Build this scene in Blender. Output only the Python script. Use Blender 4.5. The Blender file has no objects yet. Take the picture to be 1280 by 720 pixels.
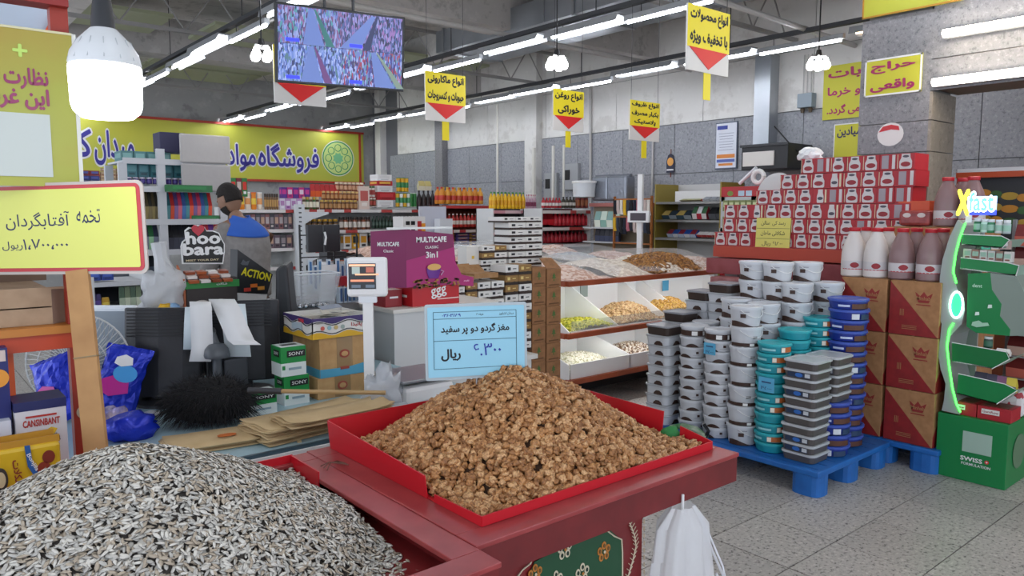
import bpy, bmesh, math, random
import numpy as np
from mathutils import Vector, Matrix, Euler
random.seed(7)
PI = math.pi
SC = bpy.context.scene
COL = SC.collection
# ---------------------------------------------------------------- camera
FPX, EYE = 940.0, 1.55
PITCH = math.atan((360 - 265) / FPX)
YAW = math.atan((640 + 150) / FPX * math.cos(PITCH))
cam_d = bpy.data.cameras.new('camera')
cam = bpy.data.objects.new('camera', cam_d)
COL.objects.link(cam)
cam_d.sensor_width = 36.0
cam_d.lens = FPX / 1280 * 36.0
cam_d.clip_start, cam_d.clip_end = 0.05, 100
cam.location = (0, 0, EYE)
cam.rotation_euler = (PI / 2 - PITCH, 0, -YAW)
SC.camera = cam
# ---------------------------------------------------------------- ambient light and exposure
world = bpy.data.worlds.new('world')
SC.world = world
world.use_nodes = True
world.node_tree.nodes['Background'].inputs[0].default_value = (0.80, 0.87, 1.0, 1)
world.node_tree.nodes['Background'].inputs[1].default_value = 0.9
SC.view_settings.view_transform = 'Standard'
SC.view_settings.look = 'None'
SC.view_settings.gamma = 1
SC.view_settings.use_curve_mapping = False
SC.view_settings.exposure = 1.28
TUBE_W = 17.0      # emission of the fluorescent tubes
SC.cycles.max_bounces = 6
SC.cycles.diffuse_bounces = 3
SC.cycles.glossy_bounces = 3
SC.cycles.transmission_bounces = 4
SC.cycles.transparent_max_bounces = 12
SC.cycles.caustics_reflective = False
SC.cycles.caustics_refractive = False
SC.cycles.sample_clamp_indirect = 6
# ---------------------------------------------------------------- survey: a sight line of the photograph met with a real plane of the shop
_f = Vector((math.sin(YAW) * math.cos(PITCH), math.cos(YAW) * math.cos(PITCH), -math.sin(PITCH)))
_r = Vector((math.cos(YAW), -math.sin(YAW), 0))
_u = _r.cross(_f)
def sight(px, py): return _f + _r * ((px - 640) / FPX) + _u * ((360 - py) / FPX)
def atX(px, py, x):
    d = sight(px, py); return Vector((0, 0, EYE)) + d * (x / d.x)
def atY(px, py, y):
    d = sight(px, py); return Vector((0, 0, EYE)) + d * (y / d.y)
def atZ(px, py, z):
    d = sight(px, py); return Vector((0, 0, EYE)) + d * ((z - EYE) / d.z)
def atD(px, py, w): return Vector((0, 0, EYE)) + sight(px, py) * w
# ---------------------------------------------------------------- materials
def lin(h):
    if isinstance(h, str):
        h = h.lstrip('#'); c = [int(h[i:i + 2], 16) / 255 for i in (0, 2, 4)]
    else: c = list(h)
    return tuple((x / 12.92 if x <= 0.04045 else ((x + 0.055) / 1.055) ** 2.4) for x in c) + (1,)
MC = {}
def mat(col, rough=0.55, metal=0.0, emit=0.0, alpha=1.0, trans=0.0, noise=None, bump=None, rnd=0.0, spec=0.5, coat=0.0, sub=0.0):
    """noise = (scale, second colour, contrast lo, hi) ; bump = (scale, strength)"""
    key = (col, rough, metal, emit, alpha, trans, noise, bump, rnd, spec, coat, sub)
    if key in MC: return MC[key]
    m = bpy.data.materials.new('material_%03d' % len(MC)); MC[key] = m
    m.use_nodes = True
    nt = m.node_tree; N = nt.nodes; L = nt.links
    b = N['Principled BSDF']
    b.inputs['Base Color'].default_value = lin(col)
    b.inputs['Roughness'].default_value = rough
    b.inputs['Metallic'].default_value = metal
    b.inputs['Specular IOR Level'].default_value = spec
    b.inputs['Alpha'].default_value = alpha
    b.inputs['Transmission Weight'].default_value = trans
    b.inputs['Coat Weight'].default_value = coat
    if sub: b.inputs['Subsurface Weight'].default_value = sub; b.inputs['Subsurface Radius'].default_value = (.02, .02, .02)
    if emit:
        b.inputs['Emission Color'].default_value = lin(col); b.inputs['Emission Strength'].default_value = emit
    out = None
    if noise or bump:
        tc = N.new('ShaderNodeTexCoord')
    if noise:
        n = N.new('ShaderNodeTexNoise'); n.inputs['Scale'].default_value = noise[0]; n.inputs['Detail'].default_value = 6
        L.new(tc.outputs['Object'], n.inputs['Vector'])
        r = N.new('ShaderNodeValToRGB')
        r.color_ramp.elements[0].position = noise[2] if len(noise) > 2 else .35
        r.color_ramp.elements[1].position = noise[3] if len(noise) > 3 else .65
        r.color_ramp.elements[0].color = lin(col); r.color_ramp.elements[1].color = lin(noise[1])
        L.new(n.outputs['Fac'], r.inputs['Fac']); out = r.outputs['Color']
    if rnd:
        oi = N.new('ShaderNodeObjectInfo'); hs = N.new('ShaderNodeHueSaturation')
        mr = N.new('ShaderNodeMapRange'); mr.inputs['To Min'].default_value = 1 - rnd; mr.inputs['To Max'].default_value = 1 + rnd
        L.new(oi.outputs['Random'], mr.inputs['Value']); L.new(mr.outputs['Result'], hs.inputs['Value'])
        if out: L.new(out, hs.inputs['Color'])
        else: hs.inputs['Color'].default_value = lin(col)
        out = hs.outputs['Color']
    if out: L.new(out, b.inputs['Base Color'])
    if bump:
        n2 = N.new('ShaderNodeTexNoise'); n2.inputs['Scale'].default_value = bump[0]; n2.inputs['Detail'].default_value = 5
        L.new(tc.outputs['Object'], n2.inputs['Vector'])
        bp = N.new('ShaderNodeBump'); bp.inputs['Strength'].default_value = bump[1]; bp.inputs['Distance'].default_value = 0.01
        L.new(n2.outputs['Fac'], bp.inputs['Height']); L.new(bp.outputs['Normal'], b.inputs['Normal'])
    return m
def stone(name, c1, c2, c3, scale, rough, rnd=.05, tc_kind='Object'):
    """speckled granite or terrazzo"""
    m = bpy.data.materials.new(name); m.use_nodes = True
    nt = m.node_tree; N = nt.nodes; L = nt.links; b = N['Principled BSDF']
    g = N.new('ShaderNodeNewGeometry')
    n = N.new('ShaderNodeTexNoise'); n.inputs['Scale'].default_value = scale; n.inputs['Detail'].default_value = 4; n.inputs['Roughness'].default_value = .7
    L.new(g.outputs['Position'], n.inputs['Vector'])
    r = N.new('ShaderNodeValToRGB'); e = r.color_ramp.elements
    e[0].position = .36; e[0].color = lin(c2); e[1].position = .66; e[1].color = lin(c3)
    k = e.new(.45); k.color = lin(c1); k = e.new(.56); k.color = lin(c1)
    L.new(n.outputs['Fac'], r.inputs['Fac'])
    n2 = N.new('ShaderNodeTexNoise'); n2.inputs['Scale'].default_value = 1.3; n2.inputs['Detail'].default_value = 3
    L.new(g.outputs['Position'], n2.inputs['Vector'])
    oi = N.new('ShaderNodeObjectInfo'); hs = N.new('ShaderNodeHueSaturation')
    ad = N.new('ShaderNodeMath'); ad.operation = 'ADD'
    mr = N.new('ShaderNodeMapRange'); mr.inputs['To Min'].default_value = -rnd; mr.inputs['To Max'].default_value = rnd
    mr2 = N.new('ShaderNodeMapRange'); mr2.inputs['To Min'].default_value = .9; mr2.inputs['To Max'].default_value = 1.1
    L.new(oi.outputs['Random'], mr.inputs['Value']); L.new(n2.outputs['Fac'], mr2.inputs['Value'])
    L.new(mr.outputs['Result'], ad.inputs[0]); L.new(mr2.outputs['Result'], ad.inputs[1])
    L.new(ad.outputs[0], hs.inputs['Value']); L.new(r.outputs['Color'], hs.inputs['Color'])
    L.new(hs.outputs['Color'], b.inputs['Base Color'])
    b.inputs['Roughness'].default_value = rough
    return m
def stripes(c1, c2, scale, axis='Z', rough=.5, dist=0.0):
    m = bpy.data.materials.new('striped'); m.use_nodes = True
    nt = m.node_tree; N = nt.nodes; L = nt.links; b = N['Principled BSDF']
    tc = N.new('ShaderNodeTexCoord'); w = N.new('ShaderNodeTexWave'); w.bands_direction = axis
    w.inputs['Scale'].default_value = scale; w.inputs['Distortion'].default_value = dist
    L.new(tc.outputs['Object'], w.inputs['Vector'])
    r = N.new('ShaderNodeValToRGB'); r.color_ramp.elements[0].position = .4; r.color_ramp.elements[1].position = .6
    r.color_ramp.elements[0].color = lin(c1); r.color_ramp.elements[1].color = lin(c2)
    L.new(w.outputs['Color'], r.inputs['Fac']); L.new(r.outputs['Color'], b.inputs['Base Color'])
    b.inputs['Roughness'].default_value = rough
    return m
def speckle(cols, scale, rough=.6, rnd=0.1, detail=1.0):
    """random patches of several colours: printed packaging, mixed goods"""
    m = bpy.data.materials.new('printed'); m.use_nodes = True
    nt = m.node_tree; N = nt.nodes; L = nt.links; b = N['Principled BSDF']
    tc = N.new('ShaderNodeTexCoord'); v = N.new('ShaderNodeTexVoronoi'); v.inputs['Scale'].default_value = scale
    L.new(tc.outputs['Object'], v.inputs['Vector'])
    sp = N.new('ShaderNodeSeparateColor'); L.new(v.outputs['Color'], sp.inputs['Color'])
    r = N.new('ShaderNodeValToRGB'); r.color_ramp.interpolation = 'CONSTANT'
    e = r.color_ramp.elements; e[0].color = lin(cols[0]); e[0].position = 0
    e[1].color = lin(cols[1 % len(cols)]); e[1].position = 1 / len(cols)
    for i in range(2, len(cols)):
        k = e.new(i / len(cols)); k.color = lin(cols[i])
    L.new(sp.outputs[0], r.inputs['Fac']); L.new(r.outputs['Color'], b.inputs['Base Color'])
    b.inputs['Roughness'].default_value = rough
    return m
# ---------------------------------------------------------------- mesh building
class MB:
    def __init__(s): s.v = []; s.f = []; s.m = []
    def add(s, vs, fs, mi=0, M=None):
        b = len(s.v)
        s.v += [tuple(M @ Vector(v)) if M is not None else tuple(v) for v in vs]
        for i, f in enumerate(fs):
            s.f.append(tuple(b + k for k in f)); s.m.append(mi[i] if isinstance(mi, (list, tuple)) else mi)
        return s
    def box(s, c, d, mi=0, M=None):
        x, y, z = c; a, b, h = d[0] / 2, d[1] / 2, d[2] / 2
        vs = [(x + i * a, y + j * b, z + k * h) for k in (-1, 1) for j in (-1, 1) for i in (-1, 1)]
        # faces: bottom, top, -y, +y, -x, +x
        return s.add(vs, [(0, 2, 3, 1), (4, 5, 7, 6), (0, 1, 5, 4), (2, 6, 7, 3), (0, 4, 6, 2), (1, 3, 7, 5)], mi, M)
    def bb(s, lo, hi, mi=0, M=None):
        return s.box([(lo[i] + hi[i]) / 2 for i in range(3)], [abs(hi[i] - lo[i]) for i in range(3)], mi, M)
    def poly(s, pts, mi=0): return s.add(pts, [tuple(range(len(pts)))], mi)
    def prism(s, pts, vec, mi=0, side=None):
        """closed solid: outline (3D points) pushed along vec"""
        n = len(pts); vec = Vector(vec)
        vs = [Vector(p) for p in pts]; vs = vs + [p + vec for p in vs]
        fs = [tuple(range(n))[::-1], tuple(range(n, 2 * n))] + [(i, (i + 1) % n, n + (i + 1) % n, n + i) for i in range(n)]
        return s.add(vs, fs, [mi, mi] + [side if side is not None else mi] * n)
    def tube(s, pts, r, seg=8, mi=0, cap=True):
        pts = [Vector(p) for p in pts]; n = len(pts)
        rr = r if isinstance(r, (list, tuple)) else [r] * n
        vs = []; prev = None
        for i, p in enumerate(pts):
            d = (pts[min(i + 1, n - 1)] - pts[max(i - 1, 0)]); d = d.normalized() if d.length > 1e-9 else Vector((0, 0, 1))
            if prev is None:
                a = d.orthogonal().normalized()
            else:
                a = prev - d * prev.dot(d); a = a.normalized() if a.length > 1e-6 else d.orthogonal().normalized()
            prev = a; b = d.cross(a)
            vs += [p + (a * math.cos(2 * PI * k / seg) + b * math.sin(2 * PI * k / seg)) * rr[i] for k in range(seg)]
        fs = [(i * seg + k, i * seg + (k + 1) % seg, (i + 1) * seg + (k + 1) % seg, (i + 1) * seg + k) for i in range(n - 1) for k in range(seg)]
        if cap: fs += [tuple(range(seg))[::-1], tuple(range((n - 1) * seg, n * seg))]
        return s.add(vs, fs, mi)
    def lathe(s, prof, seg=16, mi=0, o=(0, 0, 0), M=None):
        """profile (r, z[, mat]) from bottom to top"""
        vs = []; fs = []; ms = []
        for p in prof: vs += [(o[0] + p[0] * math.cos(2 * PI * k / seg), o[1] + p[0] * math.sin(2 * PI * k / seg), o[2] + p[1]) for k in range(seg)]
        for i in range(len(prof) - 1):
            for k in range(seg):
                fs.append((i * seg + k, i * seg + (k + 1) % seg, (i + 1) * seg + (k + 1) % seg, (i + 1) * seg + k)); ms.append(prof[i][2] if len(prof[i]) > 2 else mi)
        if prof[0][0] > 1e-4: fs.append(tuple(range(seg))[::-1]); ms.append(prof[0][2] if len(prof[0]) > 2 else mi)
        n = len(prof)
        if prof[-1][0] > 1e-4: fs.append(tuple(range((n - 1) * seg, n * seg))); ms.append(prof[-1][2] if len(prof[-1]) > 2 else mi)
        return s.add(vs, fs, ms, M)
    def grid(s, fn, nu, nv, mi=0):
        vs = [fn(i / nu, j / nv) for j in range(nv + 1) for i in range(nu + 1)]
        fs = [(j * (nu + 1) + i, j * (nu + 1) + i + 1, (j + 1) * (nu + 1) + i + 1, (j + 1) * (nu + 1) + i) for j in range(nv) for i in range(nu)]
        return s.add(vs, fs, mi)
    def mesh(s, name, mats, smooth=False):
        me = bpy.data.meshes.new(name)
        me.from_pydata(s.v, [], s.f)
        for m in (mats if isinstance(mats, (list, tuple)) else [mats]): me.materials.append(m)
        me.polygons.foreach_set('material_index', s.m)
        if smooth: me.polygons.foreach_set('use_smooth', [True] * len(s.f))
        me.update()
        return me
    def build(s, name, mats, parent=None, loc=(0, 0, 0), rot=(0, 0, 0), smooth=False, bevel=0, thick=0, recalc=False):
        me = s.mesh(name, mats, smooth)
        if recalc:
            bm = bmesh.new(); bm.from_mesh(me); bmesh.ops.recalc_face_normals(bm, faces=bm.faces); bm.to_mesh(me); bm.free()
        o = put(name, me, parent, loc, rot)
        if thick: md = o.modifiers.new('thickness', 'SOLIDIFY'); md.thickness = thick; md.offset = 0
        if bevel: md = o.modifiers.new('edge', 'BEVEL'); md.width = bevel; md.segments = 2; md.limit_method = 'ANGLE'
        if smooth: me.set_sharp_from_angle(angle=math.radians(40))
        return o
def put(name, me, parent=None, loc=(0, 0, 0), rot=(0, 0, 0), sc=None):
    o = bpy.data.objects.new(name, me); COL.objects.link(o)
    o.location = loc; o.rotation_euler = rot
    if sc is not None: o.scale = sc if isinstance(sc, (tuple, list)) else (sc,) * 3
    if parent is not None: o.parent = parent
    return o
def tag(o, label, cat, group=None):
    o['label'] = label; o['category'] = cat
    if group: o['group'] = group
    return o
def thing(name, label, cat, loc=(0, 0, 0), rotz=0, group=None, rot=None):
    o = bpy.data.objects.new(name, None); COL.objects.link(o)
    o.location = loc; o.rotation_euler = rot if rot else (0, 0, rotz); o.empty_display_size = .05
    return tag(o, label, cat, group)
def struct(o): o['kind'] = 'structure'; return o
def stuff(o): o['kind'] = 'stuff'; return o
def dup(root, loc, rotz=None, label=None, sc=None, rot=None, group=None):
    r = root.copy(); COL.objects.link(r); r.location = loc
    if rotz is not None: r.rotation_euler = (0, 0, rotz)
    if rot is not None: r.rotation_euler = rot
    if sc is not None: r.scale = sc if isinstance(sc, (tuple, list)) else (sc,) * 3
    if label: r['label'] = label
    if group: r['group'] = group
    for ch in root.children:
        c = ch.copy(); COL.objects.link(c); c.parent = r
        for g in ch.children:
            d = g.copy(); COL.objects.link(d); d.parent = c
    return r
ORD = 'first second third fourth fifth sixth seventh eighth ninth tenth eleventh twelfth thirteenth fourteenth fifteenth sixteenth seventeenth eighteenth nineteenth twentieth'.split()
def nth(i):
    if i < 20: return ORD[i]
    t = {2: 'twenty', 3: 'thirty', 4: 'forty', 5: 'fifty', 6: 'sixty'}[(i + 1) // 10]; u = (i + 1) % 10
    return t + '-' + ORD[u - 1] if u else {2: 'twentieth', 3: 'thirtieth', 4: 'fortieth', 5: 'fiftieth', 6: 'sixtieth'}[(i + 1) // 10]
# ---------------------------------------------------------------- lettering
FX = (PI / 2, 0, -PI / 2)      # lettering on a face that looks to -X
FY = (PI / 2, 0, 0)            # on a face that looks to -Y
FC = (PI / 2, 0, -YAW)         # on a board turned to the aisle corner
_AR = {'ا': (0xFE8D, 2), 'آ': (0xFE81, 2), 'ب': (0xFE8F, 4), 'پ': (0xFB56, 4), 'ت': (0xFE95, 4), 'ث': (0xFE99, 4), 'ج': (0xFE9D, 4), 'چ': (0xFB7A, 4),
       'ح': (0xFEA1, 4), 'خ': (0xFEA5, 4), 'د': (0xFEA9, 2), 'ذ': (0xFEAB, 2), 'ر': (0xFEAD, 2), 'ز': (0xFEAF, 2), 'ژ': (0xFB8A, 2), 'س': (0xFEB1, 4),
       'ش': (0xFEB5, 4), 'ص': (0xFEB9, 4), 'ض': (0xFEBD, 4), 'ط': (0xFEC1, 4), 'ظ': (0xFEC5, 4), 'ع': (0xFEC9, 4), 'غ': (0xFECD, 4), 'ف': (0xFED1, 4),
       'ق': (0xFED5, 4), 'ک': (0xFB8E, 4), 'گ': (0xFB92, 4), 'ل': (0xFEDD, 4), 'م': (0xFEE1, 4), 'ن': (0xFEE5, 4), 'و': (0xFEED, 2), 'ه': (0xFEE9, 4),
       'ی': (0xFBFC, 4)}
def persian(t):
    out = []; i = 0; prev = False      # prev: does the letter before join forwards
    while i < len(t):
        c = t[i]
        if c == 'ل' and i + 1 < len(t) and t[i + 1] == 'ا':
            out.append(chr(0xFEFC if prev else 0xFEFB)); prev = False; i += 2; continue
        if c in _AR:
            base, n = _AR[c]
            nxt = i + 1 < len(t) and t[i + 1] in _AR
            if n == 2: out.append(chr(base + (1 if prev else 0))); prev = False
            else:
                out.append(chr(base + ((3 if nxt else 1) if prev else (2 if nxt else 0)))); prev = nxt
        elif c == 'ـ': out.append('ـ'); prev = True
        else: out.append(c); prev = False
        i += 1
    s = ''.join(out[::-1])
    import re
    return re.sub('[۰-۹0-9/.,٬]+', lambda m: m.group(0)[::-1], s)
TC = {}
def text_mesh(s, bold, m):
    k = (s, bold, m.name)
    if k in TC: return TC[k]
    c = bpy.data.curves.new('lettering', 'FONT')
    t = persian(s) if any('\u0600' <= ch <= '\u06ff' for ch in s) else s
    c.body = t; c.size = 1; c.resolution_u = 2; c.offset = .004; c.align_x = 'CENTER'; c.space_line = .9
    o = bpy.data.objects.new('lettering', c); COL.objects.link(o)
    bpy.context.view_layer.update()
    me = bpy.data.meshes.new_from_object(o.evaluated_get(bpy.context.evaluated_depsgraph_get()))
    bpy.data.objects.remove(o); bpy.data.curves.remove(c)
    if bold:
        n = 8 if bold > .05 else 4; co = [v.co.copy() for v in me.vertices]; fs = [tuple(p.vertices) for p in me.polygons]; V = list(co); Fs = list(fs)
        for k in range(n):
            dx, dy = bold * math.cos(2 * PI * k / n), bold * math.sin(2 * PI * k / n); b0 = len(V)
            V += [c_ + Vector((dx, dy, -.0002 * (k + 1))) for c_ in co]; Fs += [tuple(i + b0 for i in f) for f in fs]
        me = bpy.data.meshes.new('lettering'); me.from_pydata(V, [], Fs)
    xs = [v.co.x for v in me.vertices]; ys = [v.co.y for v in me.vertices]
    if xs:
        cx, cy = (min(xs) + max(xs)) / 2, (min(ys) + max(ys)) / 2
        for v in me.vertices: v.co.x -= cx; v.co.y -= cy
        TC[k] = (me, max(xs) - min(xs), max(ys) - min(ys))
    else: TC[k] = (me, 1, 1)
    me.materials.clear(); me.materials.append(m)
    return TC[k]
def write(s, parent, loc, rot, w, h, m, bold=0.0, name='lettering', spin=0):
    """lettering fitted into w x h, centred on loc (in the parent's space)"""
    me, tw, th = text_mesh(s, bold, m)
    o = put(name, me, parent, loc, rot, (w / tw, h / th, 1))
    if spin: o.rotation_euler = (Euler(rot).to_matrix() @ Matrix.Rotation(spin, 3, 'Z')).to_euler()
    return o
def flat(parent, loc, rot, w, h, m, name='label', shape=None, t=.0012):
    """a thin printed patch: rectangle, or ellipse / outline given as unit points"""
    pts = shape or [(-.5, -.5), (.5, -.5), (.5, .5), (-.5, .5)]
    if shape == 'o': pts = [(math.cos(2 * PI * k / 20) / 2, math.sin(2 * PI * k / 20) / 2) for k in range(20)]
    b = MB().prism([(p[0] * w, p[1] * h, 0) for p in pts], (0, 0, t))
    return b.build(name, m, parent, loc, rot)
# common materials
WHITE = mat('#e8e8e6', .45); OFFW = mat('#d8d6cf', .6); BLACK = mat('#141416', .45); INK = mat('#17171b', .6)
STEEL = mat('#a9adb0', .35, .8); GREYM = mat('#8d9194', .5); RED = mat('#c4161c', .45); YEL = mat('#e9d51c', .5)
CARD = mat('#a9825a', .85, noise=(30., '#9a7248')); WHITEM = mat('#dfe3e6', .4)
# ================================================================ THE SETTING
CEIL = 4.25
XW, YE = 8.8, 15.5          # long granite wall, end wall
TERR = stone('terrazzo', '#aca7a0', '#44403d', '#cdc8c1', 52, .40, .07)
GRAN = stone('granite', '#94969b', '#777980', '#a9abaf', 30, .5, .05)
GRAN2 = stone('granite_warm', '#7e7d80', '#5f6064', '#959496', 42, .45, .05)
MARB = stone('marble', '#dcdad5', '#cbc8c2', '#e4e2de', 2.2, .4, .03)
CONC = stone('concrete', '#d0cdc8', '#b6b3ae', '#dcd9d4', 3.0, .9, .04)
floor = struct(MB().bb((-4, -5, -.10), (XW, YE, -.005)).build('floor', mat('#4c4945', .8)))
T = .405
tile_me = MB().box((0, 0, -.004), (T - .006, T - .006, .008)).mesh('tile', TERR)
rest = MB()
for i in range(-15, 28):
    for j in range(-9, 38):
        cx, cy = 2.95 - T / 2 + T * i, 1.235 - T / 2 + T * j
        if cx > XW - .2 or cx < -3.5 or cy > 14: continue
        if 2.2 < cx < 6.6 and -0.6 < cy < 4.9:
            put('tile', tile_me, floor, (cx + random.uniform(-.001, .001), cy, random.uniform(-.0008, .0008)))
        else: rest.box((cx, cy, -.004), (T - .006, T - .006, .008))
stuff(rest.build('tile_field', TERR, floor))
wall_r = struct(MB().bb((XW, -5, -.1), (XW + .3, YE + .3, CEIL)).build('wall_right', mat('#6f7074', .8)))
def slab(name, w, h, m, parent, x, y, z, t=.02):
    k = (name, round(w, 3), round(h, 3), m.name, 'x')
    if k not in MC: MC[k] = MB().box((0, 0, 0), (t, w - .008, h - .008)).mesh(name, m)
    return put(name, MC[k], parent, (x, y, z))
for j in range(-2, 15):
    for k in range(3):
        slab('granite_panel', .98, .697, GRAN, wall_r, XW - .01 - .003 * ((j * 3 + k) % 3), .5 + .98 * j, .70 + .697 * (k + .5))
for j in range(-1, 9):
    for k in range(2):
        slab('marble_panel', 1.6, .73, MARB, wall_r, XW - .012, .8 + 1.6 * j, 2.795 + .73 * (k + .5))
# pilasters and pipes along the long wall
for px, w in ((474, .22), (665, .30), (550, .25)):
    p = atX(px, 180, XW - .12)
    struct(MB().box((XW - .08, p.y, CEIL / 2), (.16, w, CEIL)).build('pilaster', MARB if px != 550 else GRAN2, wall_r))
pl = atX(1090, 100, XW)
wall_e = struct(MB().bb((-4, YE, -.1), (XW, YE + .3, CEIL)).build('wall_back', stone('plaster', '#a5a5a3', '#8d8d8c', '#b5b5b2', 2, .8, .0)))
ceiling = struct(MB().bb((-4, -5, CEIL), (XW + .3, YE + .3, CEIL + .25)).build('ceiling', CONC))
# ---- column with granite cladding and the lit beam running from it
CX, CY0, CY1 = 5.75, 2.27, 2.75
column = struct(MB().bb((CX + .02, CY0 + .02, 0), (CX + .42, CY1 - .02, CEIL)).build('column', mat('#77746f', .7)))
BEIGE = stone('beige_stone', '#8d8478', '#786f64', '#a0978a', 20, .5, .03)
for k, (z0, z1) in enumerate(((.02, .5), (.5, 1.0), (1.0, 1.5), (1.5, 1.98), (1.98, 2.2), (2.2, 2.97))):
    MB().bb((CX, CY0, z0 + .003), (CX + .02, CY1, z1 - .003)).build('granite_panel', GRAN2, column)
    MB().bb((CX + .0, CY0 - .02, z0 + .003), (CX + .42, CY0, min(z1, 2.4) - .003)).build('stone_panel', BEIGE, column)
    MB().bb((CX + .0, CY1, z0 + .003), (CX + .42, CY1 + .02, z1 - .003)).build('stone_panel', GRAN2, column)
beam = struct(MB().bb((CX + .02, -3, 2.42), (CX + .5, CY0, CEIL)).build('beam', mat('#7b6a5c', .8)))
for j in range(6):
    for (z0, z1) in ((2.4, 2.62), (2.62, 3.1), (3.1, 3.6)):
        y1 = CY0 - j * .8
        MB().bb((CX, y1 - .8 + .004, z0 + .003), (CX + .02, y1 - .0, z1 - .003)).build('granite_panel', GRAN2, beam)
# ---- ceiling structure: concrete beams, steel joists, ducts and pipes
DARKC = stone('dark_concrete', '#b9b6b2', '#a19e9a', '#c6c3bf', 4, .9, .03)
for y in (-1.5, 2.9, 7.2, 11.4):
    struct(MB().bb((-4, y, CEIL - .5), (XW, y + .4, CEIL)).build('crossbeam', DARKC, ceiling))
for x in (-.6, 1.7, 4.0 + 2.6, ):
    struct(MB().bb((x, -5, CEIL - .36), (x + .28, YE, CEIL)).build('rib_beam', CONC, ceiling))
DARKS = mat('#9a9895', .6)
for y in (5.0, 9.3, 13.4):
    b = MB(); x = -3.8; z0, z1 = CEIL - .62, CEIL - .12; k = 0
    b.box((2.4, y, z0), (12.6, .05, .04)); b.box((2.4, y, z1), (12.6, .05, .04))
    while x < 8.4:
        b.tube([(x, y, z0 if k % 2 else z1), (x + .35, y, z1 if k % 2 else z0)], .010, 5); x += .35; k += 1
    struct(stuff(b.build('truss', DARKS, ceiling)))
GALV = mat('#9ea3a8', .33, .75, noise=(1.5, '#b6bbc0'))
def duct(x0, x1, y0, y1, z0, z1, m=None):
    d = thing('air_duct', 'x', 'duct', ((x0 + x1) / 2, y0, z0))
    L = y1 - y0; w = x1 - x0
    MB().bb((-w / 2, 0, 0), (w / 2, L, z1 - z0)).build('duct_body', m or GALV, d)
    b = MB(); k = 0.0
    while k < L: b.bb((-w / 2 - .02, k, -.02), (w / 2 + .02, k + .03, z1 - z0 + .02)); k += 1.25
    stuff(b.build('flange', STEEL, d))
    hg = MB(); k = .6
    while k < L:
        for s in (-1, 1): hg.tube([(s * (w / 2 + .01), k, 0), (s * (w / 2 + .01), k, CEIL - z0)], .006, 4)
        k += 2.4
    stuff(hg.build('hanger_rod', STEEL, d))
    return d
duct(3.35, 4.75, -2, 5.2, 3.62, 3.92)['label'] = 'wide galvanised air duct running above the aisle nearest the television'
duct(.35, 1.45, 1.2, 9.5, 3.66, 3.95)['label'] = 'galvanised air duct above the sunflower seed cart, furthest from the granite wall'
duct(6.0, 7.0, 3.6, 8.8, 3.72, 4.0)['label'] = 'narrow galvanised air duct beside the long granite wall'
# pipes
PIPE = mat('#b9b7b3', .5)
def pipe(pts, r, label, m=PIPE, name='ceiling_pipe', cat='pipe'):
    o = MB().tube(pts, r, 8).build(name, m, smooth=True); return tag(o, label, cat)
pipe([(2.6, 4.3, 3.56), (8.75, 4.3, 3.46)], .03, 'pale pipe crossing the ceiling in front of the television')
pipe([(2.0, 6.6, 3.50), (8.75, 6.6, 3.5)], .025, 'thin grey pipe crossing the ceiling behind the macaroni sign')
pipe([(3.2, -1, 3.5), (3.2, 15, 3.5)], .02, 'long thin conduit following the row of lamps through the shop')
pipe([atX(738, 100, XW - .06), atX(738, 262, XW - .06)], .02, 'thin white pipe down the granite wall behind the soda shelf')
for px, zt, r, lb in ((622, 3.4, .02, 'thin white pole standing behind the oil bottles'), (667, 2.6, .03, 'thick white pole standing behind the soft drink shelf'),
                      (691, 2.6, .025, 'white pole beside the scales display on the far counter'), (704, 2.6, .018, 'narrow cream pole right of the thick white poles')):
    p = atX(px, 300, 8.3)
    pipe([(p.x, p.y, 0), (p.x, p.y, zt)], r, lb, mat('#d5d2c8', .5), 'standing_pole', 'pole')
p0 = atX(815, 240, XW - .05)
pipe([(p0.x, p0.y, 1.8), (p0.x, p0.y, 2.75)], .015, 'thin white pipe on the wall left of the round emblem plaque')
# vertical metal duct on the wall
p = atX(959, 120, XW - .1)
d = MB().box((XW - .12, p.y, 2.85), (.2, .22, 1.3), 0)
tag(d.build('wall_duct', GALV), 'shiny vertical metal duct on the wall above the black oven', 'duct')
# junction box on the wall
p = atX(1009, 126, XW - .06); bx = thing('junction_box', 'grey electrical box with conduits high on the marble wall', 'electrical box', (XW - .07, p.y, p.z))
MB().box((0, 0, 0), (.12, .19, .17)).build('case', mat('#8d9aa3', .5), bx, bevel=.008)
for k in range(3): MB().tube([(0, -.05 + .05 * k, .08), (0, -.05 + .05 * k, .55)], .008, 6).build('conduit', PIPE, bx)
for k in (-1, 1): MB().lathe([(.02, -.14), (.028, -.1), (.02, -.08)], 8).build('gland', mat('#5b4d3d', .6), bx, (0, k * .05, 0))
# lowered plank soffit behind the beam
PLK = mat('#a88a7c', .5, noise=(2., '#96786c'))
sof = struct(MB().bb((CX + .52, -4, 2.93), (XW - .03, CY0 + .2, 2.97)).build('soffit', mat('#6a5650', .8)))
for k in range(8):
    x = CX + .54 + k * .31; MB().bb((x, -4, 2.905), (x + .30, CY0 + .18, 2.93)).build('plank', PLK, sof)
GPN_ = mat('#a3a88a', .7)  # greenish light on the far ceiling panels, put into their colour
for (x, y) in ((3.4, 9.9), (3.4, 11.95), (5.9, 9.9), (5.9, 11.95), (3.4, 13.2), (1.0, 9.9)): struct(MB().bb((x, y, CEIL - .34), (x + 1.9, y + 1.1, CEIL - .30)).build('ceiling_panel', GPN_, ceiling))
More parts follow.
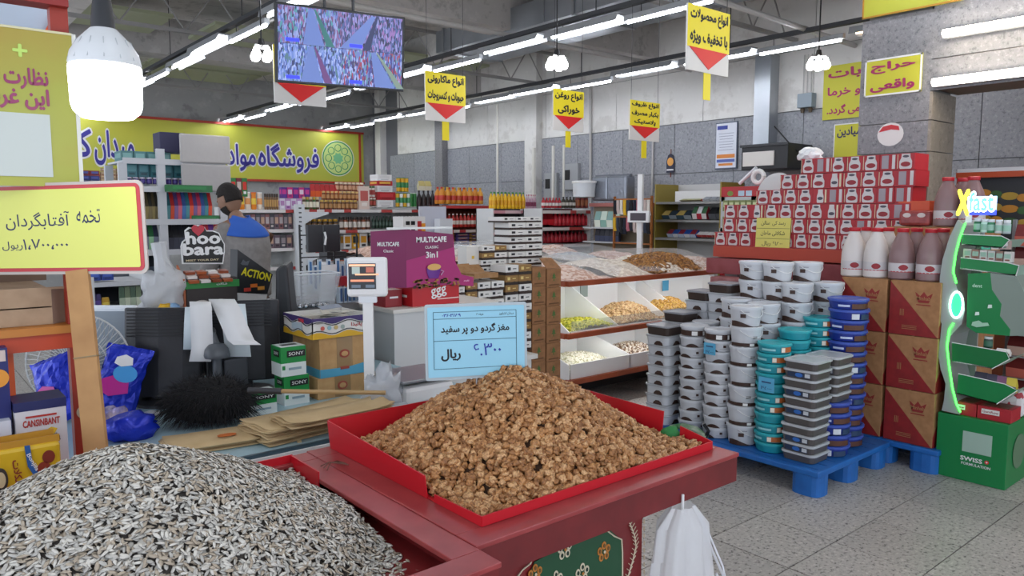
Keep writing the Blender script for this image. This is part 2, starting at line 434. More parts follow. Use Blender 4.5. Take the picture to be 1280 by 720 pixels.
# ================================================================ LAMPS, TELEVISION, HANGING SIGNS
TUBE = mat('#f2f6ff', emit=TUBE_W); TUBEW = mat('#ffd2a0', emit=TUBE_W * .35)
LZ = 3.3
HOUS = mat('#97999b', .5); BLKM = mat('#3c3d40', .6)
row_no = {2.9: 'over the till counter', 5.43: 'over the middle aisle', 7.64: 'beside the long wall', .62: 'at the far left of the ceiling'}
def lamp_proto(kind):
    t = thing('fluorescent_lamp', 'x', 'lamp', (0, 0, 0))
    if kind == 'b':      # bare tube batten
        MB().box((0, 0, .035), (.05, .98, .05)).build('housing', HOUS, t)
        MB().tube([(0, -.46, 0), (0, .46, 0)], .016, 10).build('tube', TUBE, t, smooth=True)
    else:                # trough reflector with tube
        MB().prism([(-.09, -.5, .0), (-.07, -.5, .07), (.07, -.5, .07), (.09, -.5, 0), (.06, -.5, .055), (-.06, -.5, .055)], (0, 1.0, 0)).build('housing', HOUS, t)
        MB().tube([(0, -.46, .02), (0, .46, .02)], .015, 10).build('tube', TUBEW if kind == 'w' else TUBE, t, smooth=True)
    MB().tube([(0, .3, .06), (0, .3, .138)], .004, 4).build('suspension_wire', BLKM, t)
    return t
protos = {}
for x in (2.9, 5.43, 7.64, .62):
    ys = [y for y in (np.arange(-2.0, 15.2, 1.06) if x != .62 else np.arange(-1.2, 14.5, 2.1))]
    for n, y in enumerate(ys):
        kind = 'b' if n % 3 == 0 else ('w' if (n % 7 == 5) else 't')
        lb = '%s lamp %s, %s from the near end' % ({'b': 'bare tube', 'w': 'dim warm trough', 't': 'white trough'}[kind], row_no[x], nth(n))
        gp = 'fluorescent lamps hung from the ceiling'
        dx = (.0 if kind == 'b' else .03 * (1 if n % 2 else -1)); loc = (x + dx, float(y), LZ + (.0 if kind == 'b' else .03))
        if kind in protos: dup(protos[kind], loc, 0, lb, group=gp)
        else: protos[kind] = t = lamp_proto(kind); t.location = loc; t['label'] = lb; t['group'] = gp
    # the black cable tray they hang from
    b = MB(); b.bb((x - .03, -2.6, LZ + .138), (x + .03, 15.3, LZ + .18))
    for k in range(7): b.bb((x - .03, -2 + k * 2.4, LZ + .18), (x - .022, -1.992 + k * 2.4, CEIL - .0))
    tag(b.build('cable_tray', BLKM), 'black cable tray above the row of lamps ' + row_no[x], 'cable tray')
# tubes on the granite beam
for k, (px, py) in enumerate(((1177, 42), (1164, 103))):
    p = atX(px, py, CX - .07); t = thing('beam_lamp', ('upper' if k == 0 else 'lower') + ' bare fluorescent tube fixed on the granite beam', 'lamp', (CX - .07, p.y, p.z), group='tubes on the granite beam')
    MB().bb((.02, -1.22, -.03), (.07, 0, .03)).build('housing', HOUS, t)
    MB().tube([(0, -1.2, 0), (0, -.01, 0)], .024, 12).build('tube', mat('#fff4e2', emit=TUBE_W * .8), t, smooth=True)
# clusters of bulbs
BULB = mat('#ffffff', emit=14.0)
for (px, py, w, lb) in ((327, 68, 6.0, 'cluster of round bulbs hanging beside the television'), (696, 80, 6.4, 'cluster of round bulbs hanging above the cooking oil sign'),
                        (1023, 80, 6.6, 'cluster of round bulbs hanging beside the yellow wall banner')):
    p = atD(px, py, w); t = thing('bulb_cluster', lb, 'lamp', p, group='bulb clusters on cords')
    MB().tube([(0, 0, .06), (0, 0, CEIL - p.z)], .006, 6).build('cord', BLACK, t)
    MB().lathe([(.02, .04), (.03, .07), (.02, .12)], 10).build('holder', BLACK, t)
    for k in range(4):
        a = k * PI / 2 + .5; c = (math.cos(a) * .062, math.sin(a) * .062, 0)
        MB().tube([(0, 0, .06), (c[0], c[1], .06), (c[0], c[1], .03)], .012, 6).build('arm', WHITE, t)
        MB().lathe([(.001, -.05), (.025, -.045), (.037, -.025), (.036, -.002), (.02, .03), (.014, .05)], 12).build('bulb', BULB, t, c, smooth=True)
# the big LED bulb in front of the stall
t = thing('led_bulb', 'large lit white bulb hanging from a dark holder above the seed cart', 'lamp', atD(135, 150, 1.62))
z = .001
MB().lathe([(.01, 0), (.05, .004), (.064, .016), (.069, .030), (.071, .108), (.069, .112)], 40).build('diffuser', mat('#fbfdff', emit=9.0), t, smooth=True)
MB().lathe([(.070, .112), (.071, .118), (.066, .14), (.05, .165), (.034, .182), (.026, .19)], 40).build('heat_sink', mat('#dcdfe0', .35), t, smooth=True)
b = MB()
for k in range(14):
    a = k * 2 * PI / 14; b.tube([(.0705 * math.cos(a), .0705 * math.sin(a), .122), (.052 * math.cos(a), .052 * math.sin(a), .165)], .0012, 4)
stuff(b.build('cooling_rib', mat('#b9bdbf', .5), t))
MB().lathe([(.024, .187), (.023, .21), (.02, .235), (.018, .25), (.008, .255)], 16).build('lamp_holder', mat('#25272b', .5), t, smooth=True)
MB().tube([(0, 0, .25), (-.02, 0, .30), (-.05, .01, .36), (-.11, .02, .50), (-.2, .05, .9)], .005, 6).build('cord', BLACK, t)
MB().tube([(0, 0, .24), (.012, 0, .27), (.02, .01, .33), (.0, .02, .6)], .003, 6).build('wire', mat('#c9c9c9', .5), t)
# ---- television
w = 5.2; c = atD(427, 61, w)
tv = thing('television', 'wide flat television showing four camera views, hung from the ceiling', 'television', c, rot=(PI / 2 + .10, 0, -.22))
TW, TH = .90, .515
MB().box((0, 0, .0), (TW, TH, .03)).build('casing', mat('#0c0d10', .3), tv, bevel=.004)
def cctv(seed, cols):
    m = bpy.data.materials.new('camera_view'); m.use_nodes = True; nt = m.node_tree; N = nt.nodes; L = nt.links; b = N['Principled BSDF']
    tc = N.new('ShaderNodeTexCoord'); mp = N.new('ShaderNodeMapping'); mp.inputs['Location'].default_value = (seed, seed, 0); mp.inputs['Rotation'].default_value = (0, 0, .4 * seed); mp.inputs['Scale'].default_value = (1, .3, 1)
    v = N.new('ShaderNodeTexVoronoi'); v.inputs['Scale'].default_value = 120
    L.new(tc.outputs['Object'], mp.inputs['Vector']); L.new(mp.outputs['Vector'], v.inputs['Vector'])
    sp = N.new('ShaderNodeSeparateColor'); L.new(v.outputs['Color'], sp.inputs['Color'])
    r = N.new('ShaderNodeValToRGB'); r.color_ramp.interpolation = 'CONSTANT'; e = r.color_ramp.elements
    e[0].color = lin(cols[0]); e[1].color = lin(cols[1]); e[1].position = 1 / len(cols)
    for i in range(2, len(cols)): k = e.new(i / len(cols)); k.color = lin(cols[i])
    L.new(sp.outputs[0], r.inputs['Fac'])
    L.new(r.outputs['Color'], b.inputs['Emission Color']); b.inputs['Emission Strength'].default_value = .5
    b.inputs['Base Color'].default_value = (.01, .01, .02, 1); b.inputs['Roughness'].default_value = .25
    return m
PAL = [['#5c6fb4', '#3c3f6e', '#7f8bc8', '#8a97cc', '#6d4a78', '#4a8a9a', '#7f5d90', '#283058'], ['#46508c', '#6f6fb0', '#2f3460', '#8a88c4', '#3f5c8c', '#8a68a8', '#1d2144'],
       ['#5f7ac4', '#3d4f90', '#8397da', '#6d86c0', '#283264', '#9cabe0', '#4b6f80'], ['#6476b8', '#98a4dc', '#4c5ca4', '#903450', '#5d8aa0', '#3c3880', '#3a3060']]
q = [(-1, 1), (1, 1), (-1, -1), (1, -1)]
for i, (sx, sy) in enumerate(q):
    w2, h2 = TW * .48, TH * .47
    cx, cy = sx * w2 / 2, sy * h2 / 2
    flat(tv, (cx, cy, .0155), (0, 0, 0), w2 - .002, h2 - .002, cctv(i + 1.3, PAL[i]), 'screen')
    tilt = (.12, -.35, .08, .3)[i]
    aisle = [(-.25 + tilt, -.5), (.12 + tilt, -.5), (.05, .48), (-.03, .48)]
    flat(tv, (cx, cy, .0170), (0, 0, 0), w2 * .9, h2 * .98, mat('#56689c', .4, emit=.45), 'screen_aisle', aisle)
    edge = [(.16 + tilt, -.5), (.3 + tilt, -.5), (.09, .48), (.06, .48)]
    flat(tv, (cx, cy, .0175), (0, 0, 0), w2 * .9, h2 * .98, mat(('#2f6060', '#2a3050', '#5a3a68', '#6a7a70')[i], .4, emit=.4), 'screen_shelf', edge)
    if sx: flat(tv, (cx - .12, cy - .095, .018), (0, 0, 0), .09, .022, mat('#2c35e0', .4, emit=.7), 'caption_bar')
MB().box((0, .12, -.06), (.2, .12, .1)).build('bracket', BLKM, tv)
hang = MB()
for s in (-1, 1): hang.tube([(s * .1, .15, -.06), (s * .1, CEIL - c.z + .02, -.06 - .1 * (CEIL - c.z))], .012, 6)
stuff(hang.build('hanging_pole', BLKM, tv))
# ---- hanging category signs
YB = mat('#f0dc14', .5); TRI = mat('#e01818', .5); WB = mat('#dedbd6', .55)
def category_sign(px0, px1, pyt, pyb, lines, lb, W=.42, strip=True, yfr=.64):
    a = atY(px0, (pyt + pyb) / 2, 1); b_ = atY(px1, (pyt + pyb) / 2, 1); y = W / (b_.x - a.x)
    cx = (px0 + px1) / 2; top = atY(cx, pyt, y); bot = atY(cx, pyb, y); H = top.z - bot.z
    t = thing('category_sign', lb, 'sign', (top.x, y, bot.z), group='hanging category signs')
    yh = H * yfr; z1 = H - yh
    MB().bb((-W / 2, 0, 0), (W / 2, .012, H)).build('board', WB, t)
    MB().bb((-W / 2, -.003, z1), (W / 2, 0, H)).build('yellow_face', YB, t)
    MB().prism([(-W * .46, -.001, z1), (W * .46, -.001, z1), (0, -.001, .02)], (0, -.003, 0)).build('red_triangle', TRI, t)
    n = len(lines)
    for i, s in enumerate(lines):
        z = H - yh * (i + .5) / n
        write(s, t, (0, -.0045, z), FY, W * (.9 if len(s) > 9 else .72), yh / n * .72, INK, .045)
    if strip: MB().bb((-.035, .004, -.16), (.035, .008, .02)).build('yellow_strip', YB, t)
    hw = MB()
    for s in (-1, 1): hw.tube([(s * W * .45, .006, H), (s * W * .45, .006, CEIL - bot.z)], .002, 4)
    stuff(hw.build('wire', BLKM, t))
    return t
category_sign(532, 582, 92, 152, ['انواع ماکارونی', 'حبوبات و کنسروجات'], 'yellow hanging sign with red triangle for macaroni and canned food')
category_sign(692, 730, 113, 164, ['انواع روغن', 'خوراکی'], 'yellow hanging sign with red triangle for cooking oil')
category_sign(788, 825, 127, 176, ['انواع ظروف', 'یکبار مصرف', 'پلاستیک'], 'smallest yellow hanging sign, three lines about disposable plastic ware')
category_sign(861, 913, 11, 92, ['انواع محصولات', 'با تخفیف ویژه'], 'largest yellow hanging sign, about specially discounted products', W=.42)
category_sign(342, 407, 60, 131, ['انواع', 'تنقلات'], 'yellow hanging sign mostly hidden behind the television', W=.44, strip=False)
# ---- the big shop banner on the end wall
def wallp(px, py): return atY(px, py, YE - .08)
A, B = wallp(60, 150), wallp(455, 199)
zt, zb = wallp(453, 167).z, wallp(453, 229).z
x0, x1 = wallp(60, 180).x, wallp(455, 200).x
bn = thing('shop_banner', 'long yellow shop name banner with blue lettering on the end wall', 'banner', ((x0 + x1) / 2, YE - .06, zb))
W, H = x1 - x0, zt - zb
YG = mat('#c9c544', .5, noise=(.6, '#b6bc48'))
MB().bb((-W / 2, 0, 0), (W / 2, .04, H)).build('board', YG, bn)
for zz in (0.0, H): MB().box((0, -.02, zz), (W, .03, .045)).build('border', mat('#b3392a', .5), bn)
MB().box((W / 2 - .1, -.02, H / 2), (.04, .03, H)).build('border', mat('#b3392a', .5), bn)
BLUE = mat('#3b3496', .5)
def outlined(s, pxa, pxb, pya, pyb):
    a, b2 = wallp(pxa, (pya + pyb) / 2), wallp(pxb, (pya + pyb) / 2); w = b2.x - a.x
    h = wallp((pxa + pxb) / 2, pya).z - wallp((pxa + pxb) / 2, pyb).z
    cx = (a.x + b2.x) / 2 - (x0 + x1) / 2; cz = (wallp((pxa + pxb) / 2, pya).z + wallp((pxa + pxb) / 2, pyb).z) / 2 - zb
    me, tw, th = text_mesh(s, .02, BLUE); me2, tw2, th2 = text_mesh(s, .075, WHITE)
    sc = (w / tw, h / th, 1)
    put('lettering', me2, bn, (cx, -.004, cz), FY, sc); put('lettering', me, bn, (cx, -.010, cz), FY, sc)
outlined('فروشگاه', 323, 399, 180, 216)
outlined('مواد', 284, 320, 180, 214)
outlined('غذایی', 237, 281, 176, 208)
outlined('تره', 196, 228, 168, 186)
outlined('میدان', 118, 168, 163, 207)
outlined('کا', 88, 115, 160, 196)
# round green rosette emblem
e = wallp(423, 198); ex, ez = e.x - (x0 + x1) / 2, e.z - zb; R0 = .37
ring = lambda r0, r1, n=40: [(math.cos(2 * PI * k / n) * r1, math.sin(2 * PI * k / n) * r1) for k in range(n)]
def ringmesh(r0, r1, m, dy, n=40):
    b = MB(); vs = []
    for k in range(n):
        a = 2 * PI * k / n; vs += [(ex + r0 * math.cos(a), dy, ez + r0 * math.sin(a)), (ex + r1 * math.cos(a), dy, ez + r1 * math.sin(a))]
    b.add(vs, [(2 * k, 2 * k + 1, (2 * k + 3) % (2 * n), (2 * k + 2) % (2 * n)) for k in range(n)]); return b.build('emblem_ring', m, bn)
GRN = mat('#1f9a62', .5)
b = MB().prism([(ex + R0 * math.cos(2 * PI * k / 32), -.003, ez + R0 * math.sin(2 * PI * k / 32)) for k in range(32)], (0, -.002, 0)); b.build('emblem', mat('#cfe08a', .5), bn)
ringmesh(R0 * .94, R0, GRN, -.006); ringmesh(R0 * 1.02, R0 * 1.06, WHITE, -.006)
for k in range(8):
    a = 2 * PI * k / 8; cx2, cz2 = ex + .62 * R0 * math.cos(a), ez + .62 * R0 * math.sin(a)
    pts = [(cx2 + .2 * R0 * math.cos(t2 * 2 * PI / 14), -.007, cz2 + .2 * R0 * math.sin(t2 * 2 * PI / 14)) for t2 in range(15)]
    MB().tube(pts, .009, 4).build('emblem_petal', GRN, bn)
MB().prism([(ex + .36 * R0 * math.cos(2 * PI * k / 16) * (1 if k % 2 else .75), -.006, ez + .36 * R0 * math.sin(2 * PI * k / 16) * (1 if k % 2 else .75)) for k in range(16)], (0, -.003, 0)).build('emblem_star', mat('#7cc48c', .5), bn)
# ---- yellow posters on the column, the banner over the beam, posters on the wall behind
MAG = mat('#a5205c', .5)
def poster_x(name, lb, px0, px1, pyt, pyb, x, face, lines, ink, edge=None, bold=.03):
    c0 = atX(px0, (pyt + pyb) / 2, x); c1 = atX(px1, (pyt + pyb) / 2, x); cx = (px0 + px1) / 2
    W = c0.y - c1.y; tz, bz = atX(cx, pyt, x).z, atX(cx, pyb, x).z; H = tz - bz
    t = thing(name, lb, 'poster', (x, (c0.y + c1.y) / 2, bz))
    MB().bb((0, -W / 2, 0), (.01, W / 2, H)).build('sheet', face, t)
    if edge:
        for (ya, yb_, za, zb_) in ((-W / 2, W / 2, 0, .012), (-W / 2, W / 2, H - .012, H), (-W / 2, -W / 2 + .012, 0, H), (W / 2 - .012, W / 2, 0, H)):
            MB().bb((-.002, ya, za), (0, yb_, zb_)).build('edge_strip', edge, t)
    n = len(lines)
    for i, s in enumerate(lines):
        if s: write(s, t, (-.003, 0, H - H * (i + .5) / n), FX, W * .78, H / n * .62, ink, bold)
    return t
YP = mat('#c6c234', .55)
poster_x('sale_poster', 'yellow sale poster with magenta writing on the granite column', 1081, 1152, 71, 118, CX - .012, YP, ['حراج', 'واقعی'], MAG, WHITE, .035)
poster_x('top_banner', 'blank yellow banner high on the granite beam', 1079, 1205, -30, 12, CX - .03, mat('#a8ab34', .5), [''], MAG, mat('#a9761c', .5))
poster_x('wall_banner', 'large yellow banner with magenta writing behind the granite column', 1029, 1082, 80, 148, XW - .05, YP, ['بات', 'و خرما', 'می گردد.'], MAG)
poster_x('small_poster', 'small yellow poster with dark writing above the milk cartons', 1042, 1080, 154, 198, XW - .05, YP, ['میادین', ''], mat('#2b2a55', .5), WHITE)
# round white sticker
p = atX(1113, 168, CX - .003)
st = thing('round_sticker', 'round white and red sticker on the granite column', 'sticker', (CX - .004, p.y, p.z))
flat(st, (0, 0, 0), FX, .19, .17, mat('#d9d7d4', .5), 'disc', 'o')
flat(st, (-.002, .01, .045), FX, .15, .05, mat('#c22a33', .5), 'red_mark', [(-.5, -.5), (.1, -.2), (.5, -.4), (.45, .2), (.1, .5), (-.3, .3)])
# ================================================================ SHELVES AND GOODS ALONG THE BACK
UM = {}
def unit(kind, cols):
    """goods one unit high, centred, standing on z=0; width 1"""
    k = (kind, cols)
    if k in UM: return UM[k]
    ms = [mat(c, .4, rnd=.06) for c in cols]; b = MB(); c1 = min(1, len(ms) - 1); c2 = min(2, len(ms) - 1)
    if kind == 'bottle':
        b.lathe([(.40, 0, 0), (.48, .03, 0), (.48, .22, c2), (.48, .46, c2), (.48, .50, 0), (.46, .62, 0), (.30, .76, 0), (.16, .85, 0), (.15, .9, c1), (.19, .905, c1), (.19, .99, c1), (.17, 1.0, c1)], 10)
    elif kind == 'jar':
        b.lathe([(.42, 0, 0), (.48, .04, 0), (.48, .18, c2), (.48, .6, c2), (.48, .62, 0), (.46, .72, 0), (.38, .79, c1), (.43, .80, c1), (.43, .98, c1), (.4, 1.0, c1)], 10)
    elif kind == 'can':
        b.lathe([(.44, 0, 1 if len(ms) > 1 else 0), (.48, .04, 0), (.48, .3, c2), (.48, .65, c2), (.48, .67, 0), (.48, .95, c1), (.44, 1.0, c1)], 10)
    elif kind == 'box':
        b.box((0, 0, .5), (.96, .9, .97), 0); b.box((0, -.452, .58), (.7, .01, .42), c1); b.box((0, -.455, .22), (.5, .01, .14), c2)
        b.box((-.482, 0, .58), (.01, .7, .42), c1)
    elif kind == 'pack':      # soft pack, pinched top
        b.lathe([(.35, 0, 0), (.48, .06, 0), (.47, .3, c1), (.46, .6, c1), (.42, .65, 0), (.40, .85, 0), (.46, .95, c2), (.46, 1.0, c2)], 8)
    elif kind == 'bag':
        b.add([(-.48, -.2, 0), (.48, -.2, 0), (.48, .2, 0), (-.48, .2, 0), (-.5, -.32, .45), (.5, -.32, .45), (.5, .3, .45), (-.5, .3, .45), (-.45, -.03, 1), (.45, -.03, 1), (.45, .03, 1), (-.45, .03, 1)],
              [(3, 2, 1, 0), (0, 1, 5, 4), (1, 2, 6, 5), (2, 3, 7, 6), (3, 0, 4, 7), (4, 5, 9, 8), (5, 6, 10, 9), (6, 7, 11, 10), (7, 4, 8, 11), (8, 9, 10, 11)], [0, c1, 0, 0, 0, c2, 0, 0, 0, 0])
    UM[k] = b.mesh(kind, ms, smooth=kind not in ('box', 'bag'))
    return UM[k]
WORD = {'bottle': 'bottle', 'jar': 'jar', 'can': 'can', 'box': 'carton', 'pack': 'soft_pack', 'bag': 'packet'}
def prow(plane, v, px0, px1, pyb, pyt, n, kind, cols, lb, group, back=0, dep=None, name=None):
    f = atY if plane == 'Y' else atX
    a, b_ = f(px0, pyb, v), f(px1, pyb, v); t = f((px0 + px1) / 2, pyt, v); m_ = f((px0 + px1) / 2, pyb, v)
    H = t.z - m_.z; rot = 0 if plane == 'Y' else -PI / 2
    span = abs(b_.x - a.x) if plane == 'Y' else abs(b_.y - a.y); w = span / n
    for r in range(back + 1):
        for i in range(n):
            u = (i + .5) / n; p = a.lerp(b_, u); p.z = m_.z
            off = (dep or w) * (r + .5)
            if plane == 'Y': p.y = v + off
            else: p.x = v + off
            cc = cols[i % len(cols)] if isinstance(cols[0], tuple) else tuple(cols)
            o = put(name or WORD[kind], unit(kind, cc), None, p, (0, 0, rot), (w * .97, (dep or w) * .97, H * random.uniform(.985, 1)))
            o.rotation_euler.z += 0
            tag(o, (lb + ', ' + nth(i) + ' from left' + (', row behind' if r else '')) if n > 1 else lb, {'bottle': 'bottle', 'jar': 'jar', 'can': 'can', 'box': 'carton', 'pack': 'pack', 'bag': 'packet'}[kind], group)
def shelving(name, lb, plane, v, px0, px1, levels, ztop, depth, cb, cs, strip, ends='#d5d6d4', back=True, zfloor=0.0, cat='shelf'):
    """levels: y of shelf fronts in the photograph"""
    f = atY if plane == 'Y' else atX
    cx = (px0 + px1) / 2; a, b_ = f(px0, 265, v), f(px1, 265, v)
    W = (b_ - a).length; o = (a + b_) / 2; o.z = 0
    t = thing(name, lb, cat, o, 0 if plane == 'Y' else -PI / 2)
    zs = [f(cx, py, v).z for py in levels]
    if back: MB().bb((-W / 2, depth - .02, zfloor), (W / 2, depth, ztop)).build('back_panel', cb, t)
    for z in zs:
        s = MB().bb((-W / 2 + .02, 0, z - .03), (W / 2 - .02, depth - .02, z)).build('shelf_board', cs, t)
        if strip:
            b = MB(); x = -W / 2 + .02; k = 0
            while x < W / 2 - .03:
                e = min(x + random.choice((.12, .2, .3)), W / 2 - .02); b.bb((x, -.008, z - .045), (e, 0, z + .0), k % 2 if random.random() < .8 else 0); x = e; k += 1
            b.build('price_strip', strip, s)
    for x in (-W / 2, W / 2 - .02):
        MB().bb((x, 0, 0), (x + .02, depth, ztop)).build('side_upright', mat(ends, .5), t)
    MB().bb((-W / 2, .02, 0), (W / 2, depth, .12)).build('plinth', mat(ends, .5), t)
    return t
LG = mat('#cfd0cf', .5); SHW = mat('#d9dad8', .45); PS = [mat('#e3dedb', .5), mat('#b9443f', .5)]; DKB = mat('#4c4a4d', .7)
shelving('gondola_shelf', 'long white gondola of mixed goods below the banner, left stretch behind the man', 'Y', 10.4, 281, 369, (262, 287, 311, 335), 1.62, .45, LG, SHW, PS)
shelving('gondola_shelf', 'white gondola stretch of jars with perforated uprights, right of the man', 'Y', 10.4, 375, 552, (262, 287, 311, 335), 1.62, .45, LG, SHW, PS)
# perforated upright with brackets
c = atY(375, 262, 10.3)
u = thing('perforated_upright', 'white perforated shelf upright with slanted brackets at the gondola end', 'upright', (c.x, 10.3, 0))
MB().bb((-.07, 0, 0), (.07, .05, 1.66)).build('post', WHITEM, u)
b = MB()
for k in range(24): b.bb((-.02, -.004, .1 + .065 * k), (.02, 0, .12 + .065 * k))
stuff(b.build('slot', mat('#4d5256', .6), u))
for z in (1.55, 1.25, .95):
    MB().prism([(.07, .01, z), (.45, .01, z), (.45, .01, z - .03), (.20, .01, z - .10), (.07, .01, z - .18)], (0, .015, 0)).build('bracket', WHITEM, u)
G = 'goods on the left back gondola'
prow('Y', 10.42, 283, 300, 262, 246, 4, 'box', [('#c7323a', '#e9e2d8', '#8b1d2a'), ('#e8c62e', '#c62c2c', '#fff0d0')], 'small red and yellow carton on the gondola top behind the man', G)
prow('Y', 10.42, 289, 310, 246, 222, 3, 'box', [('#2d7a3f', '#d8352c', '#ffffff'), ('#7b1f35', '#d8c9c0', '#511022')], 'stacked green and maroon carton above the man', G)
prow('Y', 10.42, 300, 330, 262, 240, 4, 'pack', [('#ef8a1e', '#f4d24a', '#e35b1c'), ('#f0e2d0', '#e9a05e', '#ffffff')], 'orange and cream packet on the gondola top right of the man', G)
prow('Y', 10.42, 331, 349, 262, 242, 6, 'jar', [('#7e5b35', '#3b2416', '#c59a5a')], 'slim brown spice jar on the gondola top', G)
prow('Y', 10.42, 350, 378, 262, 248, 4, 'box', [('#d7d0dd', '#b583b7', '#e9e4ee'), ('#bf8fc2', '#e9e4ee', '#8a4b92')], 'white and lilac tissue carton on the gondola top', G)
prow('Y', 10.45, 352, 388, 248, 234, 5, 'box', [('#5b2e8a', '#cf3b8e', '#5b2e8a'), ('#c8297a', '#e7d4e2', '#7b2a6e')], 'purple and pink carton on the second layer of the gondola top', G)
prow('Y', 10.42, 379, 400, 262, 246, 5, 'jar', [('#5b4023', '#d8c190', '#efe6cf'), ('#44652e', '#c9a23b', '#e9e3d0')], 'honey brown jar on the gondola top', G)
prow('Y', 10.45, 389, 425, 246, 230, 6, 'bag', [('#d6322a', '#e8632f', '#b31d1d')], 'red packet heaped on the second layer of the gondola top', G)
prow('Y', 10.42, 401, 448, 262, 250, 9, 'jar', [('#6b3a22', '#d7b25c', '#b98a55')], 'small brown chocolate spread jar in the lower layer', G)
prow('Y', 10.44, 403, 450, 250, 239, 9, 'jar', [('#7a4024', '#e6c37e', '#c58f58')], 'small brown chocolate spread jar in the middle layer', G)
prow('Y', 10.46, 420, 456, 239, 228, 7, 'jar', [('#8b4a32', '#efe0c4', '#d8a582')], 'small brown jar in the upper layer', G)
prow('Y', 10.41, 449, 463, 262, 232, 1, 'box', [('#e4cfc2', '#c6635c', '#f4e9e0')], 'tall pale carton of small red dots at the gondola end', G)
for (a_, b_, lv, hh, cs_, nn) in ((296, 366, 287, 20, '#8d5f60', 12), (296, 366, 311, 17, '#6a5a63', 9), (385, 520, 335, 18, '#3c3b3e', 12)):
    prow('Y', 10.42, a_, b_, lv, lv - hh, nn, 'box', [(cs_, '#b9b2b2', '#4a3a40'), ('#4d4d55', '#9a8f92', '#c9c0bb'), ('#75606a', '#c8a48a', '#3b3b44')], 'dull grey and rose packet on the gondola shelf %s' % ('just below the top' if lv == 287 else 'two below the top' if lv == 311 else 'near the bottom'), G)
for (a_, b_, lv, hh, kd, cs_, nn, lb) in ((384, 424, 287, 13, 'jar', [('#3a2a20', '#c8982c', '#7a5a34')], 6, 'dark jar with gold cap on the second shelf'), (425, 464, 287, 16, 'jar', [('#5a3324', '#2a201c', '#d8cfc4'), ('#8a4a2c', '#3a2c24', '#e0d8cc')], 7, 'brown and white jar on the second shelf'),
    (384, 400, 311, 14, 'box', [('#4a4648', '#c8c0b4', '#8a8078')], 3, 'dull carton low beside the uprights'), (430, 460, 311, 20, 'box', [('#dcd8d4', '#d8982a', '#3a3a3c'), ('#d8a02c', '#2c2a28', '#e8e0d0')], 3, 'white and amber carton on the third shelf'), (462, 520, 303, 12, 'jar', [('#3b3a36', '#c8c4b8', '#6a2c28')], 9, 'small dark jar under the green bottles')):
    prow('Y', 10.44, a_, b_, lv, lv - hh, nn, kd, cs_, lb, G)
G = 'goods on the middle back gondola'
prow('Y', 10.42, 472, 493, 259, 250, 1, 'box', [('#e4e2e0', '#d8d5d3', '#bdbbb9')], 'white carton, lowest of the red and white tower', G)
prow('Y', 10.42, 472, 496, 250, 240, 1, 'box', [('#b8232b', '#cc3a3f', '#8e1a20')], 'red carton, second from below in the red and white tower', G)
prow('Y', 10.42, 472, 492, 240, 232, 1, 'box', [('#e4e2e0', '#d8d5d3', '#bdbbb9')], 'white carton in the middle of the red and white tower', G)
prow('Y', 10.42, 472, 492, 232, 226, 1, 'box', [('#b8232b', '#e1b04c', '#8e1a20')], 'thin red carton near the top of the red and white tower', G)
prow('Y', 10.42, 472, 491, 226, 218, 1, 'box', [('#e9e8e6', '#dedcda', '#cfcdcb')], 'white carton topping the red and white tower', G)
prow('Y', 10.42, 496, 514, 259, 241, 4, 'can', [('#e0a91e', '#3f7c46', '#3a8a50'), ('#e6e6e0', '#2f6e40', '#43945c')], 'yellow and green can in the lower layer beside the red tower', G)
prow('Y', 10.42, 497, 512, 240, 222, 3, 'can', [('#e0a91e', '#44804a', '#3a8a50')], 'yellow and green can in the upper layer beside the red tower', G)
prow('Y', 10.42, 513, 522, 259, 241, 2, 'can', [('#2e7d3c', '#cfd8c8', '#2e7d3c')], 'green can beside the yellow ones', G)
prow('Y', 10.42, 455, 471, 258, 247, 4, 'jar', [('#6e4b34', '#d8d2c6', '#a83c30')], 'little brown jar left of the red and white tower', G)
prow('Y', 10.42, 457, 470, 246, 232, 3, 'jar', [('#d0ccc2', '#57714c', '#9a3a34')], 'little pale jar stacked left of the tower', G)
for k, (a_, b_) in enumerate(((466, 487), (487, 509), (509, 522))):
    prow('Y', 10.42, a_, b_, 285, 270, 5 if k < 2 else 3, 'bottle', [('#1d3324', '#25422c', '#51645a')], 'dark green bottle lying in %s group under the gondola top' % ('the left', 'the middle', 'the right')[k], G)
prow('Y', 10.42, 523, 551, 262, 238, 5, 'bottle', [('#221719', '#17100f', '#3c2c2c')], 'black cola bottle in shrink wrap', G)
prow('Y', 10.42, 525, 541, 238, 226, 2, 'bag', [('#d9d1a8', '#e9e4cc', '#b8a760')], 'cream packet on top of the cola bottles', G)
for k in range(6):
    px = 552 + k * 5.6
prow('Y', 9.9, 551, 606, 255, 234, 8, 'bottle', [('#d88a24', '#c8332a', '#c93a2c'), ('#e2a038', '#d8b04a', '#cc4a30')], 'orange juice bottle with red label on the upper shelf', G, 1)
prow('Y', 9.8, 556, 608, 284, 267, 11, 'bottle', [('#c7352c', '#e9e0d6', '#e8d9cc')], 'red sauce bottle with white label on the second shelf', G)
prow('Y', 9.8, 553, 570, 304, 289, 3, 'pack', [('#c88626', '#8b4a1c', '#e0b04a')], 'golden snack pack on the third shelf', G)
for k in range(6):
    prow('Y', 9.8, 571, 604, 312 - k * 4.2, 308.5 - k * 4.2, 2, 'box', [('#5b4a8a', '#c9a48c', '#b33b3b'), ('#a8763a', '#4a3e7a', '#d8c8b0')], 'thin violet and brown biscuit pack, layer %s from below' % nth(k), G)
prow('Y', 9.8, 605, 615, 305, 289, 1, 'bag', [('#3d7a4a', '#57935c', '#2b5a34')], 'green packet right of the violet biscuit packs', G)
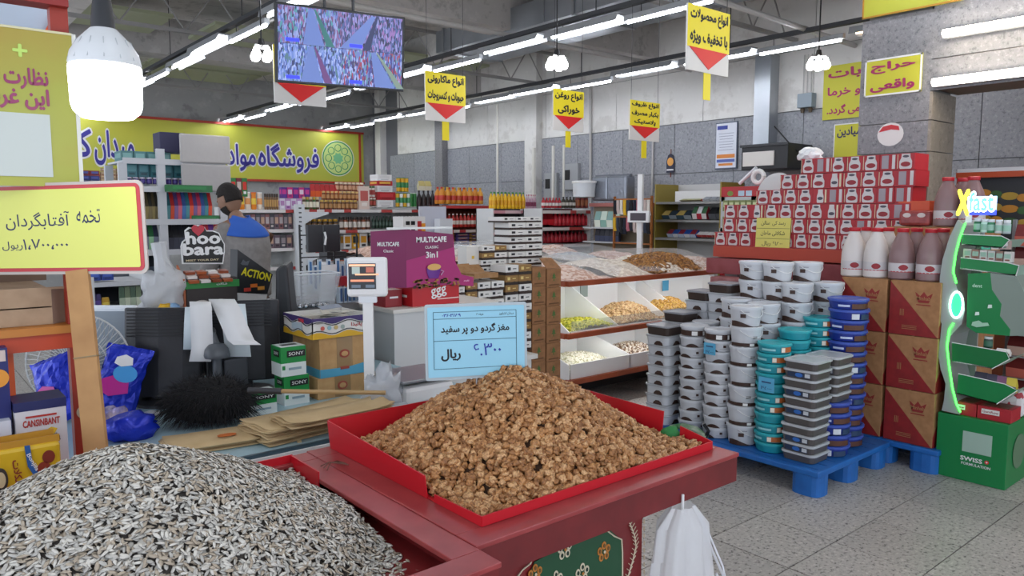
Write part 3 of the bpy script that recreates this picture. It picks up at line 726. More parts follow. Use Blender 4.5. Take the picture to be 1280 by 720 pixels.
shelving('gondola_shelf', 'red edged gondola of juice and sauce bottles beneath the macaroni sign', 'Y', 9.78, 552, 616, (257, 287, 315), 1.64, .4, mat('#7a3a2c', .6), mat('#7e4a38', .6), [mat('#c2393a', .5), mat('#e3d2c8', .5)], ends='#6f3b30')
t = thing('board_screen', 'tall plain white panel between the gondolas', 'panel', atY(541, 330, 9.3)); t.location.z = 0
zt = atY(541, 258, 9.3).z
MB().bb((-.22, 0, 0), (.25, .03, zt)).build('panel_board', mat('#c9cbd6', .5), t); MB().bb((.02, -.16, 0), (.25, -.02, zt - .18)).build('front_board', mat('#dcdde0', .5), t)
# box with black cat-like letters and red/orange side
p = atY(513, 300, 8.5)
b = MB().bb((-.17, -.1, 0), (.17, .15, .31), 0); b.bb((.05, -.104, .02), (.11, -.1, .25), 1); b.bb((.11, -.104, .02), (.17, -.1, .22), 2)
for k in range(6): b.bb((-.13 + .08 * (k % 2), -.104, .04 + .08 * (k // 2)), (-.07 + .08 * (k % 2), -.1, .09 + .08 * (k // 2)), 3)
tag(b.build('detergent_carton', [mat('#e3e1de', .5), mat('#b3262a', .5), mat('#e0941e', .5), BLACK], None, (p.x, p.y, p.z)), 'white carton with black, red and orange patches behind the coffee display', 'carton')
shelving('side_shelf', 'low shelf carrying the carton behind the coffee display', 'Y', 8.38, 495, 530, (300,), 1.2, .3, LG, SHW, PS, back=False)
G = 'bottles on the oil and soda gondola'
shelving('gondola_shelf', 'pink edged gondola stretch carrying yellow oil bottles', 'Y', 8.4, 616, 672, (263, 290), 1.6, .4, mat('#554f50', .7), mat('#6a6264', .6), [mat('#c98c92', .5), mat('#d8b8b8', .5)])
shelving('gondola_shelf', 'white edged gondola stretch of red soda bottles under the oil sign', 'Y', 7.9, 677, 739, (263, 284, 305), 1.60, .4, mat('#5b3538', .7), mat('#a8a4a2', .6), [mat('#d9cfc8', .5), mat('#c04a45', .5)])
prow('Y', 8.42, 617, 658, 261, 240, 9, 'bottle', [('#e9b81c', '#3d8b4a', '#e0a018')], 'yellow cooking oil bottle with green cap', G, 1)
prow('Y', 8.42, 658, 671, 262, 243, 6, 'bottle', [('#c9a6b4', '#b8506a', '#8a3a58')], 'pink and white bottle right of the oil', G)
prow('Y', 7.95, 679, 703, 260, 247, 6, 'bottle', [('#b3242e', '#c23038', '#e3dcd6')], 'small red bottle with white label on the top shelf', G)
prow('Y', 7.95, 704, 721, 260, 246, 4, 'bottle', [('#3a3324', '#23221c', '#e0dcd2')], 'small dark sauce bottle with white label on the top shelf', G)
prow('Y', 7.95, 722, 737, 260, 244, 3, 'jar', [('#7b2f26', '#5b2018', '#a8653f')], 'brown jar at the end of the top shelf', G)
prow('Y', 7.95, 679, 694, 281, 266, 2, 'bag', [('#b9121f', '#cf1e2c', '#8e0c18')], 'big red shiny packet beside the soda bottles', G)
prow('Y', 7.95, 694, 738, 282, 265, 9, 'bottle', [('#bf1b2b', '#8f1320', '#d8313d')], 'red soda bottle on the middle shelf', G, 1)
prow('Y', 7.95, 679, 738, 303, 289, 12, 'bottle', [('#9c1826', '#701019', '#b62633')], 'dark red soda bottle on the lower shelf', G, 1)
prow('Y', 8.45, 618, 672, 288, 275, 8, 'jar', [('#6e5a34', '#3a2e1c', '#b08a3a'), ('#8a6a2c', '#c8b070', '#4a3418')], 'brown jar on the shelf below the oil', G)
# white upright frame at the end of soda shelf
# white tub, black machine, sockets, silver urns
t = thing('white_drum', 'big white plastic drum on the back counter under the cooking oil sign', 'drum', atY(730, 247, 7.6))
MB().lathe([(.13, 0), (.155, .01), (.165, .2), (.168, .21), (.168, .225), (.02, .23)], 20).build('drum_body', WHITEM, t, smooth=True)
MB().lathe([(.16, .2), (.178, .2), (.178, .232), (.16, .235)], 20).build('rim', WHITE, t)
for k, (px, w_) in enumerate(((755, .2), (776, .24))):
    p = atX(px, 251, 7.9); t = thing('silver_bag', ('left' if k == 0 else 'right') + ' of two silver foil sacks standing on the back counter', 'sack', p, -PI / 2, group='silver sacks on the back counter')
    MB().box((0, 0, .17), (w_ * 1.5, .2, .34)).build('sack_body', mat('#8d929b', .3, .6, bump=(18., .9)), t, bevel=.03)
    MB().box((0, 0, .345), (w_ * 1.5, .05, .04)).build('sack_seam', mat('#73777f', .4, .5), t)
# red counter top below the silver sacks; hanging socks rack, packs under
p0, p1 = atX(741, 254, 7.8), atX(772, 254, 7.8)
t = thing('back_counter', 'reddish counter with shelves of pastel packs behind the bulk island', 'counter', (7.8, (p0.y + p1.y) / 2 - .1, 0), -PI / 2)
L_ = p0.y - p1.y + .35
MB().bb((-L_ / 2, 0, p0.z - .05), (L_ / 2, .6, p0.z - .0)).build('counter_top', mat('#b0695f', .5), t)
MB().bb((-L_ / 2, .1, 0), (L_ / 2, .6, p0.z - .05)).build('counter_body', mat('#8b7d68', .6), t)
for za in (atX(757, 284, 7.74).z, atX(757, 302, 7.70).z): MB().bb((-L_ / 2, -.12, za - .02), (L_ / 2, .1, za)).build('ledge', LG, t)
prow('X', 7.74, 741, 772, 284, 264, 4, 'bag', [('#9fc0b8', '#e3e8d8', '#7da39b'), ('#d8d8c0', '#8fb8a8', '#c8d8c8')], 'pastel green packet on the upper ledge of the back counter', 'pastel packets on the back counter')
prow('X', 7.70, 742, 772, 302, 286, 5, 'bag', [('#2a2f40', '#4a5068', '#1a1d28')], 'dark blue packet on the lower ledge of the back counter', 'dark packets on the back counter')
# rack of hanging socks and tights
p = atX(790, 250, 7.6)
t = thing('sock_rack', 'orange framed rack hung with socks and tights behind the scales', 'rack', (7.6, p.y, 0), -PI / 2)
ORM = mat('#a8652c', .5)
zt, z2 = p.z, atX(790, 272, 7.6).z
for s in (-1, 1): MB().bb((s * .32 - .012, 0, 0), (s * .32 + .012, .03, zt + .05)).build('rack_post', ORM, t)
for z_ in (zt, z2, z2 - .35): MB().bb((-.33, 0, z_), (.33, .02, z_ + .02)).build('rail', ORM, t)
cols = ['#22242c', '#e0b02a', '#1c2030', '#c9b7b0', '#343a48', '#b76b78', '#e0d8cc', '#1a1a20']
for i in range(22):
    z_ = zt if i < 11 else z2; x = -.29 + (i % 11) * .058
    b = MB(); l = random.uniform(.17, .22)
    b.prism([(x - .022, -.02, z_), (x + .022, -.02, z_), (x + .024, -.02, z_ - l * .7), (x + .045, -.02, z_ - l), (x - .01, -.02, z_ - l), (x - .022, -.02, z_ - l * .7)], (0, .012, 0))
    tag(b.build('hanging_sock', mat(cols[(i * 3) % 8], .9), None, t.location, (0, 0, -PI / 2)), '%s sock on the %s rail of the sock rack, %s from the left' % (('charcoal', 'mustard', 'navy', 'beige', 'slate', 'pink', 'cream', 'black')[(i * 3) % 8], 'upper' if i < 11 else 'lower', nth(i % 11)), 'sock', 'socks on the rack')
# scales display on a pole behind the island
p = atX(795, 271, 6.9)
t = thing('counter_scale', 'far white weighing scale with a display on a pole behind the bulk island', 'scale', (6.9, p.y, 0), -PI / 2 + .3)
MB().bb((-.1, -.1, .9), (.1, .15, 1.0)).build('scale_base', WHITEM, t); MB().bb((-.12, -.12, 1.0), (.12, .12, 1.012)).build('weighing_plate', STEEL, t)
MB().bb((-.03, .1, .9), (.03, .15, 2.0)).build('pole', WHITE, t); MB().bb((-.14, .06, p.z - .07), (.14, .11, p.z + .07)).build('display_case', WHITE, t, bevel=.01)
flat(t, (0, .058, p.z), FY, .2, .09, mat('#3a2f35', .3), 'display')
MB().bb((-.2, -.15, 0), (.2, .2, .9)).build('stand', LG, t)
# wall bracket sockets
for px, py, w_ in ((716, 221, .09), (691, 232, .1)):
    p = atX(px, py, XW - .03); t = thing('wall_socket_box', 'pale metal box on the granite wall ' + ('with a black socket' if px == 716 else 'half hidden by the standing poles'), 'electrical box', (XW - .03, p.y, p.z))
    MB().box((-.03, 0, 0), (.06, .35 if px == 716 else .3, .42)).build('case', mat('#a4a6a8', .5), t)
    MB().box((-.065, .06, .03), (.02, .1, .16)).build('socket', BLACK, t)
shelving('wall_shelf', 'steel wall shelf with trays and blue bags beside the red cooler', 'X', 8.0, 818, 901, (252, 275, 298), 1.92, .5, mat('#c3c2c0', .5), mat('#8b8a86', .4, .4), None, ends='#9c8a3e')
p = atX(866, 245, 8.05); 
t = thing('white_lid_board', 'long white board standing on the top of the wall shelf', 'board', (8.15, p.y, atX(866, 252, 8.0).z), -PI / 2)
MB().bb((-.36, 0, 0), (.36, .02, .14)).build('board_sheet', mat('#e2e1df', .5), t)
G = 'goods on the wall shelf'
prow('X', 8.02, 845, 872, 252, 248, 1, 'bag', [('#b0432e', '#7a6a3a', '#8c8a50')], 'flat red bag lying on the top board of the wall shelf', G, dep=.3)
prow('X', 8.02, 874, 900, 252, 245, 3, 'bag', [('#3b3d42', '#d6d8da', '#80858b')], 'grey folded bag on the top board of the wall shelf', G, dep=.3)
prow('X', 8.02, 823, 860, 274, 263, 4, 'bag', [('#8a7a3c', '#3d5460', '#c2a860'), ('#4a5a68', '#9aa4a8', '#2c3a48')], 'drab folded package on the middle board', G, dep=.3)
prow('X', 8.02, 862, 880, 274, 258, 3, 'bag', [('#aa3a4a', '#d8d0cc', '#3f6b48'), ('#e0dcda', '#b02c3c', '#dedede')], 'colourful upright bag on the middle board', G, dep=.2)
prow('X', 8.02, 881, 900, 274, 259, 2, 'bag', [('#3b3d40', '#5c5e62', '#26282a')], 'dark rounded bag on the middle board', G, dep=.3)
prow('X', 8.02, 830, 866, 297, 287, 5, 'bag', [('#2c62b8', '#c9d6e6', '#8a2c3a'), ('#3a74c8', '#e8e8ea', '#2450a0')], 'blue and white packet on the lowest board', G, dep=.25)
prow('X', 8.02, 867, 900, 297, 290, 5, 'bag', [('#d8d2cc', '#b3403c', '#e8e4e0')], 'small pale packet on the lowest board', G, dep=.25)
p0, p1 = atX(902, 260, 7.7), atX(958, 260, 7.7)
t = thing('drinks_cooler', 'red topped glass door cooler partly hidden by the milk cartons', 'cooler', (7.7, (p0.y + p1.y) / 2, 0), -PI / 2); Wc = p0.y - p1.y
zt, zm = atX(930, 233, 7.7).z, atX(930, 246, 7.7).z
CR = mat('#b81f26', .4)
for x in (-Wc / 2, Wc / 2 - .04): MB().bb((x, 0, 0), (x + .04, .6, zm)).build('side_wall', CR, t)
MB().bb((-Wc / 2, .55, 0), (Wc / 2, .6, zm)).build('rear_wall', mat('#3a3c40', .6), t)
MB().bb((-Wc / 2, 0, 0), (Wc / 2, .6, .8)).build('lower_body', CR, t)
MB().bb((-Wc / 2, -.02, zm), (Wc / 2, .6, zt)).build('header', CR, t, bevel=.01)
b = MB(); zd = atX(930, 290, 7.7).z; xr = -Wc / 2 + Wc * .78
for (xa, xb, za, zb_) in ((-Wc / 2 + .01, -Wc / 2 + .06, zd, zm), (xr - .05, xr, zd, zm), (-Wc / 2, xr, zm - .05, zm), (-Wc / 2, xr, zd, zd + .04)): b.bb((xa, -.03, za), (xb, 0, zb_))
b.build('door_frame', mat('#b9bcbe', .4), t)
MB().bb((-Wc / 2 + .06, -.012, zd), (xr - .05, -.008, zm - .04)).build('door_glass', mat('#cfe0dc', .1, alpha=.18), t)
for z_ in (zd + .05, zd + .24): MB().bb((-Wc / 2 + .04, .02, z_ - .02), (Wc / 2 - .04, .5, z_)).build('cooler_shelf', GREYM, t)
for j in range(2):
    for k in range(6):
        o = put('dairy_pack', unit('box', ('#7f8a52', '#c9cf9a', '#5b6a3a')), None, (7.72, p0.y - .10 - k * .078, zd + .05 + .19 * j), (0, 0, -PI / 2), (.074, .2, .13))
        tag(o, 'green dairy pack on the %s cooler shelf, %s from the left' % (('lower', 'upper')[j], nth(k)), 'pack', 'dairy packs in the cooler')
flat(t, (-Wc / 4 - .02, -.022, (zt + zm) / 2 - .02), FY, .08, .06, mat('#7c8f3c', .5), 'fruit_print', 'o')
for k in (0, 1): flat(t, (-.02 + k * .1, -.022, (zt + zm) / 2 - .02), FY, .08, .06, mat('#b9cfe0', .5), 'cup_print')
# things on the cooler
t = thing('tape_dispenser', 'white crumpled roll and handle lying on top of the red cooler', 'roll', atX(943, 231, 7.9), -PI / 2)
MB().tube([(-.2, 0, .02), (.02, 0, .2)], .022, 8).build('handle', WHITEM, t); b = MB()
b.tube([(.05 + .07 * math.cos(a), 0, .09 + .07 * math.sin(a)) for a in np.linspace(0, 2 * PI, 14)], .028, 8); b.build('roll_ring', WHITE, t, smooth=True)
# round emblem plaque
p = atX(839, 204, XW - .03); t = thing('emblem_plaque', 'navy pendant plaque with a round orange emblem on the granite wall', 'plaque', (XW - .04, p.y, p.z))
flat(t, (0, 0, 0), FX, .14, .27, mat('#23263e', .5), 'plaque_board', [(-.5, -.5), (.5, -.5), (.5, .1), (.3, .42), (0, .5), (-.3, .42), (-.5, .1)], t=.01)
flat(t, (-.011, 0, .02), FX, .11, .12, mat('#e0a04a', .5), 'orange_disc', 'o'); flat(t, (-.013, 0, -.095), FX, .12, .02, WHITE, 'caption_line')
MB().tube([(0, 0, .13), (0, 0, .2)], .006, 5).build('cord', mat('#7a3a2a', .6), t); MB().tube([(0, 0, -.13), (0, 0, -.2)], .008, 5).build('tassel', mat('#7a3a2a', .6), t)
# framed price notice
p = atX(908, 182, XW - .05); t = thing('framed_notice', 'white framed price notice with orange and blue bars on the wall', 'notice', (XW - .05, p.y, p.z))
hw, hh = .17, .31
MB().box((0, 0, 0), (.015, hw * 2, hh * 2)).build('frame', mat('#5a6478', .5), t, bevel=.004); flat(t, (-.009, 0, 0), FX, hw * 1.86, hh * 1.9, mat('#d9dde6', .5), 'sheet')
flat(t, (-.011, .06, .24), FX, .16, .05, mat('#34449a', .5), 'title_bar'); flat(t, (-.011, 0, -.14), FX, .28, .05, mat('#e08a3c', .5), 'orange_bar'); flat(t, (-.011, 0, -.2), FX, .28, .04, mat('#5a6ab0', .5), 'blue_bar'); flat(t, (-.011, 0, -.25), FX, .22, .03, mat('#e08a3c', .5), 'orange_bar')
b = MB()
for k in range(7): b.box((-.0115, .0, .16 - k * .036), (.001, .24 - .02 * (k % 3), .006))
stuff(b.build('table_line', mat('#8d93a6', .6), t))
# black box heater / oven on the wall
p = atX(955, 196, 8.2); t = thing('wall_oven', 'black box shaped appliance with a white front mounted high on the wall', 'appliance', (8.2, p.y, p.z), -PI / 2)
MB().box((0, .28, 0), (.62, .56, .30)).build('body', mat('#1f2023', .45), t, bevel=.006); MB().box((-.07, -.008, -.02), (.42, .02, .17)).build('front_plate', mat('#d9d7d0', .5), t)
MB().box((0, -.01, .14), (.64, .03, .03)).build('top_lip', mat('#2a2b2e', .4), t); MB().box((0, .5, -.19), (.4, .08, .1)).build('wall_bracket', DARKS, t)
tag(MB().tube([atX(968, 158, 8.6), atX(992, 185, 8.4), atX(1010, 200, 8.3)], .008, 5).build('power_cable', BLACK), 'thin black cable running from the wall oven towards the milk cartons', 'cable')
# socket box behind cartons
p = atX(993, 203, XW - .03); t = thing('wall_socket_box', 'pale socket box with black switch behind the top milk cartons', 'electrical box', (XW - .04, p.y, p.z))
MB().box((-.03, 0, 0), (.06, .34, .34)).build('case', mat('#a4a6a8', .5), t); MB().box((-.065, -.04, .03), (.02, .12, .16)).build('socket', BLACK, t)
YL = 6.4
a, b_ = atY(150, 300, YL), atY(262, 300, YL); W = b_.x - a.x
t = thing('cleaning_rack', 'white tubular rack of sponges and cleaning goods left of the man', 'rack', ((a.x + b_.x) / 2, YL, 0))
zt = atY(203, 186, YL).z; lv = [atY(203, py, YL).z for py in (233, 274, 312, 345)]
TUBEM = mat('#c4c6c9', .5)
xs = [atY(px, 240, YL).x - t.location.x for px in (155, 203, 279)]
for i, x in enumerate(xs):
    for y in (0, .45): MB().bb((x - .03, y, 0), (x + .03, y + .04, zt - (.12 if i == 0 else 0))).build('rack_post', TUBEM, t)
for z_ in lv + [zt - .08]:
    o = MB().bb((xs[0], 0, z_ - .035), (xs[2], .49, z_ - .02)).build('rack_shelf', TUBEM, t)
    MB().bb((xs[0], -.005, z_ - .045), (xs[2], .0, z_ - .0)).build('edge_rail', TUBEM, o)
G = 'goods on the cleaning rack'
def rk(px0, px1, lvl, pyt, n, kind, cols, lb, dep=None, y=YL + .03): prow('Y', y, px0, px1, (233, 274, 312, 345)[lvl], pyt, n, kind, cols, lb, G, dep=dep)
prow('Y', YL + .05, 158, 232, 230, 222, 9, 'jar', [('#3d2f6e', '#e0d8e8', '#4a3a88')], 'small violet pot on the top shelf of the rack', G)
prow('Y', YL + .12, 158, 232, 222, 203, 5, 'box', [('#3c8088', '#5fa0a4', '#2c6068'), ('#2f6f78', '#4f9298', '#245058')], 'teal box on the top shelf of the rack', G, dep=.25)
prow('Y', YL + .12, 152, 215, 203, 189, 4, 'box', [('#4a7c7c', '#7aa8a4', '#2f5a5c')], 'dull teal box in the highest layer on the rack', G, dep=.25)
rk(206, 268, 1, 236, 13, 'bag', [('#4a78b8', '#5c8ac8', '#3a5a98'), ('#3f8f9a', '#6aa8b0', '#2c6a78'), ('#e0483a', '#ff6a4a', '#c02c2a'), ('#7a5a98', '#9a78b0', '#5a4078'), ('#d8486a', '#e87a8a', '#b03050')], 'bright sponge cloth packet on the second shelf', dep=.2)
prow('Y', YL - .06, 206, 268, 240, 231, 1, 'box', [('#1c6a34', '#23803e', '#145026')], 'long green header card over the sponge packets', G, dep=.05)
prow('Y', YL + .0, 240, 276, 280, 269, 1, 'box', [('#1c6a34', '#23803e', '#145026')], 'green shelf banner below the sponge packets', G, dep=.03)
rk(176, 201, 1, 238, 6, 'bag', [('#6a5a3a', '#9a8a5a', '#4a4028'), ('#4a4436', '#8a7c58', '#2c2a22')], 'olive brown cloth packet left of the sponges', dep=.2)
rk(176, 201, 2, 276, 4, 'bag', [('#3d9a58', '#a8d8a8', '#2a6a3c'), ('#55586a', '#8a8ea0', '#34384a')], 'green packet on the third shelf of the rack', dep=.2)
rk(207, 262, 2, 278, 9, 'bag', [('#34363f', '#555866', '#22242a')], 'dark cloth packet on the third shelf of the rack', dep=.2)
rk(250, 277, 2, 279, 4, 'bag', [('#d84a8a', '#b8d84a', '#7a3a9a'), ('#e08a3a', '#e8e04a', '#d03a4a')], 'pink and lime packet on the third shelf of the rack', dep=.12, y=YL + .03)
rk(160, 201, 3, 320, 4, 'bag', [('#2c3440', '#4c5664', '#1a2028')], 'dark packet on the lowest rack shelf', dep=.2)
# pale bag-like sheet hung at the rack's top
c0 = atY(258, 201, YL - .034)
t = thing('paper_sack', 'two pale paper sacks hung flat on the top rail of the cleaning rack', 'sack', c0)
MB().bb((-.2, 0, -.02), (.2, .03, .21)).build('upper_sack', mat('#b5b1ae', .8, bump=(9., .3)), t, bevel=.012); MB().bb((-.2, -.02, -.25), (.19, .02, -.03)).build('lower_sack', mat('#aeaaa8', .8, bump=(9., .3)), t, bevel=.012)
p = atY(221, 177, YL); tag(MB().box((0, .1, 0), (.2, .2, .16)).build('dark_box', mat('#2c2a4a', .6), None, (p.x, YL + .1, p.z), bevel=.004), 'dark indigo box on top of the cleaning rack', 'box')
# brown packets wall left behind
G = 'brown packets left of the rack'
for k in range(5): prow('Y', 8.6, 126, 152, 232 - 4.4 * k, 228 - 4.4 * k, 4, 'box', [('#a88a6a', '#c8ae8c', '#7c6048'), ('#8d7458', '#b89c7c', '#6a5440')], 'brown packet, layer %s from below left of the rack' % nth(k), G)
for k, c_ in enumerate(('#2c3a7a', '#2c3a7a', '#8a2c34')): prow('Y', 8.6, 100, 125, 232 - 6.5 * k, 226 - 6.5 * k, 2, 'box', [(c_, '#4a56a0', '#22284e')], 'dark blue or maroon carton, layer %s from below by the poster' % nth(k), G)
shelving('back_rack', 'low rack holding brown packets far behind the price card', 'Y', 8.58, 96, 153, (233, 262, 292), 1.8, .4, DKB, LG, None)
# lower left goods seen under the yellow card
shelving('low_rack', 'low white shelf of dark and blue goods below the yellow price card', 'Y', 5.2, 108, 180, (384, 352), 1.15, .4, mat('#565b63', .7), TUBEM, None)
prow('Y', 5.22, 110, 143, 351, 338, 2, 'box', [('#2c4494', '#4a64b8', '#22346e')], 'blue carton on the low white shelf', 'goods on the low rack'); prow('Y', 5.22, 110, 127, 383, 368, 3, 'bag', [('#4a3a88', '#6a58a8', '#34286a')], 'violet packet on the low white shelf', 'goods on the low rack')
prow('Y', 5.22, 128, 138, 383, 372, 1, 'bag', [('#d8b42c', '#e8cc5a', '#b8901c')], 'yellow packet on the low white shelf', 'goods on the low rack'); prow('Y', 5.22, 150, 178, 383, 358, 4, 'bag', [('#7c8a7c', '#aab8a0', '#3f5a44'), ('#55605a', '#c8d0b8', '#6a7a5c')], 'grey green packet on the low white shelf', 'goods on the low rack')
# ================================================================ BULK ISLAND, COFFEE CARTONS, THE MAN
ORG = mat('#a85230', .5, noise=(6., '#93482c')); BIN = mat('#f0f1ee', .35)
YF, YB2 = 4.15, 4.62
def by(px, py, y=YF): return atY(px, py, y)
XL, XR = by(714, 471).x, 6.6
isl = thing('bulk_island', 'long two tier island of white bulk bins with orange rails', 'display stand', (0, 0, 0))
def hp(o): return o
z_low = by(714, 476).z; z_up = by(702, 420).z; z_top = by(703, 354).z
for nm, z in (('rail', z_low), ('rail', z_up), ('top_rail', z_top)):
    MB().bb((XL - .06, YF - .03, z - .03), (XR, YF + .02, z + .01)).build(nm, ORG, isl)
    MB().bb((XL - .08, YF, z - .03), (XL - .05, 8.2, z + .01)).build('side_' + nm.split('_')[-1], ORG, isl)
    MB().bb((XL - .05, YF, z - .02), (XR, 8.2, z)).build('deck', mat('#7b6b5c', .7), isl)
LED = mat('#f4f8ff', emit=13.0)
for z0, h_l, h_b, divs, glass in ((z_low, .125, z_up - z_low - .04, (790, ), False), (z_up, .02, z_top - z_up - .05, (775, 838), True)):
    MB().bb((XL, YF, z0 + .0), (XR, YF + .015, z0 + h_l)).build('front_lip', BIN, isl)
    MB().prism([(XL, YB2, z0), (XL, YB2, z0 + h_b), (XL, YB2 + .015, z0 + h_b), (XL, YB2 + .015, z0)], (XR - XL, 0, 0)).build('back_wall', BIN, isl)
    MB().bb((XL + .03, YF + .05, z0 + h_b + .012), (XR - .05, YF + .065, z0 + h_b + .022)).build('led_strip', LED, isl)
    xs = [XL] + [by(px, 455).x for px in divs] + [by(px, 440).x for px in (860,)] + [XR - .02]
    for x in xs:
        MB().prism([(x - .03, YF, z0), (x - .03, YF, z0 + h_l), (x - .19 if x > XL else x - .1, YB2, z0 + h_b), (x - .19 if x > XL else x - .1, YB2, z0)], (.01, 0, 0)).build('divider', BIN, isl)
    if glass: MB().bb((XL, YF - .002, z0 + .02), (XR, YF + .003, z0 + .10)).build('glass_front', mat('#dfe9e2', .05, alpha=.22), isl)
MB().bb((XL + .1, YF + .4, 0), (XR, 7.9, z_low - .03)).build('plinth', mat('#4a4745', .8), isl)
for x in (XL + .02, XR - .1):
    for y in (YF + .05, 7.9): MB().bb((x, y, 0), (x + .05, y + .05, z_low - .03)).build('leg', ORG, isl)
def heap(name, lb, x0, x1, y0, y1, z, h, m, nu=26, nv=20, amp=.012, peak=(.5, .5), cat='goods', power=1.0, seed=0, tilt=0):
    rnd = random.Random(seed)
    def fn(u, v):
        du, dv = abs(u - peak[0]) / max(peak[0], 1 - peak[0]), abs(v - peak[1]) / max(peak[1], 1 - peak[1])
        k = max(0, 1 - (du ** 2.2 + dv ** 2.2)) ** power
        return (x0 + (x1 - x0) * u, y0 + (y1 - y0) * v, z + h * k + tilt * v + (rnd.random() - .5) * amp)
    o = MB().grid(fn, nu, nv).build(name, m, smooth=False); stuff(o); o['label'] = lb; o['category'] = cat
    return o
def grains(c1, c2, sc): return speckle([c1, c2, c1, c2, c1], sc)
x1 = by(775, 455).x - .06
heap('green_snacks', 'bright yellow green snacks heaped in the upper left bin', XL + .0, by(775, 400).x - .04, YF + .02, YB2 - .02, z_up + .012, .05, speckle(['#b9b41e', '#d8d23c', '#8e9a18', '#e4e060'], 60), 40, 24, .028, (.6, .4), tilt=.02)
heap('mixed_nuts', 'beige mixed nuts heaped in the upper middle bin', by(775, 400).x, by(838, 396).x - .02, YF + .02, YB2 - .02, z_up + .03, .12, speckle(['#b9935e', '#d9bd8c', '#8e6a3e', '#c9a070'], 70), 40, 24, .025, (.5, .5), tilt=.03)
heap('yellow_nuts', 'golden snacks heaped in the upper bin beside the clear tubs', by(838, 396).x, by(838, 396).x + .5, YF + .02, YB2 - .02, z_up + .03, .12, speckle(['#c9973c', '#e0b95c', '#a8772a', '#d8b070'], 70), 36, 24, .025, (.5, .5), tilt=.03)
heap('white_seeds', 'cream coloured seeds heaped in the lower left bin', XL + .02, by(787, 455).x - .06, YF + .03, YB2 - .02, z_low + .07, .09, speckle(['#d6d0b0', '#eae6cf', '#b8b48a', '#f0edda'], 80), 40, 24, .015, (.4, .5))
heap('brown_seeds', 'brown and white seeds heaped in the lower right bin', by(790, 455).x, by(790, 455).x + .5, YF + .03, YB2 - .02, z_low + .09, .08, speckle(['#8a6a4c', '#c8b8a0', '#5f4630', '#e0d8c8'], 80), 36, 24, .015, (.5, .5))
for (px, py, y, lb) in ((739, 418, YF + .3, 'lower left bin'), (800, 412, YF + .35, 'lower right bin'), (730, 364, YF + .35, 'upper left bin'), (832, 357, YF + .3, 'upper right bin')):
    p = by(px, py, YB2 - .01); c = mat('#8fb0a4', .5) if 'lower' in lb else mat('#4fa8d0', .5) if 'upper right' in lb else mat('#9aa8a0', .5)
    o = MB().box((0, 0, 0), (.09, .004, .10)).build('price_tag', c, None, p); tag(o, 'small price tag on the back wall of the ' + lb, 'price tag')
# heaps under plastic on the island's top
hm = [('#c29a86', '#e0cabc', 'rose beige'), ('#8d9096', '#b3b5b8', 'grey'), ('#cdbfae', '#e6dccd', 'pale cream'), ('#b98f7c', '#d8b8a6', 'terracotta'), ('#d0c6b6', '#ece4d6', 'ivory'), ('#a98a66', '#c8ad88', 'tan')]
ny, nx = 4, 4; zt = z_top + .005
XA, XB, YA, YZ = XL - .03, 6.5, YF + .02, 8.1
for j in range(ny):
    for i in range(nx):
        c = hm[(i * 2 + j * 3) % 6]; xa = XA + (XB - XA) / nx * i; ya = YA + (YZ - YA) / ny * j
        m = speckle([c[0], c[1], c[0], c[1]], 40)
        heap('covered_snacks', '%s dried snacks heaped in the %s row, %s compartment of the island top' % (c[2], nth(j), nth(i)), xa, xa + (XB - XA) / nx - .01, ya, ya + (YZ - YA) / ny - .01, zt, .10 + .05 * random.random(), m, 12, 12, .02, (.4, .5), seed=i * 7 + j)
heap('brown_snacks', 'brown snacks heaped at the uncovered corner behind the clear tubs', by(822, 340).x, by(822, 340).x + .72, YF + .05, YF + .6, zt + .01, .14, speckle(['#8a5c2c', '#b07c3c', '#6a421c', '#9c6c34'], 60), 40, 30, .03, (.75, .7))
rn = random.Random(3); bumps = [(rn.random(), rn.random(), .03 + .05 * rn.random(), .01 + .03 * rn.random()) for _ in range(40)]
def sheet(u, v):
    z = zt + .10 + .05 * math.sin(u * 9 + v * 4) * math.sin(v * 7) + sum(h * math.exp(-((u - a) ** 2 + (v - b) ** 2) / (s * s) / 2) for a, b, s, h in bumps)
    z = zt + (z - zt) * min(1, .15 + v * 6) * min(1, .2 + u * 7)
    if v < .03: z = zt - .03
    if u < .02: z = zt - .02
    return (XA - .03 + (XB - XA) * u, YA - .035 + (YZ - YA) * v, z)
PLAS = mat('#eef0f2', .22, alpha=.26, bump=(14., .8))
o = MB().grid(sheet, 60, 44).build('plastic_cover', PLAS, smooth=True); tag(o, 'wrinkled clear plastic sheet spread over the snack heaps of the island', 'plastic sheet')
CW = (mat('#dcdad5', .6), mat('#33241e', .6), mat('#26262a', .6)); CB = (mat('#8f6c3a', .55), mat('#2c201a', .6), mat('#d8c07a', .5))
def coffee_me(w, d, h, kind):
    k = ('cof', round(w, 3), round(d, 3), round(h, 3), kind)
    if k in MC: return MC[k]
    b = MB(); b.bb((-w / 2, 0, h * .30), (w / 2, d, h), 0); b.bb((-w / 2, 0, 0), (w / 2, d, h * .30), 1)
    b.prism([(-w / 2, -.002, h * .3), (-w * .2, -.002, h * .18), (w * .2, -.002, h * .34), (w / 2, -.002, h * .25), (w / 2, -.002, h * .0), (-w / 2, -.002, 0)], (0, .002, 0), 1)
    b.bb((-w * .34, -.003, h * .5), (-w * .14, 0, h * .8), 2); b.bb((w * .05, -.003, h * .6), (w * .3, 0, h * .68), 2)
    MC[k] = b.mesh('coffee_carton', CW if kind == 'w' else CB); return MC[k]
NC = [0]
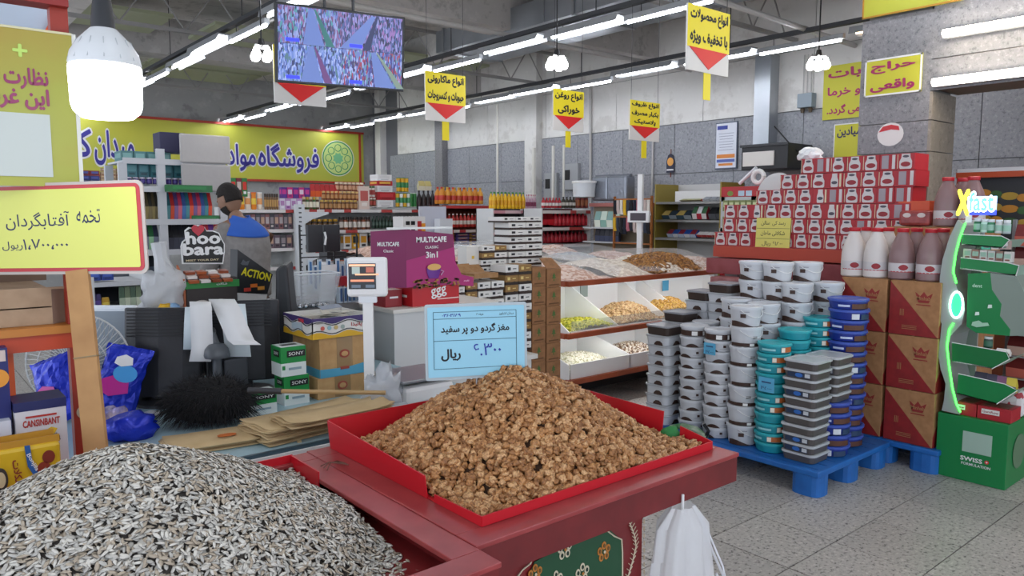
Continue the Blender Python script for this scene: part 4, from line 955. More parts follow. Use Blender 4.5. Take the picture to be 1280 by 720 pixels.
def cof_stack(y, px0, px1, pyt, pyb, rows, cols, lb, pat='w', group='small coffee cartons in stacks', dep=.16, base=None):
    a, b_ = atY(px0, pyb, y), atY(px1, pyb, y); zt_ = atY((px0 + px1) / 2, pyt, y).z; zb_ = atY((px0 + px1) / 2, pyb, y).z
    h = (zt_ - zb_) / rows; w = (b_.x - a.x) / cols
    for r in range(rows):
        for c in range(cols):
            kd = pat[(r * 3 + c * 2) % len(pat)]
            o = put('coffee_carton', coffee_me(w - .003, dep, h - .001, kd), None, (a.x + w * (c + .5) + random.uniform(-.003, .003), y + random.uniform(-.006, .006), zb_ + h * r))
            tag(o, '%s carton, layer %s from below, %s across, %s' % ('white coffee' if kd == 'w' else 'brown and gold coffee', nth(r), nth(c), lb), 'carton', group)
    return zb_
zb1 = cof_stack(4.0, 636, 677, 278, 376, 11, 2, 'tall right stack', 'wwwww')
cof_stack(4.0, 628, 677, 271, 278, 1, 3, 'top of the right stack')
zb2 = cof_stack(3.92, 602, 634, 307, 376, 8, 2, 'middle stack', 'wwwbw')
zb3 = cof_stack(3.75, 632, 664, 331, 440, 9, 2, 'stack by the price board', 'wbwbw')
zb4 = cof_stack(3.72, 598, 630, 352, 440, 8, 2, 'stack behind the price board', 'wbw')
zb5 = cof_stack(3.68, 555, 582, 349, 440, 9, 2, 'leftmost stack', 'w')
zb6 = cof_stack(3.70, 583, 597, 354, 440, 8, 1, 'brown column', 'b')
for (pa, pb, py, y, lb) in ((560, 584, 347, 3.7, 'left'), (584, 601, 343, 3.72, 'middle'), (600, 614, 342, 3.74, 'right')):
    p = atY((pa + pb) / 2, py + 4, y + .08); w_ = atY(pb, py, y).x - atY(pa, py, y).x
    t = thing('open_carton_lid', '%s of the open tan carton tops on the coffee stacks' % lb, 'carton lid', p); MB().box((0, 0, .015), (w_, .15, .03)).build('lid_tray', CARD, t); MB().prism([(-w_ / 2, .07, .03), (w_ / 2, .07, .03), (w_ / 2 + .01, .14, .08), (-w_ / 2 + .01, .14, .08)], (0, .003, 0)).build('flap', CARD, t)
p0, p1 = atY(582, 336, 3.95), atY(600, 308, 3.95)
t = thing('white_carton', 'tall white carton standing upright left of the middle coffee stack', 'carton', ((p0.x + p1.x) / 2, 3.95, zb2)); MB().bb((-.05, 0, 0), (.05, .1, p1.z - zb2)).build('carton_body', OFFW, t); flat(t, (0, -.002, p1.z - zb2 - .07), FY, .02, .02, mat('#d8b040', .5), 'mark'); flat(t, (0, -.002, p1.z - zb2 - .14), FY, .05, .006, INK, 'text_line')
st = thing('stock_table', 'low white stock table under the coffee cartons behind the price board', 'table', (0, 0, 0)); xa, xb = atY(548, 440, 3.6).x, atY(650, 440, 3.8).x
zt5 = min(zb1, zb2, zb3, zb4, zb5, zb6)
MB().bb((xa, 3.62, zt5 - .03), (xb, 4.3, zt5)).build('table_top', OFFW, st)
for x in (xa + .03, xb - .08):
    for y in (3.65, 4.2): MB().bb((x, y, 0), (x + .05, y + .05, zt5 - .03)).build('leg', OFFW, st)
for (zb_, y, xa_, xb_, lb) in ((zb1, 4.0, 628, 678, 'right'), (zb2, 3.92, 581, 634, 'middle')):
    if zb_ > zt5 + .01: tag(MB().bb((atY(xa_, 376, y).x, y - .01, zt5), (atY(xb_, 376, y).x, y + .18, zb_)).build('riser_box', CARD), 'tan carton under the %s coffee stack' % lb, 'carton')
# tall columns of kraft cartons with a green tree print
KR = mat('#9c6e48', .8, noise=(25., '#87603e')); GP = mat('#4c6a34', .7)
for c_, (pa, pb, lb) in enumerate(((665, 682, 'left'), (683, 701, 'right'))):
    y = 3.86; a, b_ = atY(pa, 400, y), atY(pb, 400, y); zt_ = atY(pa, 334 + 2 * c_, y).z; w = b_.x - a.x - .004; h = .132; k = 0; z = zt_ - h
    while z > 0:
        t = thing('kraft_carton', 'kraft carton with green tree print, %s from the top of the %s column' % (nth(k), lb), 'carton', ((a.x + b_.x) / 2, y, z), group='kraft cartons in two columns')
        MB().bb((-w / 2, 0, 0), (w / 2, .26, h - .003)).build('carton_body', KR, t)
        flat(t, (0, -.0015, h * .55), FY, .045, .06, GP, 'tree_print', [(-.08, -.5), (.08, -.5), (.08, -.2), (.45, -.2), (.2, .05), (.35, .1), (.12, .3), (0, .5), (-.12, .3), (-.35, .1), (-.2, .05), (-.45, -.2), (-.08, -.2)])
        flat(t, (0, -.0015, h * .12), FY, w * .7, .01, mat('#6b4a2c', .8), 'print_line')
        z -= h; k += 1
    rem = z + h
    if rem > .002: tag(MB().bb(((a.x + b_.x) / 2 - w / 2, y, 0), ((a.x + b_.x) / 2 + w / 2, y + .26, rem)).build('base_carton', KR), 'flat kraft carton under the %s column' % lb, 'carton')
    if c_: 
        t = thing('carton_flap', 'open flap of the topmost kraft carton in the right column', 'flap', ((a.x + b_.x) / 2, y, zt_)); MB().prism([(-w / 2, .0, 0), (w / 2, .0, 0), (w / 2 - .02, .08, .07), (-w / 2, .08, .07)], (0, .003, 0)).build('flap_sheet', KR, t)
def skin(name, joints, edges, mats, parent, sub=2, smooth=True, root=0, loc=(0, 0, 0)):
    me = bpy.data.meshes.new(name); me.from_pydata([j[0] for j in joints], edges, []); o = put(name, me, parent, loc)
    for m in (mats if isinstance(mats, list) else [mats]): me.materials.append(m)
    md = o.modifiers.new('skin', 'SKIN'); md.use_smooth_shade = smooth
    for i, j in enumerate(joints):
        r = j[1] if isinstance(j[1], tuple) else (j[1], j[1]); me.skin_vertices[0].data[i].radius = r; me.skin_vertices[0].data[i].use_root = (i == root)
    s = o.modifiers.new('smooth', 'SUBSURF'); s.levels = s.render_levels = sub
    return o
pm = atD(306, 300, 5.6); MX, MY = pm.x, pm.y
man = thing('person', 'man with dark hair and beard in a grey and blue work jacket, seen from behind', 'person', (MX, MY, 0), YAW * -1)
# local frame: +x to the photo's right, +y away; he faces left (-x) and away
SK = mat('#8d6a54', .6); JG = mat('#86827f', .85, noise=(30., '#7b7774')); JB = mat('#2a5bb4', .8); TR = mat('#2c2e33', .85); HR = mat('#1d1815', .9, bump=(60., .8))
J = [((0, 0, .95), (.14, .12)), ((0, .01, 1.15), (.15, .125)), ((-.01, .02, 1.32), (.17, .13)), ((-.03, .03, 1.42), (.14, .11)), ((-.07, .05, 1.50), (.055, .055)), ((-.10, .07, 1.56), (.05, .055)),
     ((-.09, .03, .92), (.085, .09)), ((-.12, .05, .5), (.065, .065)), ((-.13, .02, .1), (.045, .045)), ((-.24, .08, .04), (.04, .03)),
     ((.09, .0, .92), (.085, .09)), ((.10, .03, .5), (.065, .065)), ((.11, -.02, .1), (.045, .045)), ((.0, .05, .04), (.04, .03)),
     ((-.16, -.06, 1.40), (.065, .065)), ((-.22, -.10, 1.16), (.052, .052)), ((-.36, .04, 1.04), (.04, .04)),
     ((.10, .12, 1.38), (.065, .065)), ((-.02, .26, 1.18), (.05, .05)), ((-.22, .30, 1.05), (.04, .04))]
E_ = [(0, 1), (1, 2), (2, 3), (3, 4), (4, 5), (0, 6), (6, 7), (7, 8), (8, 9), (0, 10), (10, 11), (11, 12), (12, 13), (3, 14), (14, 15), (15, 16), (3, 17), (17, 18), (18, 19)]
skin('body', J, E_, SK, man)
# jacket: a slightly larger shell over trunk and sleeves
jg = MB()
prof = [(.175, .93), (.18, 1.0), (.182, 1.1), (.19, 1.2), (.197, 1.28), (.193, 1.37)]
def shell(prof, m, name, sy=.74, dx=0, top=None):
    b = MB(); n = 24; vs = []
    for (r, z) in prof:
        k = max(0, (z - 1.0) / .5)
        for i in range(n):
            a = 2 * PI * i / n; cxx = -.03 * k
            wr = 1 + .02 * math.sin(5 * a + z * 20)
            vs.append((cxx + r * wr * math.cos(a), .02 * k + r * sy * wr * math.sin(a), z + .01 * math.sin(a * 2)))
    fs = [(j * n + i, j * n + (i + 1) % n, (j + 1) * n + (i + 1) % n, (j + 1) * n + i) for j in range(len(prof) - 1) for i in range(n)]
    b.add(vs, fs); return b.build(name, m, man, smooth=True, thick=.006)
shell(prof, JG, 'jacket')
shell([(.195, 1.372), (.190, 1.39), (.168, 1.425), (.12, 1.465), (.07, 1.50), (.062, 1.515)], JB, 'shoulder_yoke')
skin('sleeve', [((-.06, -.0, 1.40), (.09, .09)), ((-.14, -.05, 1.41), (.102, .102)), ((-.19, -.08, 1.28), (.08, .08)), ((-.225, -.10, 1.16), (.07, .07)), ((-.30, -.03, 1.09), (.06, .06))], [(0, 1), (1, 2), (2, 3), (3, 4)], JG, man)
skin('sleeve', [((.09, .11, 1.385), (.085, .085)), ((.03, .2, 1.27), (.075, .075)), ((-.02, .26, 1.17), (.065, .065)), ((-.12, .29, 1.10), (.055, .055))], [(0, 1), (1, 2), (2, 3)], JG, man)
for s in (-1, 1): skin('trouser_leg', [((.085 * s, .01, .95), (.115, .11)), ((.10 * s, .03, .5), (.085, .085)), ((.115 * s, 0, .1), (.065, .07))], [(0, 1), (1, 2)], TR, man)
# head turned left and down
hd = bpy.data.meshes.new('head'); bm = bmesh.new(); bmesh.ops.create_uvsphere(bm, u_segments=24, v_segments=18, radius=1)
for v in bm.verts:
    x, y, z = v.co; w_ = .078 * (1 - .22 * max(0, -z)); v.co = (x * .094 * (1 - .1 * max(0, -z)) - (.008 if x < 0 and z < 0 else 0), y * w_, z * .118)
    if x < -.85 and abs(y) < .35: v.co.x -= .006
nb = bmesh.ops.create_cone(bm, segments=6, radius1=.016, radius2=.006, depth=.045, matrix=Matrix.Translation((-.1, 0, -.005)) @ Matrix.Rotation(.35, 4, 'Y'))
for s in (-1, 1):
    bmesh.ops.create_uvsphere(bm, u_segments=8, v_segments=6, radius=.02, matrix=Matrix.Translation((.012, s * .076, -.005)) @ Matrix.Diagonal((.8, .35, 1.4, 1)))
    bmesh.ops.create_uvsphere(bm, u_segments=8, v_segments=6, radius=.009, matrix=Matrix.Translation((-.086, s * .03, .01)))
bm.to_mesh(hd); bm.free(); hd.materials.append(SK)
for p in hd.polygons: p.use_smooth = True
HROT = (0.0, -.32, -.35); HL = (-.135, .09, 1.645)
put('head', hd, man, HL, HROT)
hr = bpy.data.meshes.new('hair'); bm = bmesh.new(); bmesh.ops.create_uvsphere(bm, u_segments=28, v_segments=20, radius=1)
kill = [v for v in bm.verts if (v.co.z < -.35) or (v.co.x < -.45 and v.co.z < .45) or (v.co.z < .05 and v.co.x < .05)]
bmesh.ops.delete(bm, geom=kill, context='VERTS')
for v in bm.verts: x, y, z = v.co; v.co = (x * .101, y * .085, z * .126 + .004)
bm.to_mesh(hr); bm.free(); hr.materials.append(HR); o = put('hair', hr, man, HL, HROT); md = o.modifiers.new('t', 'SOLIDIFY'); md.thickness = .01
for p in hr.polygons: p.use_smooth = True
bd = bpy.data.meshes.new('beard'); bm = bmesh.new(); bmesh.ops.create_uvsphere(bm, u_segments=20, v_segments=14, radius=1)
kill = [v for v in bm.verts if v.co.z > -.38 or v.co.x > .15]
bmesh.ops.delete(bm, geom=kill, context='VERTS')
for v in bm.verts: x, y, z = v.co; v.co = (x * .108, y * .08, z * .128)
bm.to_mesh(bd); bm.free(); bd.materials.append(HR); o = put('beard', bd, man, HL, HROT); md = o.modifiers.new('t', 'SOLIDIFY'); md.thickness = .008
def hand(parent, base, direction, m, s=1.0):
    d = Vector(direction).normalized(); side = d.cross(Vector((0, 0, 1))).normalized(); up = side.cross(d)
    Jh = [(Vector(base), .026 * s), (Vector(base) + d * .05 * s, (.035 * s, .016 * s))]; Eh = [(0, 1)]
    for k, (off, L) in enumerate(((-.03, .062), (-.011, .072), (.01, .068), (.028, .054))):
        i = len(Jh); p = Vector(base) + d * .085 * s + side * off * s; Jh += [(p, .0095 * s), (p + d * L * .55 * s - up * .008, .0085 * s), (p + d * L * .85 * s - up * .028, .007 * s)]; Eh += [(1, i), (i, i + 1), (i + 1, i + 2)]
    i = len(Jh); p = Vector(base) + d * .03 * s - side * .04 * s; Jh += [(p, .011 * s), (p + d * .035 * s - side * .02 * s - up * .01, .009 * s)]; Eh += [(0, i), (i, i + 1)]
    return skin('hand', Jh, Eh, m, parent, sub=1)
hand(man, (-.36, .04, 1.04), (-.8, .5, -.2), SK); hand(man, (-.22, .30, 1.05), (-.9, .1, -.3), SK)
for s, x in ((-1, -.18), (1, .06)): MB().box((x, .04, .04), (.27, .10, .08)).build('shoe', BLACK, man, bevel=.025)
# ================================================================ TUBS ON BLUE PALLETS, CHOCOLATE MILK CARTONS, GREEN DISPLAY
BP = mat('#2068b4', .45, noise=(8., '#1b5ca4'))
def pallet(x0, x1, y0, y1, lb):
    t = thing('plastic_pallet', lb, 'pallet', (x0, y0, 0)); W, D = x1 - x0, y1 - y0
    MB().bb((0, 0, .115), (W, D, .15)).build('deck', BP, t, bevel=.008)
    b = MB()
    for k in range(8): b.bb((.04 + k * (W - .08) / 8, .03, .1505), (.04 + k * (W - .08) / 8 + .012, D - .03, .152))
    stuff(b.build('deck_rib', mat('#1a549a', .5), t))
    for i in range(3):
        for j in range(3):
            cx, cy = (.08, W / 2, W - .08)[i], (.09, D / 2, D - .09)[j]
            MB().prism([(cx + .075 * (abs(math.cos(a)) ** .6) * (1 if math.cos(a) > 0 else -1), cy + .085 * (abs(math.sin(a)) ** .6) * (1 if math.sin(a) > 0 else -1), 0) for a in np.linspace(0, 2 * PI, 17)[:-1]], (0, 0, .118)).build('foot', BP, t)
    return t
pallet(3.79, 4.655, 1.955, 3.42, 'blue plastic pallet under the tub stacks')
pallet(4.675, 5.60, 1.69, 2.40, 'blue plastic pallet under the red triangle cartons')
WT = mat('#c6c8cc', .35); LID = mat('#cfd2d6', .3); CH = mat('#3a241b', .5); SMK = mat('#56514f', .3); CLR = mat('#c9ccd0', .25); TE = mat('#1f8f9c', .35); TE2 = mat('#2fa5ad', .35); ORP = mat('#b0602c', .5); BL = mat('#1c2f86', .35); BL2 = mat('#3d55ac', .35)
def arc(r, a0, a1, zf0, zf1, n=8, m=None):
    """patch of print wrapped on a round wall"""
    b = MB(); vs = []
    for i in range(n + 1):
        a = a0 + (a1 - a0) * i / n; u = i / n; rr = r(0) if callable(r) else r
        vs += [(rr * math.cos(a), rr * math.sin(a), zf0(u)), (rr * math.cos(a), rr * math.sin(a), zf1(u))]
    b.add(vs, [(2 * i, 2 * i + 2, 2 * i + 3, 2 * i + 1) for i in range(n)]); return b
def tub(name, r, h, body, lid, prints, lidh=.016, handle=False, taper=.9):
    t = thing(name, 'x', 'tub', (0, 0, -9))
    MB().lathe([(r * taper * .94, 0), (r * taper, .004), (r * .975, h - lidh), (r * .975, h - lidh + .001)], 24).build('tub_body', body, t, smooth=True)
    MB().lathe([(r * .98, h - lidh), (r * 1.03, h - lidh), (r * 1.035, h - .003), (r * 1.0, h - .0005), (r * .9, h - .0005), (r * .88, h - .004), (.001, h - .004)], 24).build('lid', lid, t, smooth=True)
    for p in prints: p.build('print', p.mt, t)
    if handle: MB().tube([(r * 1.01 * math.cos(a), r * 1.01 * math.sin(a), h * .82 - .35 * h * math.sin((a - 3.3) / 2.2 * PI)) for a in np.linspace(3.3, 5.5, 9)], .0022, 5).build('handle', WHITE, t)
    return t
def P_(b, m): b.mt = m; return b
A0 = PI * 1.22      # the side of a tub that looks to the camera (towards -x, a little -y)
def choc_prints(r, h, s=1):
    return [P_(arc(r * .985, A0 - .9, A0 + .1, lambda u: .002, lambda u: .004 + h * .30 * math.sin(u * PI) ** .8), CH),
            P_(arc(r * .985, A0 + .45, A0 + .65, lambda u: h * .40, lambda u: h * .62), CH),
            P_(arc(r * .985, A0 + .2, A0 + .7, lambda u: h * .28, lambda u: h * .31), mat('#8d8f94', .5))]
pro = {}
pro['choc'] = (tub('chocolate_tub', .088, .068, WT, LID, choc_prints(.088, .068)), .068)
pro['band'] = (tub('chocolate_tub', .088, .068, WT, LID, [P_(arc(.0875, A0 - 1.3, A0 + 1.5, lambda u: .006, lambda u: .040), CH), P_(arc(.089, A0 - .1, A0 + .3, lambda u: .010, lambda u: .036), WHITE), P_(arc(.089, A0 + .7, A0 + .85, lambda u: .010, lambda u: .036), WHITE)]), .068)
pro['pail'] = (tub('chocolate_pail', .094, .120, WT, LID, [P_(arc(.0935, A0 - 1.2, A0 + 1.2, lambda u: .002, lambda u: .018 + .018 * math.sin(u * 5 + 1)), CH), P_(arc(.0935, A0 - .55, A0 - .2, lambda u: .055, lambda u: .078), CH), P_(arc(.0935, A0 - .6, A0 - .0, lambda u: .088, lambda u: .092), mat('#8d8f94', .5))], .018, True, .86), .120)
pro['pail2'] = (tub('chocolate_pail', .094, .120, WT, LID, [P_(arc(.0925, A0 - 1.2, A0 + 1.2, lambda u: .004, lambda u: .024), CH), P_(arc(.0935, A0 + .1, A0 + .4, lambda u: .006, lambda u: .022), WHITE), P_(arc(.0935, A0 + .3, A0 + .6, lambda u: .05, lambda u: .065), mat('#4f4a4a', .5))], .018, True, .86), .120)
pro['teal'] = (tub('teal_tub', .094, .0585, TE, TE2, [P_(arc(.0925, A0 - .05, A0 + .9, lambda u: .010, lambda u: .040), ORP), P_(arc(.0932, A0 - .05, A0 + .2, lambda u: .012, lambda u: .038), mat('#e3dccb', .5)), P_(arc(.0925, A0 - 1.3, A0 - .4, lambda u: .018, lambda u: .030), mat('#8cc8cc', .5))]), .0585)
pro['teal2'] = (tub('teal_tub', .094, .0585, TE, TE2, []), .0585)
pro['blue'] = (tub('blue_tub', .112, .0635, BL, BL2, [P_(arc(.1105, A0 - .2, A0 + .9, lambda u: .006, lambda u: .036), mat('#55301f', .5)), P_(arc(.1105, A0 - .9, A0 - .3, lambda u: .018, lambda u: .030), mat('#b9c4e0', .5))]), .0635)
pro['blue2'] = (tub('blue_tub', .112, .0635, BL, BL2, [P_(arc(.1105, A0 - .3, A0 + .1, lambda u: .008, lambda u: .040), mat('#cfd4da', .5)), P_(arc(.1105, A0 + .2, A0 + .9, lambda u: .006, lambda u: .036), mat('#223a5a', .5))]), .0635)
def rrect(hx, hy, r, n=4):
    pts = []
    for (sx, sy, a0) in ((1, -1, -PI / 2), (1, 1, 0), (-1, 1, PI / 2), (-1, -1, PI)):
        for k in range(n + 1): a = a0 + k * PI / 2 / n; pts.append((sx * (hx - r) + r * math.cos(a), sy * (hy - r) + r * math.sin(a)))
    return pts
def boxtub(name, hx, hy, h, body, lid, blob, dark=False, label=None):
    t = thing(name, 'x', 'tub', (0, 0, -9)); r = .03; b = MB(); n = len(rrect(1, 1, .1))
    lv = [(.90, 0), (.92, .003), (.975, h - .014)]
    vs = [(p[0] * s, p[1] * s, z) for s, z in lv for p in rrect(hx, hy, r)]
    b.add(vs, [tuple(range(n))[::-1]] + [(j * n + i, j * n + (i + 1) % n, (j + 1) * n + (i + 1) % n, (j + 1) * n + i) for j in range(2) for i in range(n)]); b.build('tub_body', body, t)
    b = MB(); lv = [(.99, h - .014), (1.03, h - .013), (1.03, h - .003), (.98, h - .0005), (.88, h - .0005), (.86, h - .004)]
    vs = [(p[0] * s, p[1] * s, z) for s, z in lv for p in rrect(hx, hy, r)]
    b.add(vs, [(j * n + i, j * n + (i + 1) % n, (j + 1) * n + (i + 1) % n, (j + 1) * n + i) for j in range(5) for i in range(n)] + [tuple(range(5 * n, 6 * n))]); b.build('lid', lid, t)
    if blob: flat(t, (-hx * .965, -.02, h * .24), FX, hy * .8, h * .42, CH, 'print', [(-.5, -.5), (.5, -.5), (.4, .1), (.15, .5), (-.2, .45), (-.42, .0)]); flat(t, (.01, -hy * .965, h * .24), FY, hx * .8, h * .4, CH, 'print', [(-.5, -.5), (.5, -.5), (.3, .3), (-.1, .5)])
    if label:
        flat(t, (-hx * .972, .0, h * .42), FX, hy * 1.35, h * .5, mat('#27354f', .45), 'label')
        flat(t, (-hx * .98, .0, h * .42), FX, hy * .45, h * .46, mat('#2f66b4', .45), 'label_centre', 'o'); flat(t, (-hx * .98, -hy * .5, h * .44), FX, hy * .3, h * .4, mat('#c4c8cc', .45), 'label_patch')
    return t
pro['sq'] = (boxtub('clear_tub', .092, .092, .066, CLR, mat('#a9acb0', .3), True), .066)
pro['sqd'] = (boxtub('clear_tub', .092, .092, .066, mat('#3c302b', .35), mat('#8f9196', .3), False), .066)
pro['rect'] = (boxtub('clear_box', .10, .10, .0525, SMK, mat('#b4b7ba', .3), False), .0525)
pro['rectl'] = (boxtub('clear_box', .10, .10, .0525, SMK, mat('#b4b7ba', .3), False, label=True), .0525)
used = set()
CN = {'choc': 'white chocolate tub', 'band': 'white tub with a dark label band', 'pail': 'white chocolate pail', 'pail2': 'white pail with dark base band', 'teal': 'teal tub with orange label', 'teal2': 'plain teal tub',
      'blue': 'blue tub with brown label', 'blue2': 'blue tub with pale label', 'sq': 'frosted square tub', 'sqd': 'dark filled square tub', 'rect': 'smoky clear box', 'rectl': 'smoky clear box with blue label'}
def stack(x, y, pats, lb, z0=.152, jit=.004, group=None):
    z = z0
    for i, k in enumerate(pats):
        root, h = pro[k]; dsc = '%s, %s up, %s' % (CN[k], nth(i), lb); loc = (x + random.uniform(-jit, jit), y + random.uniform(-jit, jit), z)
        rz = random.uniform(-.35, .35) if 'rect' not in k and 'sq' not in k else random.uniform(-.02, .02)
        if k in used: dup(root, loc, rz, dsc, group=group or 'tubs stacked on the blue pallet')
        else: used.add(k); root.location = loc; root.rotation_euler = (0, 0, rz); root['label'] = dsc; root['group'] = group or 'tubs stacked on the blue pallet'
        z += h
    return z
def yx(px, x): return atX(px, 500, x).y
stack(3.95, yx(830, 3.95), ['sq'] * 9 + ['sqd'], 'front stack furthest from the cartons')
stack(3.96, yx(866, 3.96) , ['choc'] * 9 + ['band'], 'second front stack from the walnut cart')
stack(3.95, yx(897, 3.95), ['choc', 'choc', 'choc', 'choc', 'choc', 'choc', 'choc', 'choc', 'choc', 'band'], 'third front stack')
stack(3.96, yx(930, 3.96), ['pail', 'pail2', 'pail2', 'pail2', 'pail2', 'pail2', 'pail'], 'front pail stack beside the teal tubs')
stack(3.955, yx(965, 3.955), ['teal2', 'teal', 'teal', 'teal2', 'teal', 'teal', 'teal2', 'teal2', 'teal', 'teal', 'teal'], 'front teal stack')
stack(3.965, 2.135, ['rect', 'rectl', 'rectl', 'rect', 'rect', 'rectl', 'rect', 'rectl', 'rect', 'rectl', 'rect'], 'front box stack at the pallet corner')
stack(4.175, 2.10, ['blue2', 'blue', 'blue2', 'blue', 'blue'], 'under the rear smoky boxes')
stack(4.18, 2.12, ['rect', 'rect', 'rect', 'rectl', 'rect'], 'rear box stack', z0=.152 + 5 * .0635)
stack(4.42, 2.14, ['blue', 'blue2', 'blue', 'blue', 'blue2', 'blue', 'blue', 'blue2', 'blue', 'blue', 'blue', 'blue', 'blue2', 'blue'], 'tall blue stack beside the red triangle cartons')
stack(4.16, yx(990, 4.16), ['teal', 'teal2', 'teal', 'teal', 'teal2', 'teal', 'teal', 'teal', 'teal2', 'teal', 'teal2', 'teal2'], 'second teal stack')
stack(4.38, yx(1020, 4.38), ['teal', 'teal2', 'teal', 'teal', 'teal2', 'teal', 'teal', 'teal', 'teal2', 'teal', 'teal', 'teal', 'teal'], 'rear teal stack')
stack(4.16, yx(916, 4.16), ['choc'] * 9 + ['pail'] * 2, 'middle pail stack left of centre')
stack(4.16, yx(951, 4.16), ['pail'] * 7, 'middle pail stack right of centre')
stack(4.16, yx(880, 4.16), ['choc'] * 9 + ['band'] * 1, 'middle tub stack by the snack bins')
stack(4.16, yx(848, 4.16), ['sq'] * 10 + ['sqd'], 'middle square stack by the snack bins')
stack(4.37, yx(876, 4.37), ['sq'] * 12 + ['sqd'], 'rear square stack by the snack bins')
stack(4.37, yx(903, 4.37), ['sq'] * 13 + ['sqd'], 'tallest square stack')
stack(4.37, yx(937, 4.37), ['pail'] * 9, 'rear pail stack, left one')
stack(4.38, yx(966, 4.38), ['pail'] * 9, 'rear pail stack, middle one')
stack(4.55, yx(1003, 4.55), ['pail'] * 9, 'rear pail stack by the wrapped goods')
stack(4.37, yx(994, 4.40), ['pail'] * 8, 'rear pail stack, right one')
stack(4.57, yx(1030, 4.57), ['pail'] * 8, 'pail stack behind the blue tubs')
for (px, py, x, w, lb) in ((887, 436, 3.855, .085, 'small blue price card on the third front tub stack'), (958, 481, 3.85, .10, 'small blue price card on the front teal stack')):
    p = atX(px, py, x); t = thing('price_card', lb, 'price card', p); MB().box((0, 0, 0), (.002, w, w * .85)).build('card', mat('#58a8cc', .5), t); write('۱۶۵۰۰۰', t, (-.002, 0, -.02), FX, w * .7, .02, mat('#22306a', .5), .02)
    flat(t, (-.002, 0, .015), FX, w * .6, .008, mat('#33507a', .5), 'text_line')
# green white roll beside the tubs (string reel)
t = thing('bundled_bag', 'crumpled green and white plastic bundle at the walnut cart corner by the pallet', 'bundle', atZ(866, 544, .152)); t.location.x = 3.815
MB().tube([(0, .16, .02), (.0, .06, .05), (.01, -.03, .045), (.0, -.12, .02)], [.014, .02, .022, .014], 8).build('bundle_body', mat('#aeb8a4', .4, noise=(14., '#3f7c4a')), t, smooth=True); MB().tube([(0, -.1, .0), (.0, -.13, .06), (.01, -.09, .09)], .012, 6).build('bundle_loop', BLACK, t)
TRR = mat('#8e1c1c', .6, noise=(20., '#7e1818')); TAN = mat('#a87a50', .8, noise=(25., '#986c45')); RINK = mat('#8c2a24', .7)
def tri_box(y1, z, w, h, d, lb, x=4.70):
    t = thing('triangle_carton', lb, 'carton', (x, y1, z), group='cartons with a red triangle')
    MB().bb((0, -w, 0), (d, 0, h)).build('carton_body', TAN, t, bevel=.003)
    MB().prism([(-.0015, 0, .001), (-.0015, -w * .98, .001), (-.0015, 0, h * .98)], (.0015, 0, 0)).build('red_triangle', TRR, t)
    MB().prism([(.001, -w - .0012, .001), (d * .98, -w - .0012, .001), (d * .3, -w - .0012, h * .6), (.001, -w - .0012, h * .2)], (0, .0012, 0)).build('red_side_print', TRR, t)
    flat(t, (-.002, -w * .68, h * .72), FX, w * .34, h * .20, RINK, 'pot_logo', [(-.5, .45), (-.36, -.2), (-.3, -.5), (.3, -.5), (.38, -.2), (.5, .4), (.2, .1), (0, .5), (-.2, .1)])
    write('Minhab', t, (-.0045, -w * .68, h * .70), FX, w * .28, h * .07, TAN, .02)
    flat(t, (-.002, -w * .68, h * .58), FX, w * .28, .006, RINK, 'print_line')
    write('III', t, (-.0035, -w * .26, h * .42), FX, .022, .04, TAN, 0, 'carton_symbol'); 
    for k in range(3): flat(t, (-.0035, -w * .42, h * (.12 + .03 * k)), FX, w * .3, .003, TAN, 'print_line')
    MB().bb((.0, -w * .52, h), (d, -w * .48, h + .0012)).build('tape', mat('#b98f66', .4), t)
    return t
for k, z in enumerate((.152, .482, .812)): tri_box(2.02, z, .285, .327, .40, 'red triangle carton, %s of the column next to the green display' % ('lowest', 'middle one', 'topmost')[k])
for k, z in enumerate((.152, .482, .812)): tri_box(2.325, z, .285, .327, .40, 'red triangle carton, %s of the column behind the blue tubs' % ('lowest', 'middle one', 'topmost')[k])
# cartons behind carrying the upper bottles
z = .152
for k in range(4):
    h = (atX(1170, 283, 5.14).z - .152) / 4
    for (y0, w, d, lb) in ((2.04, .32, .44, 'right'), (2.25, .20, .15, 'left')):
        t = thing('stock_carton', 'tan stock carton behind the bottles, %s from the bottom of the %s column' % (nth(k), lb), 'carton', (5.14, y0, z), group='tan stock cartons behind the bottles'); MB().bb((0, -w, 0), (d, 0, h - .004)).build('carton_body', TAN, t); MB().bb((-.001, -w, h * .5), (0, 0, h * .56)).build('tape', mat('#b98f66', .4), t)
    z += h
ZU = z
BW = mat('#d0c8c3', .3); BB_ = mat('#8d6f6e', .3, noise=(3., '#7c5f5f')); CAPR = mat('#b31424', .4); OV = mat('#8e1520', .45)
def dairy(kind):
    t = thing('drink_bottle', 'x', 'bottle', (0, 0, -9)); r = .073
    MB().lathe([(r * .9, 0), (r, .008), (r, .13), (r * .985, .155), (r * .80, .215), (r * .50, .265), (r * .40, .285), (r * .38, .295)], 24).build('bottle_body', BW if kind == 'w' else BB_, t, smooth=True)
    MB().lathe([(r * .46, .287), (r * .48, .290), (r * .48, .308), (r * .42, .311), (.001, .311)], 18).build('cap', CAPR, t, smooth=True)
    MB().lathe([(r * 1.005, .048), (r * 1.008, .050), (r * 1.008, .098), (r * 1.005, .10)], 24).build('label', mat('#c4bfbf', .4), t, smooth=True)
    arc(r * 1.014, A0 - .15 - .38, A0 - .15 + .38, lambda u: .074 - .018 * math.sin(u * PI) ** .6, lambda u: .074 + .018 * math.sin(u * PI) ** .6, 10).build('oval_mark', OV, t)
    arc(r * 1.012, A0 - 1.2, A0 + 1.3, lambda u: .046, lambda u: .051).build('red_stripe', CAPR, t)
    return t
dp = {}
